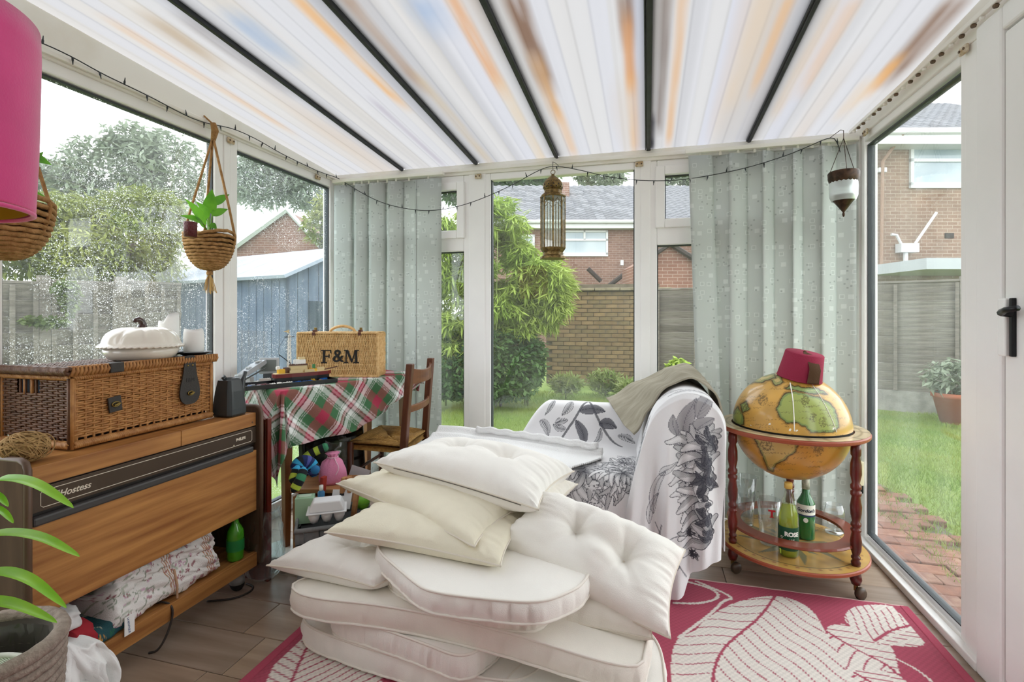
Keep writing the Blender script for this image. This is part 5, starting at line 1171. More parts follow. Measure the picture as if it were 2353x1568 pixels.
MB().tube([SP(-.085, 0, .216), SP(-.035, 0, .216)], .002, 5).build('yard', TB['black'], sc_)
MB().add([SP(-.06, 0, .236), SP(-.09, 0, .243), SP(-.06, 0, .252)], [(0, 1, 2)]).build('pennant', TB['tan'], sc_, solid=.001)
MB().tube([SP(-.045, 0, .075), SP(-.11, .0, .13)], .002, 5).build('crane_boom', TB['black'], sc_)
MB().tube([SP(.12, 0, .04), SP(.19, 0, .05)], .003, 6).build('bowsprit', TB['brn'], sc_)
MB().tube(smooth_pts([SP(-.11, 0, .13), SP(-.115, 0, .16), SP(-.09, 0, .2), SP(-.06, 0, .235)], 2), .0008, 4).build('rigging', TB['black'], sc_)
# grey spaceship model
gp = on_table(610, 884); gd = (on_table(665, 872)-on_table(570, 893)).normalized(); gn = Vector((-gd.y, gd.x, 0)); gp = gp+gn*.10
shp_ = thing('toy_spaceship', 'long grey toy-brick spacecraft propped up beside the boat', 'toy spacecraft', gp+Vector((0, 0, 0)))
def GP(a, b, z): return Vector((gp.x, gp.y, CZ+z))+gd*a+gn*b
fs = MB()
prof = [(-.15, .004, .012), (-.1, .012, .03), (-.02, .02, .052), (.05, .024, .074), (.12, .02, .095), (.15, .008, .104)]
vv = []
for a, h, z in prof: vv += [GP(a, -h*1.3, z-.004), GP(a, -h*.9, z+h*.8), GP(a, h*.9, z+h*.8), GP(a, h*1.3, z-.004)]
ff = [(i*4+k, i*4+(k+1) % 4, i*4+4+(k+1) % 4, i*4+4+k) for i in range(len(prof)-1) for k in range(4)]+[(3, 2, 1, 0), tuple(len(prof)*4-4+k for k in range(4))]
mesh_obj('fuselage', vv, ff, TB['grey'], shp_, bevel=.002)
for a, z in ((-.06, .05), (.02, .078), (.09, .102)): brick(GP(a, 0, z), (.04, .02, .006), 'lgrey', shp_, math.atan2(gd.y, gd.x), name='hull_plate')
for s in (-1, 1): MB().tube([GP(-.08, s*.02, .02), GP(.1, s*.032, .07)], .004, 6).build('engine_pod', TB['dgrey'], shp_)
MB().box(GP(.03, .02, .016), (.03, .05, .032), math.atan2(gd.y, gd.x)).build('support', TB['lgrey'], shp_)
brick(GP(-.02, -.045, .0), (.05, .03, .012), 'white', shp_, .5, name='hull_plate')
brick(GP(.07, -.05, .0), (.05, .03, .02), 'white', shp_, .9, name='hull_plate')
# framed photo / screen behind
fp = atX(618, 846, -1.93); fp.z = CZ
ff_ = thing('display_frame', 'small grey framed panel standing behind the toy spacecraft by the glass', 'picture frame', fp)
Mr = Matrix.Rotation(YAW+.25, 3, 'Z')@Matrix.Rotation(-.12, 3, 'X')
MB().box(fp+Vector((0, 0, .078)), (.095, .012, .085), rot=Mr).build('frame', TB['lgrey'], ff_, bevel=.004)
MB().box(fp+Mr@Vector((0, -.0065, 0))+Vector((0, 0, .078)), (.072, .002, .06), rot=Mr).build('screen', mat('screen_olive', '#7e8583', .2), ff_)
MB().box(fp+Vector((0, 0, .018)), (.05, .03, .036), YAW).build('stand', TB['dgrey'], ff_)

# ================================================================ rush-seat chair
chw = wood('chair_walnut', '#4a281a', '#633823', 2, 6, .35, 9, .03)
ch = thing('rush_chair', 'dark wooden ladder-back chair with woven rush seat at the table', 'chair', (-1.37, 2.49, 0))
NR_, FR_, NF, FF = Vector((-1.19, 2.31, 0)), Vector((-1.235, 2.66, 0)), Vector((-1.50, 2.315, 0)), Vector((-1.535, 2.69, 0)); SZ = .485
for p in (NR_, FR_):
    tiltx = .035
    path = [p+Vector((.015, 0, 0)), p+Vector((0, 0, SZ)), p+Vector((tiltx*.4, 0, .66)), p+Vector((tiltx, 0, .905))]
    v = []
    for q in path: v += [q+Vector((x*.017, y*.017, 0)) for x, y in ((-1, -1), (1, -1), (1, 1), (-1, 1))]
    mesh_obj('back_post', v, [(3, 2, 1, 0), (12, 13, 14, 15)]+[(i*4+k, i*4+(k+1) % 4, i*4+4+(k+1) % 4, i*4+4+k) for i in range(3) for k in range(4)], chw, ch, bevel=.004)
for p in (NF, FF): MB().tube([p, p+Vector((0, 0, SZ+.005))], [.012, .018], 10).build('leg', chw, ch, smooth=True)
def slat_(z0, h, dx, bow):
    n = 12; v = []
    for i in range(n+1):
        t = i/n; c = NR_.lerp(FR_, t)+Vector((dx+bow*4*t*(1-t), 0, 0)); hh = h*(1-.25*4*t*(1-t)) if h > .06 else h
        v += [c+Vector((-.007, 0, z0)), c+Vector((.007, 0, z0)), c+Vector((.007, 0, z0+hh)), c+Vector((-.007, 0, z0+hh))]
    f = [(0, 1, 2, 3), (n*4+3, n*4+2, n*4+1, n*4)]+[(i*4+k, i*4+4+k, i*4+4+(k+1) % 4, i*4+(k+1) % 4) for i in range(n) for k in range(4)]
    mesh_obj('back_slat', v, f, wood('chair_slat', '#5b3420', '#74482c', 1, 6, .35, 9, .03), ch, bevel=.003)
slat_(.80, .085, .03, .035); slat_(.655, .035, .018, .03)
for a, b, z in ((NR_, NF, .15), (NR_, NF, .28), (FR_, FF, .15), (NF, FF, .2), (NF, FF, .32), (NR_, FR_, .22)): MB().tube([a+Vector((0, 0, z)), b+Vector((0, 0, z))], .009, 8).build('stretcher', chw, ch, smooth=True)
# rush seat: strands running parallel to the four rails, meeting on the diagonals
ru = mat('rush_seat', '#a8803f', .8, col2='#8a6530', vscale=70, bump=.3, bscale=200)
g = MB(); cor = [NR_, FR_, FF, NF]; cen = (NR_+FR_+FF+NF)/4
MB().add([p+(cen-p)*.03+Vector((0, 0, SZ-.012)) for p in cor]+[p+(cen-p)*.03+Vector((0, 0, SZ-.035)) for p in cor], [(0, 1, 2, 3), (7, 6, 5, 4)]+[(k, (k+1) % 4, 4+(k+1) % 4, 4+k) for k in range(4)]).build('seat_core', ru, ch, bevel=.008)
for k in range(4):
    a, b = cor[k], cor[(k+1) % 4]
    for j in range(15):
        t = j/15; z = SZ+.004-.016*t+.003*math.sin(j); p, q = a+(cen-a)*t*.98, b+(cen-b)*t*.98; m_ = (p+q)/2
        g.tube([p+Vector((0, 0, z-.002)), m_+Vector((0, 0, z+.003)), q+Vector((0, 0, z-.002))], .0068, 6)
seat = g.build('rush_seat', ru, ch, smooth=True, kind='stuff')
# clear bag hooked over the seat corner
clear = glass_pane('clear_plastic', (.94, .95, .96), haze=.22, refl=3)
def crumple(name, label, c, rx_, ry_, h, m, seed, cat='bag', open_=True):
    T, Hh = np.meshgrid(np.linspace(0, 2*PI, 48, endpoint=False), np.linspace(0, 1, 30), indexing='ij')
    k = np.interp(Hh, [0, .06, .4, .8, 1], [.55, .85, 1.0, .9, .75]); d = 1+.22*(vnoise(T*3+seed, Hh*6, seed)-.5)+.16*(vnoise(T*7, Hh*11+seed, seed+2)-.5)
    P = np.stack([c[0]+rx_*k*d*np.cos(T), c[1]+ry_*k*d*np.sin(T), c[2]+h*Hh+.01*(vnoise(T*4, Hh*3, seed+8)-.5)], -1)
    o = quadmesh(name, P, m, cu=True, smooth=False); props(o, label, cat); return o
crumple('plastic_bag', 'clear crumpled plastic bag hanging from the corner of the rush seat', (-1.585, 2.335, .255), .07, .085, .235, clear, 3)

# ================================================================ things under the table
tv0, tv1 = RD((694-1176)/FPX*2.50, 2.50), RD((834-1176)/FPX*2.93, 2.93)
tvd = tv1-tv0; tvl = tvd.length; tva = math.atan2(tvd.y, tvd.x); tvc = (tv0+tv1)/2
tv = thing('television', 'flat black television leaning under the table behind the toys', 'television', (tvc.x, tvc.y, 0), tva)
MB().box((0, 0, .30), (tvl, .03, .56), rot=Matrix.Rotation(-.06, 3, 'X')).build('casing', mat('tv_black', '#0b0b0c', .4), tv, bevel=.004, local=True)
MB().box((0, -.0165, .30), (tvl-.03, .004, .53), rot=Matrix.Rotation(-.06, 3, 'X')).build('screen', mat('tv_screen', '#050506', .12, spec=.5), tv, local=True)
for s in (-1, 1): MB().box((s*tvl*.3, .01, .012), (.16, .12, .022)).build('foot', mat('tv_black', '#0b0b0c', .4), tv, local=True, bevel=.004)
# low crate
cc = RD((752-1176)/FPX*2.42, 2.42)
cr = thing('wooden_crate', 'low wooden crate behind the grey basket holding soft toys', 'crate', (cc.x, cc.y, 0), YAW)
wd = wood('crate_pine', '#a8744a', '#c0905f', 0, 6, .5, 9, .03)
for z in (.03, .13, .24): 
    for y in (-.09, .09): MB().box((0, y, z+.035), (.24, .012, .07)).build('crate_slat', wd, cr, local=True, bevel=.002)
for x in (-.12, .12):
    MB().box((x, 0, .155), (.012, .19, .31)).build('crate_end', wd, cr, local=True, bevel=.002)
MB().box((0, 0, .338), (.27, .21, .018)).build('crate_lid', wd, cr, local=True, bevel=.002)
CRZ = .3475
pk = mat('pink_felt', '#e58fb4', .8, bump=.2, bscale=100)
pc_ = RD((764-1176)/FPX*2.42, 2.42, CRZ)
pbg = thing('drawstring_bag', 'pink drawstring bag sitting on the crate under the table', 'bag', pc_)
def bagf(r, z, th): return r*(1+.05*math.sin(th*3+z*30)+.08*math.sin(th*9)*max(0, (z-.08)/.05)), z
MB().lathe([(0, 0), (.055, 0), (.065, .015), (.062, .06), (.045, .1), (.022, .118), (.02, .125), (.032, .14), (.0, .135)], 44, pc_, fn=bagf).build('pouch', pk, pbg, smooth=True)
MB().tube([pc_+Vector((.024*math.cos(t), .024*math.sin(t), .12)) for t in [2*PI*i/16 for i in range(16)]], .003, 5, closed=True).tube(smooth_pts([pc_+Vector(p) for p in ((.02, -.015, .12), (.045, -.04, .11), (.06, -.035, .08), (.05, -.05, .05))], 2), .0025, 5).build('drawstring', mat('cord_pale_pink', '#f2c8d8', .8), pbg, smooth=True)
# striped soft toy
stc = [S('#161a20'), S('#b9cf4a'), S('#161a20'), S('#3f8a63'), S('#161a20'), S('#3aa7d6'), S('#1b2a5c'), S('#4f58a0')]
st_m = mat('striped_knit', attr=True, rough=.9, bump=.4, bscale=260)
def limb(name, pts, r, parent, per, order):
    pts = [Vector(p) for p in smooth_pts([tuple(p) for p in pts], 3)]; n = 12; g = MB(); L_ = [0]
    for a, b in zip(pts, pts[1:]): L_.append(L_[-1]+(b-a).length)
    Q_ = [L_[-1]*i/70 for i in range(71)]; pp_ = [Vector([np.interp(q, L_, [p[k] for p in pts]) for k in range(3)]) for q in Q_]
    rr = [r*min(1, .35+1.2*min(q, L_[-1]-q)/(r*1.6)) for q in Q_]
    g.tube(pp_, rr, n); cols = np.array([stc[order[int(q/per) % len(order)]] for q in Q_ for _ in range(n)])
    return g.build(name, st_m, parent, smooth=True, cols=cols)
toy = thing('striped_toy', 'striped knitted soft toy in black, lime and blue lying over the crate', 'soft toy', RD((705-1176)/FPX*2.36, 2.36, CRZ))
td = lambda u, v, d_: atD(u, v, d_)
limb('arm', [td(697, 1062, 2.38), td(705, 1048, 2.40), td(730, 1035, 2.42), td(757, 1024, 2.44)], .021, toy, .022, [0, 1, 0, 1, 0, 3, 0, 5])
limb('body', [td(680, 1090, 2.28), td(686, 1064, 2.30), td(705, 1062, 2.32), td(718, 1075, 2.33), td(722, 1096, 2.32)], .033, toy, .012, [6, 7, 6, 5, 0])
limb('leg', [td(684, 1070, 2.24), td(678, 1090, 2.22), td(672, 1105, 2.20), td(690, 1098, 2.22)], .02, toy, .02, [5, 0, 1, 0])
limb('leg', [td(698, 1075, 2.22), td(692, 1098, 2.18), td(682, 1115, 2.17), td(672, 1132, 2.16)], .021, toy, .02, [5, 0, 3, 0, 1, 0])
MB().lathe([(0, -.02)]+[(.02*math.cos(a), .02*math.sin(a)) for a in [(-.5+i/8)*PI for i in range(1, 8)]]+[(0, .02)], 14, td(724, 1080, 2.24)).build('bobble', mat('bobble_blue', '#2a6ea0', .9), toy, smooth=True)
# small wooden toys on the crate lid
for k, (u, v, d_, rz, hex_, lb_) in enumerate(((742, 1086, 2.28, .1, '#a03026', 'red painted wooden block leaning by the pink bag'), (789, 1083, 2.27, .12, '#b98355', 'light wooden block standing right of the pink bag'), (803, 1085, 2.28, -.15, '#b98355', 'angled wooden block beside the white card'))):
    p = atD(u, v, d_); p.z = CRZ; o = MB().box((p.x, p.y, CRZ+.035), (.016, .03, .07), rot=Matrix.Rotation(rz, 3, 'Y')).build('wooden_block', mat('block_'+hex_[1:], hex_, .5), None, bevel=.002); props(o, lb_, 'toy block')
p = atD(812, 1062, 2.6); o = MB().box((p.x+.02, p.y, .29), (.10, .004, .15), rot=Matrix.Rotation(YAW, 3, 'Z')@Matrix.Rotation(.3, 3, 'Y')).build('white_card', mat('card_white', '#e9eaec', .6), None); props(o, 'plain white card propped behind the crate below the chair', 'card')
# grey woven basket
gc = RD((768-1176)/FPX*2.2, 2.2); gry = mat('grey_strap', '#74787a', .6, col2='#8c9092', vscale=20); gryd = mat('grey_inside', '#4a4d4f', .8)
gbk = thing('storage_basket', 'grey woven strap basket full of odds and ends under the table edge', 'basket', (gc.x, gc.y, 0), YAW+.35)
BW, BD_, BH = .30, .24, .27
MB().box((0, 0, BH/2-.012), (BW-.03, BD_-.03, BH-.03)).build('lining', gryd, gbk, local=True)
for r in range(5):
    z = .03+r*.052
    for (ox, oy, L_, hz) in ((0, -BD_/2, BW, 0), (0, BD_/2, BW, 0), (-BW/2, 0, BD_, 1), (BW/2, 0, BD_, 1)):
        n = 5; v = []; f = []; k_ = .9+.1*r/4
        for i in range(n*4+1):
            x = -L_/2+L_*i/(n*4); w = .004*math.sin(i/4*PI*2+(r % 2)*PI)
            for dz in (-.022, .022): v.append(((x*k_, (oy*k_+w), z+dz) if not hz else (ox*k_+w, x*k_, z+dz)))
        for i in range(n*4): f.append((i*2, i*2+2, i*2+3, i*2+1))
        mesh_obj('strap_band', v, f, gry, gbk, local=True, solid=.003)
for i in range(5):
    for s in (-1, 1):
        x = -BW/2+BW*(i+.5)/5; MB().tube([(x*.9, s*BD_/2*.9, .0), (x, s*BD_/2*1.0, BH)], .012, 4, flat=.25).build('upright_strap', gryd if i % 2 else gry, gbk, local=True)
MB().tube([(x*BW/2, y*BD_/2, BH) for x, y in ((-1, -1), (1, -1), (1, 1), (-1, 1))], .011, 8, closed=True).build('rim_band', gry, gbk, local=True, smooth=True)
MB().tube(smooth_pts([(-.065, -BD_/2-.004, .12), (-.06, -BD_/2-.035, .19), (0, -BD_/2-.05, .215), (.06, -BD_/2-.035, .19), (.065, -BD_/2-.004, .12)], 2), .016, 8, flat=.4).build('handle', gry, gbk, local=True, smooth=True)
# egg box and friends on the basket
ez_ = BH+.012
def BKP(x, y, z=0.0): v = Matrix.Rotation(YAW+.35, 3, 'Z')@Vector((x, y, 0)); return Vector((gc.x+v.x, gc.y+v.y, z))
eg = thing('egg_box', 'white foam egg box resting on the grey basket', 'egg box', BKP(-.03, -.05, ez_), YAW+.3)
foam = mat('foam_white', '#eceef0', .6)
def frust(g, x0, y0, z0, x1, y1, z1): g.add([(-x0, -y0, z0), (x0, -y0, z0), (x0, y0, z0), (-x0, y0, z0), (-x1, -y1, z1), (x1, -y1, z1), (x1, y1, z1), (-x1, y1, z1)], [(3, 2, 1, 0), (4, 5, 6, 7)]+[(k, (k+1) % 4, 4+(k+1) % 4, 4+k) for k in range(4)]); return g
frust(MB(), .072, .05, .045, .055, .035, .085).build('lid', foam, eg, local=True, bevel=.006)
MB().box((0, 0, .042), (.16, .115, .006)).build('flange', foam, eg, local=True, bevel=.003)
for i in range(3):
    for j in (-1, 1): MB().lathe([(.0, 0), (.014, 0), (.022, .02), (.024, .04)], 14, (-.05+i*.05, j*.026, 0)).build('egg_cup', foam, eg, local=True, smooth=True)
bx_ = BKP(-.12, .03, ez_-.03); o = thing('tissue_box', 'mint green paper box behind the egg box', 'box', bx_)
MB().box(bx_+Vector((0, 0, .055)), (.075, .06, .11), .5).build('carton', mat('mint_card', '#a9cfae', .6), o, bevel=.002); MB().box(bx_+Vector((0, 0, .111)), (.05, .03, .003), .5).build('opening', mat('mint_light', '#cfe6d0', .6), o)
bl = BKP(-.055, .06, ez_-.03); o = thing('blue_bottle', 'blue plastic tube standing behind the egg box', 'bottle', bl); MB().lathe([(0, 0), (.014, 0), (.015, .01), (.015, .11), (.008, .118), (.008, .135), (0, .136)], 16, bl).build('tube', mat('blue_plastic', '#3f7fae', .35), o, smooth=True); MB().lathe([(.009, .118), (.009, .14), (0, .141)], 14, bl).build('cap', TB['white'], o, smooth=True)
gg = BKP(.03, .05, ez_-.02); o = thing('tag_card', 'white hanging tag with a punched hole among the basket clutter', 'tag', gg); Mt = Matrix.Rotation(YAW, 3, 'Z')@Matrix.Rotation(-.5, 3, 'X'); MB().box(gg+Vector((0, 0, .06)), (.09, .004, .085), rot=Mt).build('card', foam, o, bevel=.012); MB().box(gg+Mt@Vector((0, -.004, .02))+Vector((0, 0, .06)), (.02, .002, .01), rot=Mt).build('punched_hole', TB['black'], o)
wb = BKP(.085, -.02, ez_-.02); o = MB().box(wb+Vector((0, 0, .05)), (.022, .014, .11), rot=Matrix.Rotation(.15, 3, 'Y')).build('wooden_block', wd, None, bevel=.002); props(o, 'wooden peg standing in the right side of the grey basket', 'toy block')
gn_ = BKP(.12, .03, ez_-.01); o = thing('green_ball', 'lime green ball at the right end of the basket', 'ball', gn_); MB().lathe([(0, 0)]+[(.032*math.cos(a), .032+.032*math.sin(a)) for a in [(-.5+i/12)*PI for i in range(1, 12)]]+[(0, .064)], 24, gn_).build('ball', mat('lime_rubber', '#6fb52c', .4), o, smooth=True); MB().tube([gn_+Vector((.0325*math.cos(t), .0325*math.sin(t), .032)) for t in [2*PI*i/24 for i in range(24)]], .001, 4, closed=True).build('seam', mat('lime_dark', '#4d8a1c', .4), o)
# clear bag and tub left of the table leg
lbp = RD((625-1176)/FPX*2.25, 2.25)
o = thing('plastic_tub', 'pale plastic tub lying on the floor left of the table leg', 'tub', (lbp.x-.02, lbp.y+.1, 0)); MB().lathe([(0, .004), (.075, 0), (.09, .05), (.095, .055), (.085, .055), (.07, .01), (0, .008)], 28, (lbp.x-.02, lbp.y+.1, 0)).build('tub', mat('tub_white', '#cfd4cc', .4), o, smooth=True); MB().lathe([(.096, .05), (.098, .058), (.09, .06)], 28, (lbp.x-.02, lbp.y+.1, 0)).build('rim', mat('tub_white', '#cfd4cc', .4), o, smooth=True)
crumple('plastic_bag', 'clear patterned plastic bag on the floor between board and table leg', (lbp.x, lbp.y-.05, .004), .085, .075, .3, glass_pane('mint_plastic', (.86, .95, .93), haze=.18, refl=2.5), 9)
# ================================================================ sofa under its floral throw
sofa = thing('sofa', 'low sofa hidden under a floral throw behind the cushion pile', 'sofa', (-.4, 2.47, 0))
sf = mat('sofa_fabric', '#cfcac2', .9, bump=.2); sfl = wood('sofa_leg_wood', '#2e1d14', '#43291b', 2, 6, .4)
SY0, SY1 = 2.13, 2.80
MB().b2((-1.08, SY0+.03, .10), (.16, SY1, .30)).build('base', sf, sofa, bevel=.02)
MB().b2((-1.08, SY0, .30), (-.02, SY1-.1, .475)).build('seat_cushion', sf, sofa, bevel=.045, seg=4)
MB().b2((-.5, SY1-.13, .3), (.1, SY1+.02, .65)).build('backrest', sf, sofa, bevel=.05, seg=4)
AP = [(-.02, .3), (-.012, .5), (.0, .63), (.03, .73), (.075, .79), (.14, .822), (.2, .817), (.25, .79), (.277, .745), (.272, .70), (.235, .672), (.19, .64), (.175, .3)]
MB().prism(AP, -SY1, -(SY0+.03), Matrix.Rotation(PI/2, 4, 'X')).build('scroll_arm', sf, sofa)
for x in (-1.0, .1):
    for y in (SY0+.09, SY1-.06): MB().tube([(x, y, 0), (x, y, .1)], [.018, .028], 10).build('leg', sfl, sofa, smooth=True)
# ---- print of the throw: pen-drawn leaves and shaggy flowers
INK, INK2, GRY_, WHT = np.array(S('#3e3f49')), np.array(S('#6b6b74')), np.array(S('#a7a4a8')), np.array(S('#efeef0'))
def pleaf(C, U, V, a, b, w, shade=INK, hatch=150, fill=.55, tone=None):
    a, b = np.array(a, float), np.array(b, float); L_ = np.linalg.norm(b-a); d = (b-a)/L_; n = np.array((-d[1], d[0]))
    s = ((U-a[0])*d[0]+(V-a[1])*d[1])/L_; t = ((U-a[0])*n[0]+(V-a[1])*n[1])/L_; curve = .10*np.sin(s*PI); t = t-curve
    prof = w/L_*np.clip(np.sin(np.clip(s, 0, 1)**.8*PI), 0, 1)**.75; ins = (s > 0) & (s < 1) & (np.abs(t) < prof)
    if tone is not None: paint(C, ins, tone, .8)
    h = (np.sin((s*L_+np.abs(t)*L_*1.2)*hatch*6)*.5+.5)*np.clip(1.2-np.abs(t)/(prof+1e-6), 0, 1)
    paint(C, ins*(h*fill+.12*fill), shade); paint(C, ins & (np.abs(np.abs(t)-prof) < .0016/L_*1.3), shade, .9); paint(C, ins & (np.abs(t) < .0012/L_), shade, .8)
def pstem(C, U, V, pts, w, shade=INK): paint(C, dline(U, V, smooth_pts(pts, 2)) < w, shade, .8)
def ppetal(C, U, V, c, ang, L_, w, curl, shade=INK):
    pts = [(c[0]+L_*t*math.cos(ang+curl*t), c[1]+L_*t*math.sin(ang+curl*t)) for t in (0, .25, .5, .75, 1)]
    pts = smooth_pts(pts, 2); d = dline(U, V, pts); hs0 = np.clip(np.hypot(U-c[0], V-c[1])/L_, 0, 1); w = w*(.35+.85*np.sin(PI*(.12+.8*hs0))**1.2); paint(C, d < w, WHT); paint(C, (d < w) & (d > w-.0024), shade, .95); sgn_ = ((U-pts[0][0])*math.sin(ang+curl*.5)-(V-pts[0][1])*math.cos(ang+curl*.5)) > 0; paint(C, (d < w)*sgn_*(.45+.3*np.sin(U*1100-V*900)), shade, .8); 
    paint(C, (d < w)*(np.clip((np.sin(U*900+V*700)*.5+.5), 0, 1)*.5*np.clip(d/w, 0, 1)), shade); hs = np.hypot(U-pts[0][0], V-pts[0][1]); paint(C, (d < w)*np.clip(1-hs/(L_*.55), 0, 1), shade, .75)
def pflower(C, U, V, c, r, seed, n=46, lo=0, hi=2*PI):
    g = np.random.default_rng(seed)
    for ring in (1.0, .8, .6, .4):
        for k in range(int(n*ring*.42)):
            a = g.uniform(lo, hi); ppetal(C, U, V, (c[0]+.15*r*ring*math.cos(a), c[1]+.15*r*ring*math.sin(a)), a, r*ring*g.uniform(.75, 1.05), r*.085, g.uniform(-1.5, 1.5))
    dd = np.hypot(U-c[0], V-c[1]); paint(C, np.clip(1-dd/(r*.45), 0, 1)*(np.sin(U*800)*np.sin(V*750)*.5+.5), INK, .6)
def soft(x, y, s): return vnoise(x, y, s)-.5
thm = mat('throw_cotton', attr=True, rough=.88, bump=.15, bscale=350, transl=.12)
PV, PF, PC = [], [], []
def add_patch(P, C):
    n0 = sum(len(v) for v in PV); nu, nv = P.shape[:2]; PV.append(P.reshape(-1, 3)); PF.append(gridfaces(nu, nv)+n0); PC.append(C.reshape(-1, 3))
def arc(pts, n):
    pts = np.array(smooth_pts(pts, 3)); L_ = np.concatenate([[0], np.cumsum(np.hypot(*np.diff(pts, axis=0).T))]); q = np.linspace(0, L_[-1], n); return np.interp(q, L_, pts[:, 0]), np.interp(q, L_, pts[:, 1]), q
# over the arm (inner foot -> over the scroll -> outer fall)
hx_, hz_, hq = arc([(-.05, .49), (-.032, .56), (-.014, .64), (.02, .745), (.072, .803), (.14, .836), (.205, .831), (.262, .8), (.293, .745), (.298, .69), (.296, .6), (.294, .45), (.292, .22)], 260)
ys = np.linspace(SY0-.004, SY1+.03, 150); Q_, YY = np.meshgrid(hq, ys, indexing='ij')
P = np.stack([hx_[:, None]+.006*soft(Q_*9, YY*7, 3), YY+0*Q_, hz_[:, None]+.006*soft(Q_*8, YY*8, 5)], -1)
C = np.ones(P.shape)*WHT; U, V = YY, Q_
for k, (a, b, w) in enumerate((((2.2, .35), (2.3, .55), .03), ((2.35, .3), (2.25, .42), .025), ((2.5, .2), (2.62, .32), .03), ((2.3, .1), (2.4, .25), .035), ((2.6, .45), (2.45, .6), .03))): pleaf(C, U, V, a, b, w, INK2)
pflower(C, U, V, (2.22, .12), .12, 41)
add_patch(P, C)
# front fall of the arm
ns, nt = 230, 420
i0, i1 = 10, 200
sx = np.interp(np.linspace(0, 1, ns), np.linspace(0, 1, i1-i0), hx_[i0:i1]); sz = np.interp(np.linspace(0, 1, ns), np.linspace(0, 1, i1-i0), hz_[i0:i1])
s_, t_ = np.meshgrid(np.linspace(0, 1, ns), np.linspace(0, 1, nt), indexing='ij')
bot = np.interp(s_, [0, .18, .3, .42, .52, .6, .72, .85, 1], [.30, .16, .07, .025, .05, .12, .165, .185, .20])
top = sz[:, None]; zz = top+(bot-top)*t_
xb = np.interp(s_, [0, .3, .5, .75, 1], [-.09, .02, .13, .22, .275]); xx = sx[:, None]*(1-t_**.7)+xb*t_**.7
fold = .022*np.sin(xx*46+zz*2.0)*np.clip((top-zz)/.18, 0, 1)+.012*np.sin(xx*90-zz*5)*np.clip((top-zz)/.3, 0, 1)
yy = SY0-.006-.02*np.clip((top-zz)/.5, 0, 1)**.7-.012+fold*.9-.03*np.clip(.3-zz, 0, .3)
yy = np.where(t_ < .02, SY0-.004-(t_/.02)*.014, yy)
P = np.stack([xx, yy, zz], -1); C = np.ones(P.shape)*WHT; U, V = xx, zz
f2 = lambda u, v: tuple(np.array(atY(u, v, SY0-.01))[[0, 2]])
# traced from the photo: pale oak-like leaves at the top, dark chrysanthemum spray at the right, wiry stems low
for a, b, w in (((1570, 1030), (1600, 915), .035), ((1600, 960), (1645, 905), .03), ((1555, 1000), (1545, 950), .018), ((1590, 1000), (1640, 960), .03)): pleaf(C, U, V, f2(*a), f2(*b), w, INK2, fill=.45, tone=GRY_)
for a, b, w in (((1500, 1180), (1530, 1075), .018), ((1490, 1200), (1515, 1130), .014), ((1515, 1090), (1560, 1060), .014)): pleaf(C, U, V, f2(*a), f2(*b), w, INK2, fill=.4)
g_ = np.random.default_rng(8)
ctr = [(1630, 1020), (1620, 1060), (1610, 1100), (1605, 1140), (1615, 1180), (1625, 1100), (1622, 1220), (1608, 1030)]
for k in range(70):
    cu_, cv_ = ctr[k % len(ctr)]; a = g_.uniform(PI*.45, PI*1.35); ppetal(C, U, V, f2(cu_+g_.uniform(-12, 12), cv_+g_.uniform(-14, 14)), a, g_.uniform(.06, .12), .016, g_.uniform(-1.4, 1.4))
for k in range(30):
    cu_, cv_ = ctr[k % len(ctr)]; c0 = f2(cu_+g_.uniform(-4, 12), cv_+g_.uniform(-14, 14)); pleaf(C, U, V, c0, (c0[0]+g_.uniform(-.05, .03), c0[1]+g_.uniform(-.07, .07)), .012, INK, fill=.9, tone=INK2)
for pts in ([(1505, 1200), (1530, 1245), (1560, 1290), (1575, 1320)], [(1530, 1230), (1560, 1225), (1585, 1222)], [(1540, 1260), (1570, 1275), (1590, 1270)], [(1520, 1200), (1512, 1240), (1520, 1300)], [(1560, 1290), (1545, 1310), (1530, 1330)]): pstem(C, U, V, [f2(*p) for p in pts], .0022, INK2)
for c0 in ((1585, 1222), (1592, 1270), (1522, 1300)): pflower(C, U, V, f2(*c0), .022, int(c0[0]), 30)
add_patch(P, C)
# over the seat and low back
bx_, bz_, bq = arc([(2.105, .08), (2.108, .2), (2.112, .4), (2.125, .465), (2.16, .484), (2.3, .486), (2.55, .49), (2.62, .5), (2.655, .56), (2.668, .62), (2.69, .664), (2.73, .678), (2.78, .675), (2.825, .65), (2.835, .55), (2.84, .3)], 420)
xs = np.linspace(-.66, .0, 260); XX, Q_ = np.meshgrid(xs, bq, indexing='ij')
dn = np.clip((-.52-XX)/.14, 0, 1)**1.6     # the throw slides down over the end of the back
P = np.stack([XX, bx_[None, :]+.01*soft(XX*7, Q_*6, 8)-.006*np.sin(XX*38)*np.clip((Q_-.9)/.1, 0, 1)*np.clip((1.15-Q_)/.1, 0, 1)+.012*np.sin(XX*30)*np.clip((.35-Q_)/.2, 0, 1), bz_[None, :]+.008*soft(XX*8, Q_*5, 2)+np.clip(.04-np.abs(XX+.0)*.5, 0, .04)*0], -1)
P[..., 2] = .487+(P[..., 2]-.487)*np.where(P[..., 2] > .487, 1-dn*.85, 1)
C = np.ones(P.shape)*WHT; U, V = XX, Q_
IA = int(np.argmax(bx_ > 2.56)); IB = int(np.argmax(bz_)); IC = int(np.argmax(bz_ > .48))
fb = lambda u, v: (lambda p: (p[0], float(np.interp(p[2], bz_[IA:IB], bq[IA:IB]))))(tuple(atY(u, v, 2.655)))
fs_ = lambda u, v: (lambda p: (p[0], float(np.interp(p[1], bx_[IC:IA], bq[IC:IA]))))(tuple(atZ(u, v, .487)))
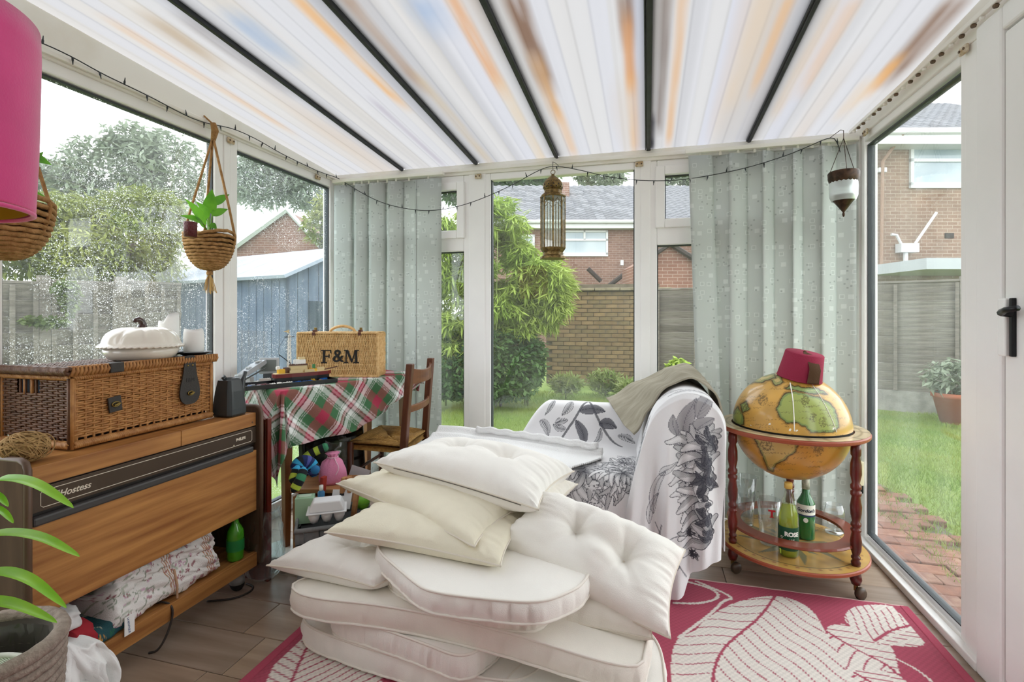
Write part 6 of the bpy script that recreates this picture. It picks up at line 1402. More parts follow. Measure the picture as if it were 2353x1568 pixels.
stems = ([(1345, 925), (1325, 955), (1300, 990), (1285, 1010)], [(1350, 925), (1372, 965), (1400, 1005), (1430, 1040)])
for st_ in stems: pstem(C, U, V, [fb(*p) for p in st_], .006, INK)
for a, b, w in (((1330, 945), (1390, 950), .03), ((1375, 975), (1418, 985), .028), ((1322, 965), (1345, 1022), .026), ((1380, 985), (1362, 1025), .014), ((1310, 930), (1290, 955), .022), ((1268, 925), (1250, 955), .014), ((1240, 960), (1262, 1000), .022), ((1275, 975), (1305, 965), .02), ((1300, 985), (1270, 975), .02), ((1420, 1000), (1460, 1015), .02), ((1400, 930), (1440, 920), .014)): pleaf(C, U, V, fb(*a), fb(*b), w, INK, fill=.85, tone=INK2 if w > .024 else None)
pflower(C, U, V, fs_(1330, 1110), .17, 5, 60); pflower(C, U, V, fs_(1430, 1120), .13, 15, 50); pflower(C, U, V, (-.1, bq[150]), .08, 9, 30)
for a, b, w in (((1420, 1050), (1450, 1075), .03), ((1440, 1060), (1480, 1050), .02), ((1450, 1090), (1475, 1070), .02)): pleaf(C, U, V, fs_(*a), fs_(*b), w, INK2, fill=.4)
add_patch(P, C)
o = mesh_obj('floral_throw', np.concatenate(PV), np.concatenate(PF), thm, None, smooth=True, cols=np.concatenate(PC), solid=.004); props(o, 'white throw with pen-drawn black leaves and shaggy flowers over the sofa', 'throw')
# ---- olive-grey wool throw on top of the arm
kx_, kz_, kq = arc([(-.062, .615), (-.03, .66), (.0, .73), (.05, .80), (.12, .862), (.2, .868), (.27, .83), (.312, .76), (.322, .69), (.325, .64)], 120)
ys = np.linspace(2.36, SY1+.05, 90); Q_, YY = np.meshgrid(kq/kq[-1], ys, indexing='ij'); w = np.clip((YY-2.36)/.45, 0, 1)
st0 = np.clip(1-Q_/.38, 0, 1)
P = np.stack([kx_[:, None]-w*.16*st0+.008*soft(Q_*12, YY*9, 4), YY-.05*(1-Q_)*(1-w)+.0*Q_, kz_[:, None]+w*(.05*st0+.02)+.012*soft(Q_*10, YY*10, 6)+.006*np.sin(Q_*30+YY*12)], -1)
o = quadmesh('wool_throw', P, mat('wool_olive_grey', '#8c8574', .95, col2='#a29b8a', vscale=8, bump=.4, bscale=180, stretch=(1, 3, 1)), solid=.008); props(o, 'olive-grey wool throw folded over the top of the floral arm', 'throw')
# ---- white knitted blanket on the seat
xs = np.linspace(-1.12, -.2, 120); ts = np.linspace(0, 1, 80); XX, TT = np.meshgrid(xs, ts, indexing='ij')
y0 = np.interp(XX, [-1.12, -.6, -.35, -.2], [1.98, 2.0, 2.06, 2.3]); y1 = np.interp(XX, [-1.12, -.8, -.5, -.2], [2.64, 2.62, 2.5, 2.36])
YY = y0+(y1-y0)*TT
ZZ = .502+.010*soft(XX*7, YY*7, 3)+.03*np.exp(-((TT-.93)/.05)**2)+.012*np.exp(-((TT-.8)/.04)**2)-np.clip((2.13-YY)*.9, 0, .2)*np.clip((2.13-YY)/.05, 0, 1)
P = np.stack([XX, YY, ZZ], -1)
kb = thing('knitted_blanket', 'white knitted blanket spread on the sofa seat behind the cushions', 'blanket', (-.65, 2.3, .5))
knit = mat('white_knit', '#f0f0f0', .95, bump=.6, bscale=240); quadmesh('blanket_sheet', P, knit, kb, solid=.008)
# openwork hem: a chain of little rings
hg = MB()
edge_pts = [Vector(P[i, 0]) for i in range(40, 120)]
for i in range(0, 79): 
    a, b = edge_pts[i], edge_pts[i+1]; hg.tube([a+Vector((0, -.002, .004)), (a+b)/2+Vector((0, -.012, .0)), b+Vector((0, -.002, .004))], .0022, 5)
hg.build('lace_hem', knit, kb, smooth=True, kind='stuff')
hg = MB()
for j in range(3):
    pts = [Vector(P[i, 70])+Vector((0, .006*j, .018+.010*math.sin(j*2)+.004*math.sin(i*.5))) for i in range(30, 118, 2)]
    hg.tube(pts, .012, 8)
hg.build('rolled_edge', knit, kb, smooth=True)

# ================================================================ cushions
cush = mat('cushion_cream', '#efeae0', .9, var=.06, vscale=7, bump=.22, bscale=380); cush_w = mat('cushion_white', '#f3f0ea', .9, var=.05, vscale=6, bump=.2, bscale=380); cush_y = mat('cushion_ecru', '#e9e2cd', .9, var=.07, vscale=6, bump=.2, bscale=380)
seam_m = mat('cushion_seam', '#ded6c8', .9); seam_d = mat('cushion_seam_dark', '#6d675f', .8); pipe_m = mat('cushion_piping', '#e9e3da', .9)
def bil(c, s, t): return ((1-s)*(1-t))[..., None]*np.array(c[0])+(s*(1-t))[..., None]*np.array(c[1])+(s*t)[..., None]*np.array(c[2])+((1-s)*t)[..., None]*np.array(c[3])
CG = 'cream garden cushions piled on the rug'
def pillow(label, c4, T, tufts=(), bow=.05, seed=1, m=None, sag=0.0, low=.55, dark=False, pw=.42, n=76, bend=None):
    m = m or cush; root = thing('cushion', label, 'cushion', [sum(p[i] for p in c4)/4 for i in range(2)]+[min(p[2] for p in c4)-T*.4], group=CG)
    s, t = np.meshgrid(np.linspace(0, 1, n), np.linspace(0, 1, n), indexing='ij')
    sh = np.sin(PI*t)**.8; th = np.sin(PI*s)**.8
    s2 = s+bow*(1-2*s)*sh; t2 = t+bow*(1-2*t)*th
    mid = bil(c4, s2, t2)
    a, b = np.array(c4[2], float)-np.array(c4[0]), np.array(c4[3], float)-np.array(c4[1]); nn = np.cross(a, b); nn /= np.linalg.norm(nn); nn *= np.sign(nn[2])
    if bend is not None: mid[..., 2] += bend(s, t)
    mid[..., 2] -= sag*((2*s-1)**2+(2*t-1)**2)*.5
    gs, gt = 1-np.abs(2*s-1)**2.6, 1-np.abs(2*t-1)**2.6; h = (np.clip(gs*gt, 0, 1))**pw
    e = np.minimum(np.minimum(s, 1-s), np.minimum(t, 1-t)); L1 = np.linalg.norm(np.array(c4[1])-np.array(c4[0])); L2 = np.linalg.norm(np.array(c4[3])-np.array(c4[0]))
    wr = .010*np.exp(-(e/.07)**1.0)*np.where(np.minimum(t, 1-t) < np.minimum(s, 1-s), soft(s*26+seed, t*3, seed), soft(t*24+seed, s*3, seed+1))*2*np.clip(e/.012, 0, 1)
    bump_ = .012*soft(s*4+seed, t*4, seed+4)+.006*soft(s*9+t*5, t*9-s*3, seed+6)
    top = h*T*.55+(wr+bump_*h); bo = h*T*low
    for (a_, b_) in tufts:
        d = np.hypot((s-a_)*L1, (t-b_)*L2); top = top-T*.42*np.exp(-(d/.045)**1.3); bo = bo-T*.25*np.exp(-(d/.045)**1.3)
        an_ = np.arctan2((t-b_)*L2, (s-a_)*L1); top = top-.010*np.exp(-(d/.11))*np.clip(np.cos(an_*6+seed), 0, 1)*np.clip(d/.03, 0, 1)
        for (a2, b2) in tufts:
            if (a2, b2) > (a_, b_):
                dl_ = dline(s*L1, t*L2, [(a_*L1, b_*L2), (a2*L1, b2*L2)]); top = top-T*.10*np.exp(-(dl_/.02)**2)
    top = np.maximum(top, -bo*.5)
    P1 = mid+nn*top[..., None]; P2 = mid-nn*bo[..., None]
    V = np.concatenate([P1.reshape(-1, 3), P2.reshape(-1, 3)]); V[:, 2] = np.maximum(V[:, 2], .012); F_ = gridfaces(n, n); F2 = F_[:, ::-1]+n*n
    mesh_obj('cover', V, np.concatenate([F_, F2]), m, root, smooth=True)
    rim = [P1[i, 0] for i in range(0, n, 2)]+[P1[n-1, j] for j in range(0, n, 2)]+[P1[i, n-1] for i in range(n-1, 0, -2)]+[P1[0, j] for j in range(n-1, 0, -2)]
    rim = [Vector(p)+Vector((0, 0, .0)) for p in rim]; MB().tube(rim, .0032, 6, closed=True).build('seam', seam_m, root, smooth=True)
    if dark: MB().tube([Vector(P1[i, 0])+Vector((0, -.003, -.004)) for i in range(10, n-6, 2)], .0016, 5).build('zip', seam_d, root, smooth=True)
    for (a_, b_) in tufts:
        i, j = int(a_*(n-1)), int(b_*(n-1)); p = Vector(P1[i, j]); MB().lathe([(.006, -.002), (.006, .001), (0, .003)], 10, p).build('tuft_button', seam_m, root, smooth=True)
    return root
def pad(label, out, T, crown=.01, seed=1, m=None, zipper=None, bend=None, n=200, bulge=.006):
    m = m or cush_w; root = thing('seat_pad', label, 'seat pad', [sum(p[0] for p in out)/len(out), sum(p[1] for p in out)/len(out), min(p[2] for p in out)-T], group='boxed seat pads piled on the rug')
    o_ = np.array(smooth_pts([tuple(p) for p in out], 3, True)); L_ = np.concatenate([[0], np.cumsum(np.linalg.norm(np.diff(np.vstack([o_, o_[:1]]), axis=0), axis=1))]); q = np.linspace(0, L_[-1], n, endpoint=False); oc = np.vstack([o_, o_[:1]])
    O = np.stack([np.interp(q, L_, oc[:, k]) for k in range(3)], -1); cen = O.mean(0); tang = np.roll(O, -1, 0)-np.roll(O, 1, 0); outn = np.stack([tang[:, 1], -tang[:, 0], 0*q], -1); outn /= np.linalg.norm(outn, axis=1)[:, None]
    if ((O-cen)*outn).sum() < 0: outn = -outn
    rings = []
    ruf = .009*soft(q*60, q*0+seed, seed)+.003*np.sin(q*240)
    for k in np.linspace(.02, 1, 22): R2 = cen+(O-cen)*k; R2[:, 2] += crown*(1-k**3)+.010*soft(R2[:, 0]*7, R2[:, 1]*7, seed)*(1-k**6); rings.append(R2)
    for z in (.12, .3, .5, .7, .88): R2 = O.copy(); R2 += outn*(bulge*math.sin(z*PI)+ruf[:, None]*math.sin(z*PI)); R2[:, 2] -= T*z; rings.append(R2)
    for k in (1, .9, .5, .02): R2 = cen+(O-cen)*k; R2[:, 2] = R2[:, 2]-T-(.0); rings.append(R2)
    P = np.stack(rings, 1)
    if bend is not None: P[..., 2] += bend(P[..., 0], P[..., 1])
    P[..., 2] = np.maximum(P[..., 2], .0105)
    quadmesh('cover', P, m, root, cu=True)
    for idx, off in ((21, .001), (26, -.004)):
        MB().tube([Vector(p)+Vector((0, 0, off)) for p in P[::2, idx]], .0042, 6, closed=True).build('piping', pipe_m, root, smooth=True)
    if zipper:
        i0, i1 = zipper; MB().tube([Vector(P[i % n, 24])+Vector(outn[i % n])*.002 for i in range(i0, i1)], .0018, 5).build('zip', seam_d, root, smooth=True)
    return root
Zp = lambda *l: [atZ(u, v, z) for u, v, z in l]
# bottom layer
pad('lowest long boxed pad lying on the maroon rug at the left of the pile', Zp((688, 1430, .088), (715, 1392, .088))+[Vector((-.85, 1.95, .088)), Vector((-.25, 1.85, .088)), Vector((-.30, 1.42, .088))]+Zp((1095, 1560, .088), (940, 1520, .088), (760, 1465, .088)), .075, .006, 3, cush_w)
pad('boxed pad on the rug at the front right of the pile', [Vector((-.40, 1.24, .085)), Vector((-.42, 1.40, .085)), Vector((-.2, 1.8, .085)), Vector((.04, 1.78, .085)), Vector((.055, 1.40, .085)), Vector((.04, 1.22, .085)), Vector((-.2, 1.18, .085))], .07, .008, 5, cush_w)
pad('boxed pad with rounded end tucked under the long zipped pad', Zp((757, 1412, .163), (778, 1392, .163))+[Vector((-.75, 1.75, .163)), Vector((-.40, 1.62, .163))]+Zp((1122, 1482, .163), (1062, 1516, .163), (980, 1482, .163), (860, 1440, .163)), .072, .006, 7, cush_w)
pad('long zipped boxed pad running right across the pile', Zp((664, 1352, .238), (684, 1333, .238))+[Vector((-1.02, 1.66, .238)), Vector((-.4, 1.70, .238)), Vector((.02, 1.66, .24))]+Zp((1482, 1462, .235), (1474, 1512, .215), (1300, 1492, .225), (1065, 1428, .238), (871, 1390, .238), (708, 1376, .238)), .072, .004, 9, cush, zipper=(20, 90), bend=lambda x, y: -.05*np.clip((x+.35)/.4, 0, 1)**1.5)
pad('thin boxed pad showing as an edge beneath the white pentagonal pad', Zp((889, 1322, .292), (900, 1300, .292))+[Vector((-.78, 1.78, .292)), Vector((-.3, 1.74, .292)), Vector((-.27, 1.45, .28))]+Zp((1172, 1418, .282), (1000, 1375, .29)), .05, .004, 11, cush)
pillow('tufted cushion at the far left of the pile, its corner poking out over the floor', Zp((612, 1300, .285), (858, 1350, .275))+[Vector((-.62, 1.72, .30)), Vector((-1.12, 1.78, .31))], .125, ((.42, .45), (.75, .5)), .05, 21, cush_w)
pad('white pentagonal boxed pad in the middle of the pile', Zp((835, 1238, .362), (950, 1340, .362), (985, 1362, .362), (1110, 1378, .362), (1240, 1388, .36), (1300, 1366, .355), (1345, 1342, .355))+[Vector((-.15, 1.75, .362)), Vector((-.4, 1.93, .362)), Vector((-.8, 1.85, .362))], .062, .012, 13, cush_w)
pillow('small tufted cushion squashed under the big right-hand cushion', Zp((1178, 1415, .225), (1500, 1470, .215))+[Vector((.03, 1.72, .25)), Vector((-.32, 1.72, .26))], .12, ((.5, .55),), .04, 23, cush)
pillow('ecru cushion third from the top with a small stain', Zp((745, 1224, .408), (1150, 1302, .40))+[Vector((-.38, 1.85, .43)), Vector((-.98, 1.88, .43))], .10, (), .05, 25, cush_y, pw=.36)
pillow('ecru cushion second from the top, one corner pointing forwards', Zp((772, 1112, .478), (1090, 1258, .44))+[Vector((-.40, 1.78, .47)), Vector((-.98, 2.1, .50))], .10, (), .05, 27, cush_y, pw=.36)
pillow('plump tufted cushion on the very top of the pile', Zp((858, 1063, .565), (1237, 1172, .52))+[Vector((-.28, 1.99, .53)), Vector((-.90, 2.19, .555))], .17, ((.3, .56), (.68, .56)), .05, 29, cush_w, dark=True)
pillow('large tufted cushion slumped down the right side of the pile', Zp((1122, 1242, .385), (1540, 1468, .235), (1575, 1265, .375), (1246, 1128, .525)), .17, ((.36, .6), (.7, .55)), .04, 31, cush_w, bend=lambda s, t: -.03*np.sin(PI*s)*(1-t)+.02*np.sin(PI*s)*t)
pillow('cushion lying flat behind the topmost cushion, only a corner showing', [Vector((-.62, 1.74, .475)), Vector((-.31, 1.70, .47)), Vector((-.27, 2.02, .47)), Vector((-.60, 2.04, .475))], .09, (), .05, 33, cush)
# ================================================================ globe drinks trolley
GC = Vector((.623, 2.52, 0)); GR = .238; GZc = .655
mah = mat('mahogany_red', '#6a1f16', .28, col2='#4e1510', vscale=9, coat=.3); oak_e = mat('ring_edge_red', '#9a4a30', .35); mapm = mat('globe_print', attr=True, rough=.28, coat=.35)
gt = thing('globe_bar', 'antique globe drinks trolley with turned red legs beside the right-hand blind', 'globe bar', GC)
aw = Vector((GC.x, GC.y, 0)).normalized(); dirs = [aw, Matrix.Rotation(2*PI/3+.05, 3, 'Z')@aw, Matrix.Rotation(-2*PI/3+.02, 3, 'Z')@aw]
OC, DK, LND, LN2 = np.array(S('#c99a4c')), np.array(S('#4a3a1c')), np.array(S('#9aa152')), np.array(S('#c9b070'))
# ring
nr_ = 96; th = np.linspace(0, 2*PI, nr_, endpoint=False); rr = np.linspace(.243, .298, 8); T_, R2_ = np.meshgrid(th, rr, indexing='ij')
C = np.ones(T_.shape+(3,))*np.array(S('#cdbb98')); paint(C, (np.mod(T_*12/PI, 1) < .12), S('#7d6a48'), .7); paint(C, np.abs(R2_-.27) < .004, S('#8a7752'), .8)
ring = MB().lathe([(.243, .632), (.298, .632), (.302, .637), (.302, .646), (.298, .652), (.243, .652), (.243, .632)], 96, GC, cap=False).build('horizon_ring', oak_e, gt, smooth=False, bevel=.002)
P = np.stack([GC.x+R2_*np.cos(T_), GC.y+R2_*np.sin(T_), np.full(T_.shape, .6528)], -1); quadmesh('printed_face', P, mapm, ring, cols=C, cu=True)
# globe: upper and lower shells with a painted map
def sphere_cols(X, Y, Z, seed):
    """paint in the directions seen from the photo: project points to photo pixels when they face it, noise lands elsewhere"""
    n = vnoise((np.arctan2(Y-GC.y, X-GC.x)+9)*2.2, (Z-GZc)/GR*3+5, 77)*.65+vnoise((np.arctan2(Y-GC.y, X-GC.x)+9)*6, (Z-GZc)/GR*8+5, 78)*.35
    tone = vnoise((np.arctan2(Y-GC.y, X-GC.x)+9)*5, (Z-GZc)/GR*5+9, 12)
    C = OC*(.85+.35*tone[..., None]); C = C*np.array((1, .97, .9))
    facing = ((X-GC.x)*aw.x+(Y-GC.y)*aw.y) < .05
    land = (n > .60) & ~facing; paint(C, land, LND); paint(C, (np.abs(n-.60) < .012) & ~facing, DK, .8)
    a_ = np.arctan2(Y-GC.y, X-GC.x)
    return C, facing
AFR = [(1784, 940), (1792, 920), (1806, 903), (1830, 900), (1855, 905), (1885, 915), (1910, 930), (1922, 952), (1927, 980), (1913, 994), (1862, 994), (1850, 980), (1830, 972), (1806, 972), (1790, 960)]
SAM = [(1727, 1001), (1755, 998), (1795, 1004), (1833, 1018), (1828, 1038), (1805, 1055), (1785, 1068), (1774, 1083), (1764, 1080), (1754, 1055), (1740, 1022)]
EUR = [(1802, 892), (1818, 886), (1850, 890), (1880, 895), (1900, 905), (1870, 905), (1830, 897)]
GRN = [(1765, 868), (1790, 862), (1800, 880), (1780, 885)]
NAM = [(1678, 955), (1695, 935), (1706, 950), (1708, 975), (1690, 978)]
NEU = [(1700, 930), (1716, 922), (1722, 940), (1706, 948)]
TOP_ = [(1720, 880), (1750, 862), (1778, 858), (1782, 868), (1750, 880)]
def pix(X, Y, Z):
    dd = -_s*X+_c*Y; return 1176+FPX*(_c*X+_s*Y)/dd, HOR-FPX*(Z-HC)/dd
def paint_map(X, Y, Z, C, facing):
    U, V = pix(X, Y, Z)
    rg = np.random.default_rng(4)
    wobx = 4*(vnoise(U*.12, V*.12, 3)-.5); woby = 4*(vnoise(U*.12+9, V*.12, 5)-.5)
    for poly, col in ((AFR, LND), (SAM, LN2), (EUR, LND), (GRN, LN2), (NAM, LND), (NEU, LND), (TOP_, LN2)):
        ins = inpoly(U+wobx, V+woby, poly) & facing; dl = dline(U+wobx, V+woby, poly, True)
        paint(C, (dl < 4) & facing & ~ins, np.array(S('#8f6a2a')), .6); paint(C, ins, col); paint(C, ins & (dl < 5), np.array(S('#5f7a4a')), .6); paint(C, (dl < 1.3) & facing, DK, .95)
    # little printed texts, rivers and ships
    for k in range(120):
        u0, v0 = rg.uniform(1675, 1940), rg.uniform(862, 1090); L_ = rg.uniform(6, 20); yw = np.abs(V-v0-1.2*np.sin(U*1.6+k)) < .8; paint(C, yw & (np.abs(U-u0) < L_) & (np.sin(U*2.3+k) > -.2) & facing, DK, .6)
    for (u0, v0, r) in ((1752, 918, 12), (1712, 933, 8), (1760, 1020, 14), (1880, 1035, 12), (1700, 1040, 8), (1850, 920, 10), (1868, 960, 9), (1890, 970, 10)):
        d_ = np.hypot(U-u0, (V-v0)*.8); paint(C, (d_ < r) & (vnoise(U*.5, V*.5, 9) > .45) & facing, DK, .65)
    for x0 in (1815, 1895): pass
    return C
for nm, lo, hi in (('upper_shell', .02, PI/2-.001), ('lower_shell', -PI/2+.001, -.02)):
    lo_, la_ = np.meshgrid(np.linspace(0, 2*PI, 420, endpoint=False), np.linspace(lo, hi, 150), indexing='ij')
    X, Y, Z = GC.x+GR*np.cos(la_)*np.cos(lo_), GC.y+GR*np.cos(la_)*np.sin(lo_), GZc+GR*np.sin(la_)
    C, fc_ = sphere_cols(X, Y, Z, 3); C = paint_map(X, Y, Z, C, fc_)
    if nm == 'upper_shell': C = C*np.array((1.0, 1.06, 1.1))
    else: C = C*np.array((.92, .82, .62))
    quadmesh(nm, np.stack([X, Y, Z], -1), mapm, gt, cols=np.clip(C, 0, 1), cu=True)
MB().lathe([(GR*.998, -.006), (GR*.998, .006)], 90, (GC.x, GC.y, GZc), cap=False).build('opening_gap', mat('gap_dark', '#1a140c', .8), gt)
# torn gore seams (white paper showing)
tear = mat('torn_paper', '#f0ece2', .8)
for (pts, w) in (([(1815, 880), (1822, 920), (1824, 960), (1825, 992)], .0022), ([(1862, 878), (1890, 920), (1912, 965), (1922, 994)], .0015)):
    q = []
    for u, v in smooth_pts(pts, 2):
        r = Vector(ray(u, v)).normalized(); o_ = Vector((0, 0, HC)); cc_ = Vector((GC.x, GC.y, GZc)); b = r.dot(cc_-o_); d2_ = (cc_-o_).length_squared-b*b; 
        if d2_ < (GR+.0006)**2: q.append(o_+r*(b-math.sqrt((GR+.0006)**2-d2_)))
    if len(q) > 2: MB().tube(q, w, 5).build('torn_seam', tear, gt, smooth=True)
for u, v, r in ((1768, 975, .007), (1815, 988, .008), (1830, 990, .006), (1725, 978, .004), (1915, 985, .007)):
    rr_ = Vector(ray(u, v)).normalized(); o_ = Vector((0, 0, HC)); cc_ = Vector((GC.x, GC.y, GZc)); b = rr_.dot(cc_-o_); d2_ = (cc_-o_).length_squared-b*b; 
    if d2_ < GR*GR:
        p = o_+rr_*(b-math.sqrt((GR+.0004)**2-d2_)); nn = (p-cc_).normalized(); a = nn.orthogonal().normalized(); b2 = nn.cross(a)
        MB().add([p]+[p+(a*math.cos(t*.7)+b2*math.sin(t*.7)*.6)*r*R_.uniform(.5, 1.3)-nn*.0002 for t in range(9)], [(0, i, i % 9+1) for i in range(1, 10)]).build('chipped_paper', tear, gt)
# turned legs
def turned(p, z0, z1):
    L_ = z1-z0; prof = [(0, 0), (.016, 0), (.018, .03), (.012, .05), (.017, .06), (.017, .075), (.012, .085), (.019, .13), (.021, .2), (.015, .27), (.019, .285), (.019, .3), (.013, .31), (.019, .325), (.019, .345), (.014, .36), (.020, .42), (.0215, .48), (.015, .56), (.02, .575), (.02, .6), (.013, .61), (.02, .625), (.02, .65), (.014, .67), (.021, .74), (.020, .82), (.014, .88), (.019, .9), (.019, .94), (.016, 1), (0, 1)]
    return MB().lathe([(r, z0+z*L_) for r, z in prof], 20, (p.x, p.y, 0))
for dv_ in dirs:
    p = GC+dv_*.268
    turned(p, .13, .634).build('turned_leg', mah, gt, smooth=True)
    f_ = MB().lathe([(0, .055), (.016, .055), (.022, .075), (.018, .1), (.014, .112), (.014, .118)], 18, (p.x, p.y, 0)).build('foot', mah, gt, smooth=True)
    MB().lathe([(.004, -.012), (.02, -.012), (.025, -.006), (.025, .006), (.02, .012), (.004, .012)], 16, p+Vector((.012, -.014, .025)), Matrix.Rotation(PI/2, 3, 'X')@Matrix.Rotation(.6, 3, 'Y')).build('castor', mat('castor_brown', '#4a3a2c', .4), f_, smooth=True)
    MB().cyl(p+Vector((0, 0, .03)), p+Vector((0, 0, .06)), .008, n=10).build('castor_stem', bras, f_)
# base shelf with compass rose
th = np.linspace(0, 2*PI, 240, endpoint=False); rr = np.linspace(0.001, .295, 110); T_, R2_ = np.meshgrid(th, rr, indexing='ij'); X, Y = GC.x+R2_*np.cos(T_), GC.y+R2_*np.sin(T_)
nz = vnoise(X*30, Y*30, 5); C = np.array(S('#c9a055'))*(.8+.35*nz[..., None]); rose = .12+.11*np.abs(np.mod(T_*8/PI, 2)-1)**2
paint(C, (R2_ < rose) & (np.mod(T_*16/PI, 2) < 1), S('#5f6a58'), .8); paint(C, np.abs(R2_-.25) < .002, S('#6b5a30')); paint(C, (np.abs(R2_-.265) < .006) & (np.mod(T_*40/PI, 2) < .5), S('#8a4a2a'), .6)
bs = MB().lathe([(0, .112), (.29, .112), (.3, .116), (.3, .126), (.296, .13), (0, .13)], 90, GC).build('base_shelf', oak_e, gt, bevel=.0)
quadmesh('printed_map', np.stack([X, Y, np.full(X.shape, .1306)], -1), mapm, bs, cols=C, cu=True)
# bottle rail: a horseshoe ring
MB().lathe([(.205, .200), (.262, .200), (.265, .204), (.262, .212), (.205, .212), (.205, .200)], 72, GC, cap=False).build('bottle_rail', mat('rail_red_brown', '#7d3a28', .3, coat=.3), gt)
# ---- fez
fez = thing('fez', 'maroon felt fez with brown tassel perched on the globe', 'hat', GC+Vector((0, 0, .89)))
Mf = Matrix.Rotation(.16, 3, 'Y')@Matrix.Rotation(.13, 3, 'X'); fp_ = Vector((GC.x+.025, GC.y-.045, GZc+GR-.022)); felt = mat('felt_maroon', '#8f2440', .9, bump=.3, bscale=300)
MB().lathe([(.088, 0), (.089, .004), (.082, .06), (.076, .115), (.072, .119), (0, .1195)], 48, fp_, Mf).build('crown', felt, fez, smooth=True)
MB().lathe([(.089, .001), (.0905, .003), (.089, .006)], 48, fp_, Mf, cap=False).build('brim_edge', felt, fez, smooth=True)
tas = mat('tassel_brown', '#5a3f28', .8); tp0 = fp_+Mf@Vector((0, 0, .12)); out_ = Vector((.35, -.94, 0)).normalized()
for k in range(16):
    a = Matrix.Rotation((k-7.5)*.035, 3, 'Z')@out_; r_ = .083
    pts = [tp0, fp_+Mf@(a*.05)+Vector((0, 0, .122)), fp_+Mf@(a*.078)+Vector((0, 0, .118))]+[fp_+Mf@(a*(.083+.007*(1-j/3)*0+.008*j/3)+Vector((0, 0, .105-.034*j)))+a*.004 for j in range(1, 4)]
    MB().tube(smooth_pts([tuple(p) for p in pts], 1), .0024, 5).build('tassel_strand', tas, fez, smooth=True)
MB().lathe([(.006, 0), (.007, .004), (0, .008)], 10, tp0).build('button', tas, fez, smooth=True)
# ---- glasses and bottles on the shelf
gls = mat('drinking_glass', '#ffffff', .02, trans=1.0, ior=1.3)
thin = glass_pane('thin_glass', (.95, .965, .965), haze=.05, refl=3.0)
SZ_ = .1312
def tumbler(name, label, u, v, r0, r1, h, z=SZ_, red=False, foot=0.0, group=None, d=None):
    p = atZ(u, v, z); G = thing(name, label, 'glass', p, group=group)
    prof = [(0, .004), (r0*.9, .0), (r0, .004), (r0+(r1-r0)*.5, h*.5), (r1, h), (r1-.0015, h), (r0-.003, .014), (0, .012)]
    if foot: prof = [(0, 0), (foot, 0), (foot, .004), (.006, .01), (.005, .03), (r0*.6, .045), (r0, .07), (r0*1.02, h*.7), (r1, h), (r1-.0015, h), (r0*.97, .075), (0, .05)]
    MB().lathe(prof, 32, p).build('bowl', thin, G, smooth=True); MB().lathe([(r1, h-.001), (r1+.0008, h), (r1-.001, h+.001)], 32, p, cap=False).build('rim', thin, G, smooth=True)
    MB().lathe([(0, .001), (r0*.88, .001), (r0*.88, .011), (0, .011)], 24, p).build('thick_base', thin, G, smooth=True)
    return G, p
tumbler('pint_glass', 'tall plain pint glass at the back left of the globe shelf', 1713, 1185, .038, .052, .2)
tumbler('tumbler', 'short plain tumbler in front of the tall pint glass', 1714, 1207, .033, .038, .12)
tumbler('tumbler', 'clear low glass half hidden behind the left globe leg', 1685, 1192, .03, .034, .12)
G, p = tumbler('pint_glass', 'pint glass printed with a red letter T', 1766, 1250, .036, .047, .2)
tm_ = mat('print_red', '#c8202c', .4)
dcam = Vector((-p.x, -p.y, 0)).normalized(); sidev = Vector((-dcam.y, dcam.x, 0))
text_obj('lettering', 'T', .042, tm_, G, frameM(p+dcam*.0465+sidev*.012+Vector((0, 0, .15)), sidev, (0, 0, 1)), .0004, bold=.0022)
MB().box(p+dcam*.0465+sidev*.012+Vector((0, 0, .136)), (.018, .0008, .003), math.atan2(sidev.y, sidev.x)).build('print_serif', tm_, G)
G2, p2 = tumbler('goblet', 'rounded brandy glass with faint gold crest at the right of the shelf', 1916, 1225, .042, .033, .135, foot=.03)
MB().lathe([(.0435, .085), (.0435, .1)], 12, p2, cap=False, fn=lambda r, z, t: (r, z)).build('gold_band', glass_pane('gilt_film', (.93, .86, .74), haze=.1), G2, smooth=True)
tumbler('tumbler', 'small glass tucked behind the cordial bottle', 1838, 1205, .03, .034, .10)
# cordial bottle
def bottle(name, label, p, prof, m, liquid=None, cap=None, labels=()):
    B = thing(name, label, 'bottle', p); MB().lathe(prof, 32, p).build('glass_body', m, B, smooth=True)
    if liquid: MB().lathe(liquid[0], 32, p).build('liquid', liquid[1], B, smooth=True)
    if cap: MB().lathe(cap[0], 24, p).build('cap', cap[1], B, smooth=True)
    for pr, mm in labels: MB().lathe(pr, 40, p, cap=False).build('paper_label', mm, B, smooth=True)
    return B
def wrap_text(B, body, size, m, p, r, z, ang, bold=0, shear=0):
    t = text_obj('lettering', body, size, m, B, Matrix.Identity(4), .0002, bold=bold, shear=shear)
    for v in t.data.vertices:
        a = ang+v.co.x/r; rr_ = r+.0006+v.co.z; v.co = Vector((p.x+rr_*math.cos(a), p.y+rr_*math.sin(a), p.z+z+v.co.y))
    return t
cp = atZ(1811, 1275, SZ_); lime = mat('lime_cordial', '#c3d24a', .05, spec=.6, trans=.55, ior=1.33)
R1 = .039; KB = 1.22
kb = lambda pr: [(r, z*KB) for r, z in pr]
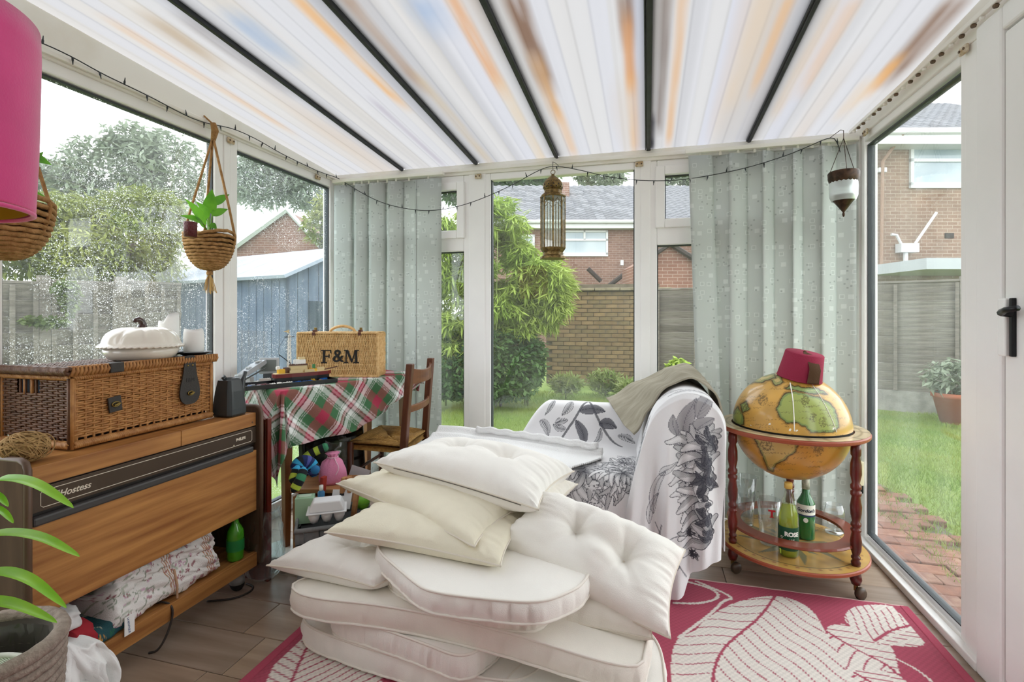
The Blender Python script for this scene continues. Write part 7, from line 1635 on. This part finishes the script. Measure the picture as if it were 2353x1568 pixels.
B = bottle('cordial_bottle', 'lime cordial bottle with dark green label and yellow cap', cp, kb([(0, 0), (R1*.9, 0), (R1, .006), (R1, .13), (R1*.93, .15), (R1*.6, .19), (.0145, .215), (.0135, .235), (0, .236)]), glass_pane('cordial_glass', (.95, .98, .9), haze=.02, refl=2), (kb([(0, .003), (R1*.93, .004), (R1*.93, .13), (R1*.85, .15), (R1*.62, .175), (0, .176)]), lime), (kb([(.0155, .232), (.0155, .25), (.0145, .252), (0, .252)]), mat('cap_yellow', '#d9b45c', .4)), [(kb([(R1+.0006, .025), (R1+.0006, .105)]), mat('label_dark_green', '#0f4a30', .5))])
ca = math.atan2(-cp.y, -cp.x); lw_m = mat('print_white', '#f2f2ea', .5)
wrap_text(B, 'ROSE', .024, lw_m, cp, R1+.001, .1, ca+.35, .0012); wrap_text(B, 'LIME', .01, lw_m, cp, R1+.001, .078, ca+.35); wrap_text(B, 'CORDIAL', .008, lw_m, cp, R1+.001, .064, ca+.35)
for k in range(7): MB().add([(cp.x+(R1+.0012)*math.cos(ca-.62+a), cp.y+(R1+.0012)*math.sin(ca-.62+a), cp.z+.05+k*.006+b) for a, b in ((-.18, 0), (.18-.05*(k % 3), 0), (.18-.05*(k % 3), .002), (-.18, .002))], [(0, 1, 2, 3)]).build('small_print', lw_m, B)
gp_ = atZ(1851, 1236, SZ_); gng = mat('gin_green_glass', '#1f7a3c', .05, spec=.8, trans=.3, coat=.5); R2 = .037
B = bottle('gin_bottle', 'green glass gin bottle with a white script label', gp_, [(0, 0), (R2*.9, 0), (R2, .006), (R2, .15), (R2*.96, .165), (R2*.6, .19), (.016, .205), (.0145, .25), (0, .251)], gng, None, ([(.016, .225), (.0165, .268), (.015, .27), (0, .27)], mat('cap_cream', '#d8d4c4', .4, col2='#2c5a3c', vscale=30)), [([(R2+.0006, .115), (R2+.0006, .16)], mat('label_off_white', '#e8e6dc', .5)), ([(R2+.0008, .108), (R2+.0008, .114)], mat('label_navy', '#22355a', .5))])
ga = math.atan2(-gp_.y, -gp_.x)
wrap_text(B, "Gordon's", .021, mat('ink_navy', '#1c2a44', .5), gp_, R2+.0012, .135, ga+.02, .0005, .25)
tq = MB().lathe([(.010, -.0006), (.010, .0006)], 20, gp_+Vector((math.cos(ga)*(R2+.001), math.sin(ga)*(R2+.001), .092)), frameM((0, 0, 0), (-math.sin(ga), math.cos(ga), 0), (0, 0, 1)).to_3x3()).build('round_seal', mat('label_off_white', '#e8e6dc', .5), B)
# small cream junction box on the post behind
jb2 = thing('cream_hinge_box', 'cream plastic box low on the corner post behind the globe', 'box', (1.03, 2.88, .30)); MB().b2((1.012, 2.865, .30), (1.04, 2.895, .42)).build('housing', mat('cream_plastic', '#dcd3b4', .5), jb2, bevel=.003); MB().b2((1.01, 2.87, .26), (1.04, 2.89, .30)).build('lower_clip', blk, jb2, bevel=.002)
# ================================================================ vertical blinds
def blindmat():
    m = bpy.data.materials.new('blind_fabric'); m.use_nodes = True; nt = m.node_tree; N = nt.nodes; L = nt.links; b = N['Principled BSDF']; b.inputs['Roughness'].default_value = .9
    tc = N.new('ShaderNodeTexCoord'); base = N.new('ShaderNodeRGB'); base.outputs[0].default_value = (*S('#ced3cf'), 1); cur = base.outputs[0]
    mp = N.new('ShaderNodeMapping'); mp.inputs['Scale'].default_value = (1, 0, 1); L.new(tc.outputs['Object'], mp.inputs['Vector'])
    def ringmask(scale, lo, hi, metric, rnd):
        v = N.new('ShaderNodeTexVoronoi'); v.distance = metric; v.inputs['Scale'].default_value = scale; v.inputs['Randomness'].default_value = rnd; L.new(mp.outputs['Vector'], v.inputs['Vector'])
        a = N.new('ShaderNodeMath'); a.operation = 'GREATER_THAN'; a.inputs[1].default_value = lo; L.new(v.outputs['Distance'], a.inputs[0])
        c = N.new('ShaderNodeMath'); c.operation = 'LESS_THAN'; c.inputs[1].default_value = hi; L.new(v.outputs['Distance'], c.inputs[0])
        q = N.new('ShaderNodeMath'); q.operation = 'MULTIPLY'; L.new(a.outputs[0], q.inputs[0]); L.new(c.outputs[0], q.inputs[1]); return q.outputs[0]
    for mask, col, f in ((ringmask(22, .17, .25, 'CHEBYCHEV', .45), '#e2e6e3', .8), (ringmask(22, -.1, .17, 'CHEBYCHEV', .45), '#c4cac6', .5), (ringmask(34, -.1, .14, 'CHEBYCHEV', .9), '#a4aaa7', .7)):
        k = N.new('ShaderNodeMath'); k.operation = 'MULTIPLY'; k.inputs[1].default_value = f; L.new(mask, k.inputs[0])
        mx = N.new('ShaderNodeMix'); mx.data_type = 'RGBA'; L.new(k.outputs[0], mx.inputs['Factor']); L.new(cur, mx.inputs['A']); mx.inputs['B'].default_value = (*S(col), 1); cur = mx.outputs['Result']
    L.new(cur, b.inputs['Base Color']); t = N.new('ShaderNodeBsdfTranslucent'); L.new(cur, t.inputs['Color']); ms = N.new('ShaderNodeMixShader'); ms.inputs['Fac'].default_value = .34
    L.new(b.outputs['BSDF'], ms.inputs[1]); L.new(t.outputs['BSDF'], ms.inputs[2]); L.new(ms.outputs['Shader'], N['Material Output'].inputs['Surface']); return m
blm = blindmat(); hang_m = mat('hanger_clear', '#d9d6cc', .5)
def blind(label, edges_px, y0, ztop, zbot, name, tilt0=0.0):
    xs = [atY(u, 700, y0).x for u in edges_px]; B = thing(name, label, 'blind', ((xs[0]+xs[-1])/2, y0, 0))
    MB().b2((xs[0]-.02, y0-.018, ztop+.018), (xs[-1]+.02, y0+.018, ztop+.04)).build('head_rail', upvc2, B, bevel=.003)
    for i in range(len(xs)-1):
        a, b = xs[i], xs[i+1]; w = b-a; full = .127; dy = math.sqrt(max(0, full**2-w**2))*.35 if w < full else .006
        sgn = -1 if i % 2 else 1; n = 6; v = []; f = []; nz = 14
        for k in range(n+1):
            t = k/n; x = a-.006+(w+.012)*t; y = y0+sgn*dy*(t-.5)+.006*math.sin(t*PI)*(1 if i % 2 else -1)+(.004 if i % 2 else -.004)
            for j in range(nz+1):
                z = zbot+(ztop-zbot)*j/nz; tl_ = tilt0*(1-(z-zbot)/(ztop-zbot)) if i == 0 else (tilt0*.45*(1-(z-zbot)/(ztop-zbot)) if i == 1 else 0)
                v.append((x+tl_, y+(-.012 if i == 0 and tilt0 else 0), z))
        for k in range(n):
            for j in range(nz): q = k*(nz+1)+j; f.append((q, q+nz+1, q+nz+2, q+1))
        s = mesh_obj('slat', v, f, blm, B, smooth=True, solid=.0012)
        MB().box(((a+b)/2, y0, ztop+.010), (.012, .006, .022)).build('slat_hanger', hang_m, s)
        MB().tube([(a, y0, zbot+.004), (b, y0, zbot+.004)], .002, 5).build('weight_pocket', hang_m, s)
    return B
blind('vertical blind stacked open at the left of the back window', [772, 806, 821, 841, 854, 882, 897, 923, 956, 1012], 2.925, 2.012, .05, 'vertical_blind')
blind('vertical blind drawn across the right bay behind the globe', [1583, 1633, 1676, 1715, 1752, 1778, 1821, 1844, 1887, 1921, 1962], 2.92, 2.02, .05, 'vertical_blind', .062)

# ================================================================ string of fairy lights
fl_m = mat('cable_green_black', '#23282a', .5); bulb = mat('bulb_clear', '#3a4044', .2)
left_px = [(60, 84), (150, 122), (235, 170), (290, 196), (350, 225), (400, 252), (440, 272), (476, 284), (500, 288), (540, 297), (590, 320), (640, 350), (690, 375), (740, 398), (775, 408)]
back_px = [(800, 425), (850, 455), (900, 474), (960, 484), (1000, 484), (1050, 476), (1110, 456), (1180, 424), (1235, 392), (1270, 380), (1330, 390), (1400, 408), (1480, 416), (1560, 415), (1640, 402), (1720, 385), (1800, 360), (1850, 340), (1912, 312), (1925, 330), (1930, 350)]
pts = [atX(u, v, XL+.035) for u, v in left_px]+[atY(u, v, 2.895) for u, v in back_px]
fl_ = thing('fairy_lights', 'dark string of fairy lights swagged along the roof beams', 'string lights', (-.5, 2.9, 1.85))
path = smooth_pts([tuple(p) for p in pts], 2); MB().tube(path, .0022, 5).build('cable', fl_m, fl_, smooth=True)
Ls = [0]
for a, b in zip(path, path[1:]): Ls.append(Ls[-1]+(Vector(b)-Vector(a)).length)
nb_ = 52
for k in range(nb_):
    q = Ls[-1]*(k+.5)/nb_; p = Vector([np.interp(q, Ls, [c[i] for c in path]) for i in range(3)]); up = Vector((R_.uniform(-.3, .3), R_.uniform(-.3, .1), 1 if k % 3 == 0 else -1)).normalized()
    MB().tube([p, p+up*.012, p+up*.013, p+up*.026], [.0035, .0035, .0025, .0012], 6).build('bulb', fl_m if k % 2 else bulb, fl_)

# ================================================================ brass lantern
lc = atY(1270, 595, 2.78); LX, LY = lc.x, 2.78; zb = lc.z; zt = atY(1270, 400, 2.78).z; hk = atY(1270, 372, 2.78).z
ln = thing('brass_lantern', 'brass lantern with tall glass panes hanging in the central window', 'lantern', (LX, LY, zb))
brs = mat('lantern_brass', '#8f7648', .4, metal=.75, col2='#574629', vscale=60, bump=.4, bscale=160); lgl = glass_pane('lantern_glass', (.93, .95, .93), haze=.08, refl=2)
H8 = zt-zb; z0, z1 = zb+.06, zb+H8*.72; n6 = 8; rw = .067
ca6 = [2*PI*k/n6+.2 for k in range(n6)]
for k in range(n6):
    a, b = ca6[k], ca6[(k+1) % n6]; pa, pb2 = Vector((LX+rw*math.cos(a), LY+rw*math.sin(a), 0)), Vector((LX+rw*math.cos(b), LY+rw*math.sin(b), 0))
    MB().tube([pa+Vector((0, 0, z0)), pa+Vector((0, 0, z1))], .004, 5).build('upright', brs, ln)
    MB().add([pa+Vector((0, 0, z0)), pb2+Vector((0, 0, z0)), pb2+Vector((0, 0, z1)), pa+Vector((0, 0, z1))], [(0, 1, 2, 3)]).build('pane', lgl, ln, solid=.002)
    m_ = (pa+pb2)/2; MB().tube([pa.lerp(m_, .1)+Vector((0, 0, z1-.04)), m_+Vector((0, 0, z1-.012)), pb2.lerp(m_, .1)+Vector((0, 0, z1-.04))], .0022, 4).build('arch', brs, ln)
    for q in (.33, .66): MB().tube([pa.lerp(pb2, q)+Vector((0, 0, z0)), pa.lerp(pb2, q)+Vector((0, 0, z1-.025))], .0018, 4).build('glazing_rod', brs, ln)
oct_ = lambda r, z, t: (r*(1/math.cos((t % (PI/4))-PI/8))*.95, z)
MB().lathe([(0, 0), (.072, 0), (.07, .012), (.056, .02), (.055, .035), (.066, .05), (.071, .06), (.066, .062), (0, .062)], 64, (LX, LY, zb), fn=oct_).build('base', brs, ln)
MB().lathe([(.07, 0), (.073, .006), (.066, .014), (.052, .022), (.05, .034), (.05, .04)], 64, (LX, LY, z1), fn=oct_).build('shoulder', brs, ln)
dz = zt-z1-.04
MB().lathe([(.048, 0), (.056, dz*.2), (.055, dz*.4), (.042, dz*.62), (.022, dz*.8), (.008, dz*.9), (.01, dz*.95), (0, dz)], 40, (LX, LY, z1+.04)).build('dome', brs, ln, smooth=True)
for r in range(4):
    for k in range(12): 
        a = 2*PI*k/12+r*.26; rr_ = (.056, .056, .05, .038)[r]; zz_ = z1+.04+dz*(.15, .3, .45, .6)[r]; MB().lathe([(.004, -.001), (.004, .001)], 6, (LX+rr_*math.cos(a), LY+rr_*math.sin(a), zz_), Matrix.Rotation(a, 3, 'Z')@Matrix.Rotation(PI/2, 3, 'Y')).build('pierced_hole', blk, ln)
MB().tube([(LX+.012*math.cos(t), LY, zt+.010+.012*math.sin(t)) for t in [2*PI*i/16 for i in range(16)]], .002, 5, closed=True).build('ring', brs, ln)
MB().tube([(LX, LY, zt+.02), (LX, LY, hk), (LX, LY+.1, hk+.02), (LX, YB-.014, hk+.03)], .0016, 5).build('hanging_wire', fl_m, ln)
# ================================================================ hanging tealight
tcn = atY(1938, 445, 2.72); tx = min(tcn.x, .94); tl = thing('hanging_tealight', 'small hanging glass tealight holder with dark pierced metal in the corner', 'tealight holder', (tx, 2.72, atY(1938, 500, 2.72).z))
zq = lambda v: atY(1938, v, 2.72).z
dkm = mat('aged_bronze', '#4a3526', .45, metal=.6, col2='#2c1f16', vscale=50)
MB().lathe([(.062, zq(395)), (.066, zq(398)), (.064, zq(412)), (.058, zq(418))], 40, (tx, 2.72, 0), cap=False, fn=lambda r, z, t: (r, z-.006*abs(math.sin(t*10)) if z < zq(414) else z)).build('top_collar', dkm, tl, smooth=True)
MB().lathe([(.057, zq(414)), (.06, zq(430)), (.058, zq(452)), (.05, zq(462))], 36, (tx, 2.72, 0), cap=False).build('glass_cup', mat('frosted_glass', '#e8eeee', .25, trans=.5, transl=.3), tl, smooth=True)
MB().lathe([(.0, zq(499)), (.004, zq(497)), (.006, zq(492)), (.004, zq(488)), (.018, zq(478)), (.035, zq(466)), (.052, zq(455)), (.056, zq(450))], 36, (tx, 2.72, 0), fn=lambda r, z, t: (r*(1+.03*math.sin(t*12)), z)).build('pierced_bowl', dkm, tl, smooth=True)
for k in range(3):
    a = 2*PI*k/3+.4; MB().tube([(tx+.062*math.cos(a), 2.72+.062*math.sin(a), zq(396)), (tx, 2.72, zq(318))], .0016, 5).build('chain', dkm, tl)
MB().tube([(tx, 2.72, zq(318)), (tx, 2.72, zq(300)), (tx, 2.76, zq(292)), (tx, YB-.022, 2.064)], .0016, 5).build('hook', dkm, tl)

# ================================================================ hanging planters
rope = mat('seagrass_rope', '#b48a58', .9, col2='#8f683a', vscale=50, bump=.5, bscale=150)
lf_m = mat('pothos_leaf', '#6fae2e', .45, col2='#4c8a22', vscale=14, transl=.35, ramp=(.3, .7))
def leaf_blade(base, tip, w, up=Vector((0, 0, 1)), curl=.15, n=8, heart=True):
    base, tip = Vector(base), Vector(tip); d = tip-base; L_ = d.length; d.normalize(); sd_ = d.cross(up); sd_ = sd_.normalized() if sd_.length > 1e-4 else Vector((1, 0, 0)); nn = sd_.cross(d); v = []
    for i in range(n+1):
        t = i/n; ww = w*(math.sin(PI*min(1, t*.96+.04)**(.62 if heart else .8))); c = base+d*L_*t+nn*(curl*L_*(math.sin(PI*t*.5)-t*1.1))
        v += [c-sd_*ww+nn*ww*.28, c, c+sd_*ww+nn*ww*.28]
    f = []
    for i in range(n):
        for k in range(2): a = i*3+k; f.append((a, a+1, a+4, a+3))
    return v, f
def planter(label, c, r, h, hook, group, plant_label, leaves, pot=True, tassel=True, seed=1):
    c = Vector(c); T = thing('hanging_planter', label, 'planter', c, group=group)
    n = 15
    for i in range(n):   # coils of rope
        t = i/(n-1); a = t*PI*.5; rr_ = r*math.sin(a*.94+.1)**.9; z = c.z+h*(1-math.cos(a)) if True else 0
        MB().tube([(c.x+rr_*math.cos(q), c.y+rr_*math.sin(q), z+.0016*math.sin(q*14+i)+(.012*math.cos(2*q) if i > n-4 else 0)*(i-(n-4))/3) for q in [2*PI*k/40 for k in range(40)]], h/n*.72, 6, closed=True).build('rope_coil', rope, T, smooth=True)
    MB().lathe([(0, .01)]+[(r*.9*math.sin(a*PI/2), h*(1-math.cos(a*PI/2))+.008) for a in (.2, .4, .6, .8, .97)], 24, c, cap=False).build('liner', mat('liner_dark', '#5c4426', .9), T, smooth=True)
    for a in (.5, .5+PI, 2.6):
        q = [(c.x+r*1.06*math.sin(t*PI/2)*math.cos(a), c.y+r*1.06*math.sin(t*PI/2)*math.sin(a), c.z+h*(1-math.cos(t*PI/2))) for t in (.05, .3, .6, .85, 1)]
        MB().tube(smooth_pts(q+[tuple(Vector(hook)-Vector((0, 0, .03)))], 1), .0055, 6).build('sling_cord', rope, T, smooth=True)
    g = MB(); g.tube([Vector(hook)+Vector((.0, 0, .035)), Vector(hook)+Vector((.006, .006, 0)), Vector(hook)+Vector((0, 0, -.05))], [.012, .016, .010], 8); g.tube([Vector(hook)+Vector((0, 0, .03)), (XL+.012, hook[1], max(hook[2]+.05, 2.10))], .004, 6); g.build('top_knot', rope, T, smooth=True)
    if tassel:
        MB().lathe([(.008, 0), (.014, -.02), (.012, -.028)], 12, c).build('tassel_head', rope, T, smooth=True)
        ra = random.Random(seed)
        for k in range(26): a = ra.uniform(0, 2*PI); q = ra.uniform(.2, 1); MB().tube([c+Vector((0, 0, -.02)), c+Vector((.014*math.cos(a), .014*math.sin(a), -.05)), c+Vector((.034*q*math.cos(a), .034*q*math.sin(a), -ra.uniform(.095, .115)))], .0017, 4).build('tassel_strand', mat('tassel_straw', '#c9a86c', .9), T)
    pp_ = c+Vector((0, 0, h*.75)); Pn = thing('pothos_plant', plant_label, 'houseplant', pp_)
    for (b, t, w) in leaves:
        b, t = Vector(b), Vector(t); MB().tube(smooth_pts([tuple(pp_+Vector((0, 0, .0))), tuple((pp_+b)/2+Vector((0, 0, .02))), tuple(b)], 1), .0028, 5).build('stem', mat('pothos_stem', '#7aa83a', .5), Pn, smooth=True)
        v, f = leaf_blade(b, t, w*1.15, (Vector((-b.x, -b.y, 0)).normalized()+Vector((0, 0, .55))).normalized()); mesh_obj('leaf', v, f, lf_m, Pn, smooth=True)
    return T
XP = -1.915
cA = atX(481, 618, XP); rA = .1; hkA = atX(489, 300, -1.985)
lv = [(atX(470, 520, XP+.02), atX(424, 455, XP+.06), .026), (atX(480, 490, XP), atX(487, 434, XP+.02), .024), (atX(490, 470, XP), atX(527, 446, XP+.03), .019), (atX(487, 495, XP+.02), atX(524, 480, XP+.05), .018), (atX(478, 500, XP+.01), atX(450, 462, XP+.02), .02), (atX(465, 512, XP+.05), atX(412, 495, XP+.05), .017), (atX(482, 515, XP+.03), atX(498, 528, XP+.06), .014), (atX(475, 505, XP-.03), atX(448, 488, XP-.05), .016)]
planter('seagrass basket planter with tassel hanging by the left-hand post', cA, rA, .155, hkA, 'seagrass hanging baskets', 'small heart-leaved plant growing in the tasselled hanging basket', lv, seed=2)
pt = atX(437, 528, XP+.05); nc = thing('nursery_pot', 'dark red textured pot standing inside the hanging basket', 'pot', pt); MB().lathe([(0, -.03), (.024, -.03), (.026, .03), (.024, .032), (.02, .02), (0, .018)], 24, pt, fn=lambda r, z, t: (r*(1+.03*math.sin(t*16)), z)).build('pot', mat('maroon_glaze', '#5a1c22', .4, bump=.5, bscale=150), nc, smooth=True); MB().lathe([(0, .02), (.021, .019)], 20, pt, cap=False).build('soil', mat('soil', '#2e2119', .95), nc)
XP2 = -1.83
cB = atX(6, 592, XP2); hkB = atX(10, 150, XP2-.02)
lv = [(atX(40, 400, XP2+.05), atX(100, 348, XP2+.05), .018), (atX(60, 355, XP2+.04), atX(120, 380, XP2+.06), .016), (atX(40, 350, XP2+.02), atX(66, 320, XP2+.02), .014), (atX(50, 440, XP2+.05), atX(104, 452, XP2+.06), .014), (atX(45, 430, XP2+.04), atX(75, 412, XP2+.04), .013), (atX(40, 460, XP2+.05), atX(72, 478, XP2+.07), .014), (atX(30, 445, XP2+.04), atX(70, 430, XP2+.06), .013), (atX(55, 360, XP2+.05), atX(100, 370, XP2+.08), .012)]
planter('seagrass basket planter at the left edge behind the pink lampshade', cB, .112, .165, hkB, 'seagrass hanging baskets', 'trailing green plant in the basket behind the pink lampshade', lv, tassel=False, seed=4)

# ================================================================ pink pendant shade
pkm = mat('pink_velvet', '#ee4a94', .85, sheen=.6, var=.12, vscale=9, bump=.1, bscale=250, transl=.08); gld = mat('gold_lining', '#c9a43a', .35, metal=.6)
LR = RD((-205-1176)/FPX*.86, .86); lr = .172
zl0 = HC+(HOR-468)/FPX*.86; zl1 = zl0+.345
lp = thing('pendant_lamp', 'bright pink fabric lampshade with gold lining hanging at the top left', 'lamp', (LR.x, LR.y, zl0))
Ml = Matrix.Rotation(-.05, 3, 'Y')
ps = MB().lathe([(lr-.022, 0), (lr-.019, -.004), (lr-.016, 0), (lr-.008, .12), (lr, .3), (lr, .345), (lr-.004, .346)], 72, (LR.x, LR.y, zl0), Ml, cap=False).build('shade', pkm, lp, smooth=True)
MB().lathe([(lr-.024, .002), (lr-.012, .15), (lr-.005, .344)], 72, (LR.x, LR.y, zl0), Ml, cap=False).build('lining', gld, lp, smooth=True)
MB().tube([(LR.x+(lr-.019)*math.cos(t), LR.y+(lr-.019)*math.sin(t), zl0-.001+.006*math.cos(t)*.0) for t in [2*PI*i/60 for i in range(60)]], .0045, 6, closed=True).build('bottom_trim', pkm, lp, smooth=True)
MB().lathe([(0, .19), (.018, .2), (.03, .225), (.028, .25), (.014, .28), (.014, .31)], 20, (LR.x, LR.y, zl0)).build('bulb', mat('bulb_opal', '#f1efe6', .3), lp, smooth=True)
MB().tube([(LR.x, LR.y, zl0+.30), (LR.x, LR.y, roofz(LR.y)-.01)], .004, 6).build('flex', mat('flex_white', '#e8e6e0', .5), lp)
for k in range(3): a = 2*PI*k/3; MB().tube([(LR.x, LR.y, zl0+.31), (LR.x+lr*.97*math.cos(a), LR.y+lr*.97*math.sin(a), zl0+.33)], .002, 5).build('spider_wire', bras, lp)

# ================================================================ floor plant in a rope basket
BC = Vector((-1.495, .80, 0)); bR = .145; bZ = .38
bp_ = thing('basket_planter', 'grey-beige felt rope basket in the bottom left corner', 'planter', BC)
rp2 = mat('rope_grey_beige', '#9a8c80', .95, col2='#83766b', vscale=70, bump=.6, bscale=120)
nco = 17
for i in range(nco):
    z = .015+(bZ-.02)*i/(nco-1); rr_ = bR*(.86+.14*i/(nco-1)); MB().tube([(BC.x+rr_*math.cos(q), BC.y+rr_*math.sin(q), z+.001*math.sin(q*30)) for q in [2*PI*k/48 for k in range(48)]], .0135 if i < nco-1 else .017, 8, closed=True).build('rope_coil', rp2, bp_, smooth=True)
MB().lathe([(0, .02), (bR*.8, .02), (bR*.9, bZ-.01)], 40, BC, cap=False).build('inner_wall', mat('basket_inner', '#5d5550', .95), bp_, smooth=True)
T, Hh = np.meshgrid(np.linspace(0, 2*PI, 72, endpoint=False), np.linspace(0, 1, 14), indexing='ij'); d = .010*soft(T*7, Hh*4, 3)+.006*soft(T*16, Hh*6, 5)
P = np.stack([BC.x+(bR*.86+d-.02*(1-Hh))*np.cos(T), BC.y+(bR*.86+d-.02*(1-Hh))*np.sin(T), .22+Hh*(bZ-.235)+.02*soft(T*3, Hh, 9)], -1); quadmesh('plastic_liner', P, glass_pane('liner_plastic', (.9, .93, .92), haze=.16, refl=2), bp_, cu=True, smooth=False)
sv = Vector((BC.x+.02, BC.y-.02, .285)); sp = thing('mesh_sieve', 'round white mesh sieve lying inside the rope basket', 'sieve', sv)
Msv = Matrix.Rotation(.10, 3, 'Y')@Matrix.Rotation(-.12, 3, 'X'); whp = mat('sieve_white', '#e6e8dc', .5); rs_ = .095
MB().tube([sv+Msv@Vector((rs_*math.cos(t), rs_*math.sin(t), .035)) for t in [2*PI*i/60 for i in range(60)]], .007, 8, closed=True).build('rim', whp, sp, smooth=True)
g = MB(); 
for k in range(-26, 27):
    x = k*rs_/27; L_ = math.sqrt(max(0, rs_**2-x*x))
    g.tube([sv+Msv@Vector((x, -L_, .033-.012*(1-(1)**2))) if False else sv+Msv@Vector((x, -L_*(1-2*j/6), .033-.016*(1-(abs(1-2*j/6)*L_/rs_)**2-(x/rs_)**2 if (abs(1-2*j/6)*L_/rs_)**2+(x/rs_)**2 < 1 else 0))) for j in range(7)], .0011, 4)
    g.tube([sv+Msv@Vector((-L_*(1-2*j/6), x, .034-.016*(1-(abs(1-2*j/6)*L_/rs_)**2-(x/rs_)**2 if (abs(1-2*j/6)*L_/rs_)**2+(x/rs_)**2 < 1 else 0))) for j in range(7)], .0011, 4)
g.build('wire_mesh', mat('mesh_pale_green', '#cfd8c2', .6), sp, kind='stuff')
MB().lathe([(0, -.02), (rs_*.7, -.018), (rs_*.93, .02)], 40, sv, Msv, cap=False).build('catch_bowl', mat('bowl_sage', '#b9c2ac', .6), sp, smooth=True)
# yellow packet
yp = thing('seed_packet', 'yellow and white packet tucked into the rope basket', 'packet', sv+Vector((.05, -.05, .02))); MB().box(sv+Vector((.06, -.055, .06)), (.06, .004, .07), rot=Matrix.Rotation(.6, 3, 'Z')@Matrix.Rotation(-.8, 3, 'X')).build('packet', mat('packet_yellow', '#e3bf3a', .5, col2='#f1ead2', vscale=18, ramp=(.5, .55)), yp); MB().box(sv+Vector((.06, -.055, .095)), (.058, .006, .008), rot=Matrix.Rotation(.6, 3, 'Z')@Matrix.Rotation(-.8, 3, 'X')).build('folded_top', mat('card_white', '#e9eaec', .6), yp)
# strap leaves of a palm-like plant
pl_ = Vector((BC.x-.05, BC.y-.03, .24)); PP = thing('palm_plant', 'long bright green strap leaves arching in from the bottom left corner', 'houseplant', pl_); plm = mat('palm_leaf', '#9fd63c', .4, col2='#7cc02a', vscale=10, transl=.4, ramp=(.3, .7))
def strap(pts, w):
    pts = [Vector(p) for p in smooth_pts([tuple(p) for p in pts], 3)]; n = len(pts); v = []
    for i, p in enumerate(pts):
        t = i/(n-1); d = (pts[min(i+1, n-1)]-pts[max(i-1, 0)]).normalized(); sd_ = d.cross(Vector((0, 0, 1))).normalized(); nn = sd_.cross(d); ww = w*1.35*min(1, .25+t*3.2)*max(.02, 1-max(0, (t-.35)/.65)**1.8)
        v += [p-sd_*ww+nn*ww*.35, p-sd_*ww*.5+nn*ww*.1, p, p+sd_*ww*.5+nn*ww*.1, p+sd_*ww+nn*ww*.35]
    f = [(i*5+k, i*5+k+1, i*5+k+6, i*5+k+5) for i in range(n-1) for k in range(4)]
    mesh_obj('leaf', v, f, plm, PP, smooth=True)
dpl = .98
for a, b, c_, w in (((-60, 1110), (60, 1100), (168, 1168), .017), ((-70, 1235), (70, 1225), (182, 1280), .016), ((-60, 1320), (50, 1318), (152, 1398), .015), ((-70, 1390), (20, 1385), (130, 1432), .016), ((-80, 1130), (-10, 1135), (18, 1165), .010), ((-70, 1160), (0, 1170), (30, 1203), .009), ((-140, 1180), (-60, 1130), (-30, 1220), .016), ((-160, 1300), (-90, 1270), (-60, 1350), .016)):
    p1, p2, p3 = atD(a[0], a[1], dpl), atD(b[0], b[1], dpl-.03), atD(c_[0], c_[1], dpl-.05); strap([pl_, (pl_+p1)/2+Vector((-.01, 0, .10)), p1, p2, p3], w)
MB().tube([pl_-Vector((0, 0, .18)), pl_, pl_+Vector((-.01, 0, .05))], [.022, .02, .01], 10).build('stem_base', mat('palm_stem', '#6d8a3a', .6), PP, smooth=True)
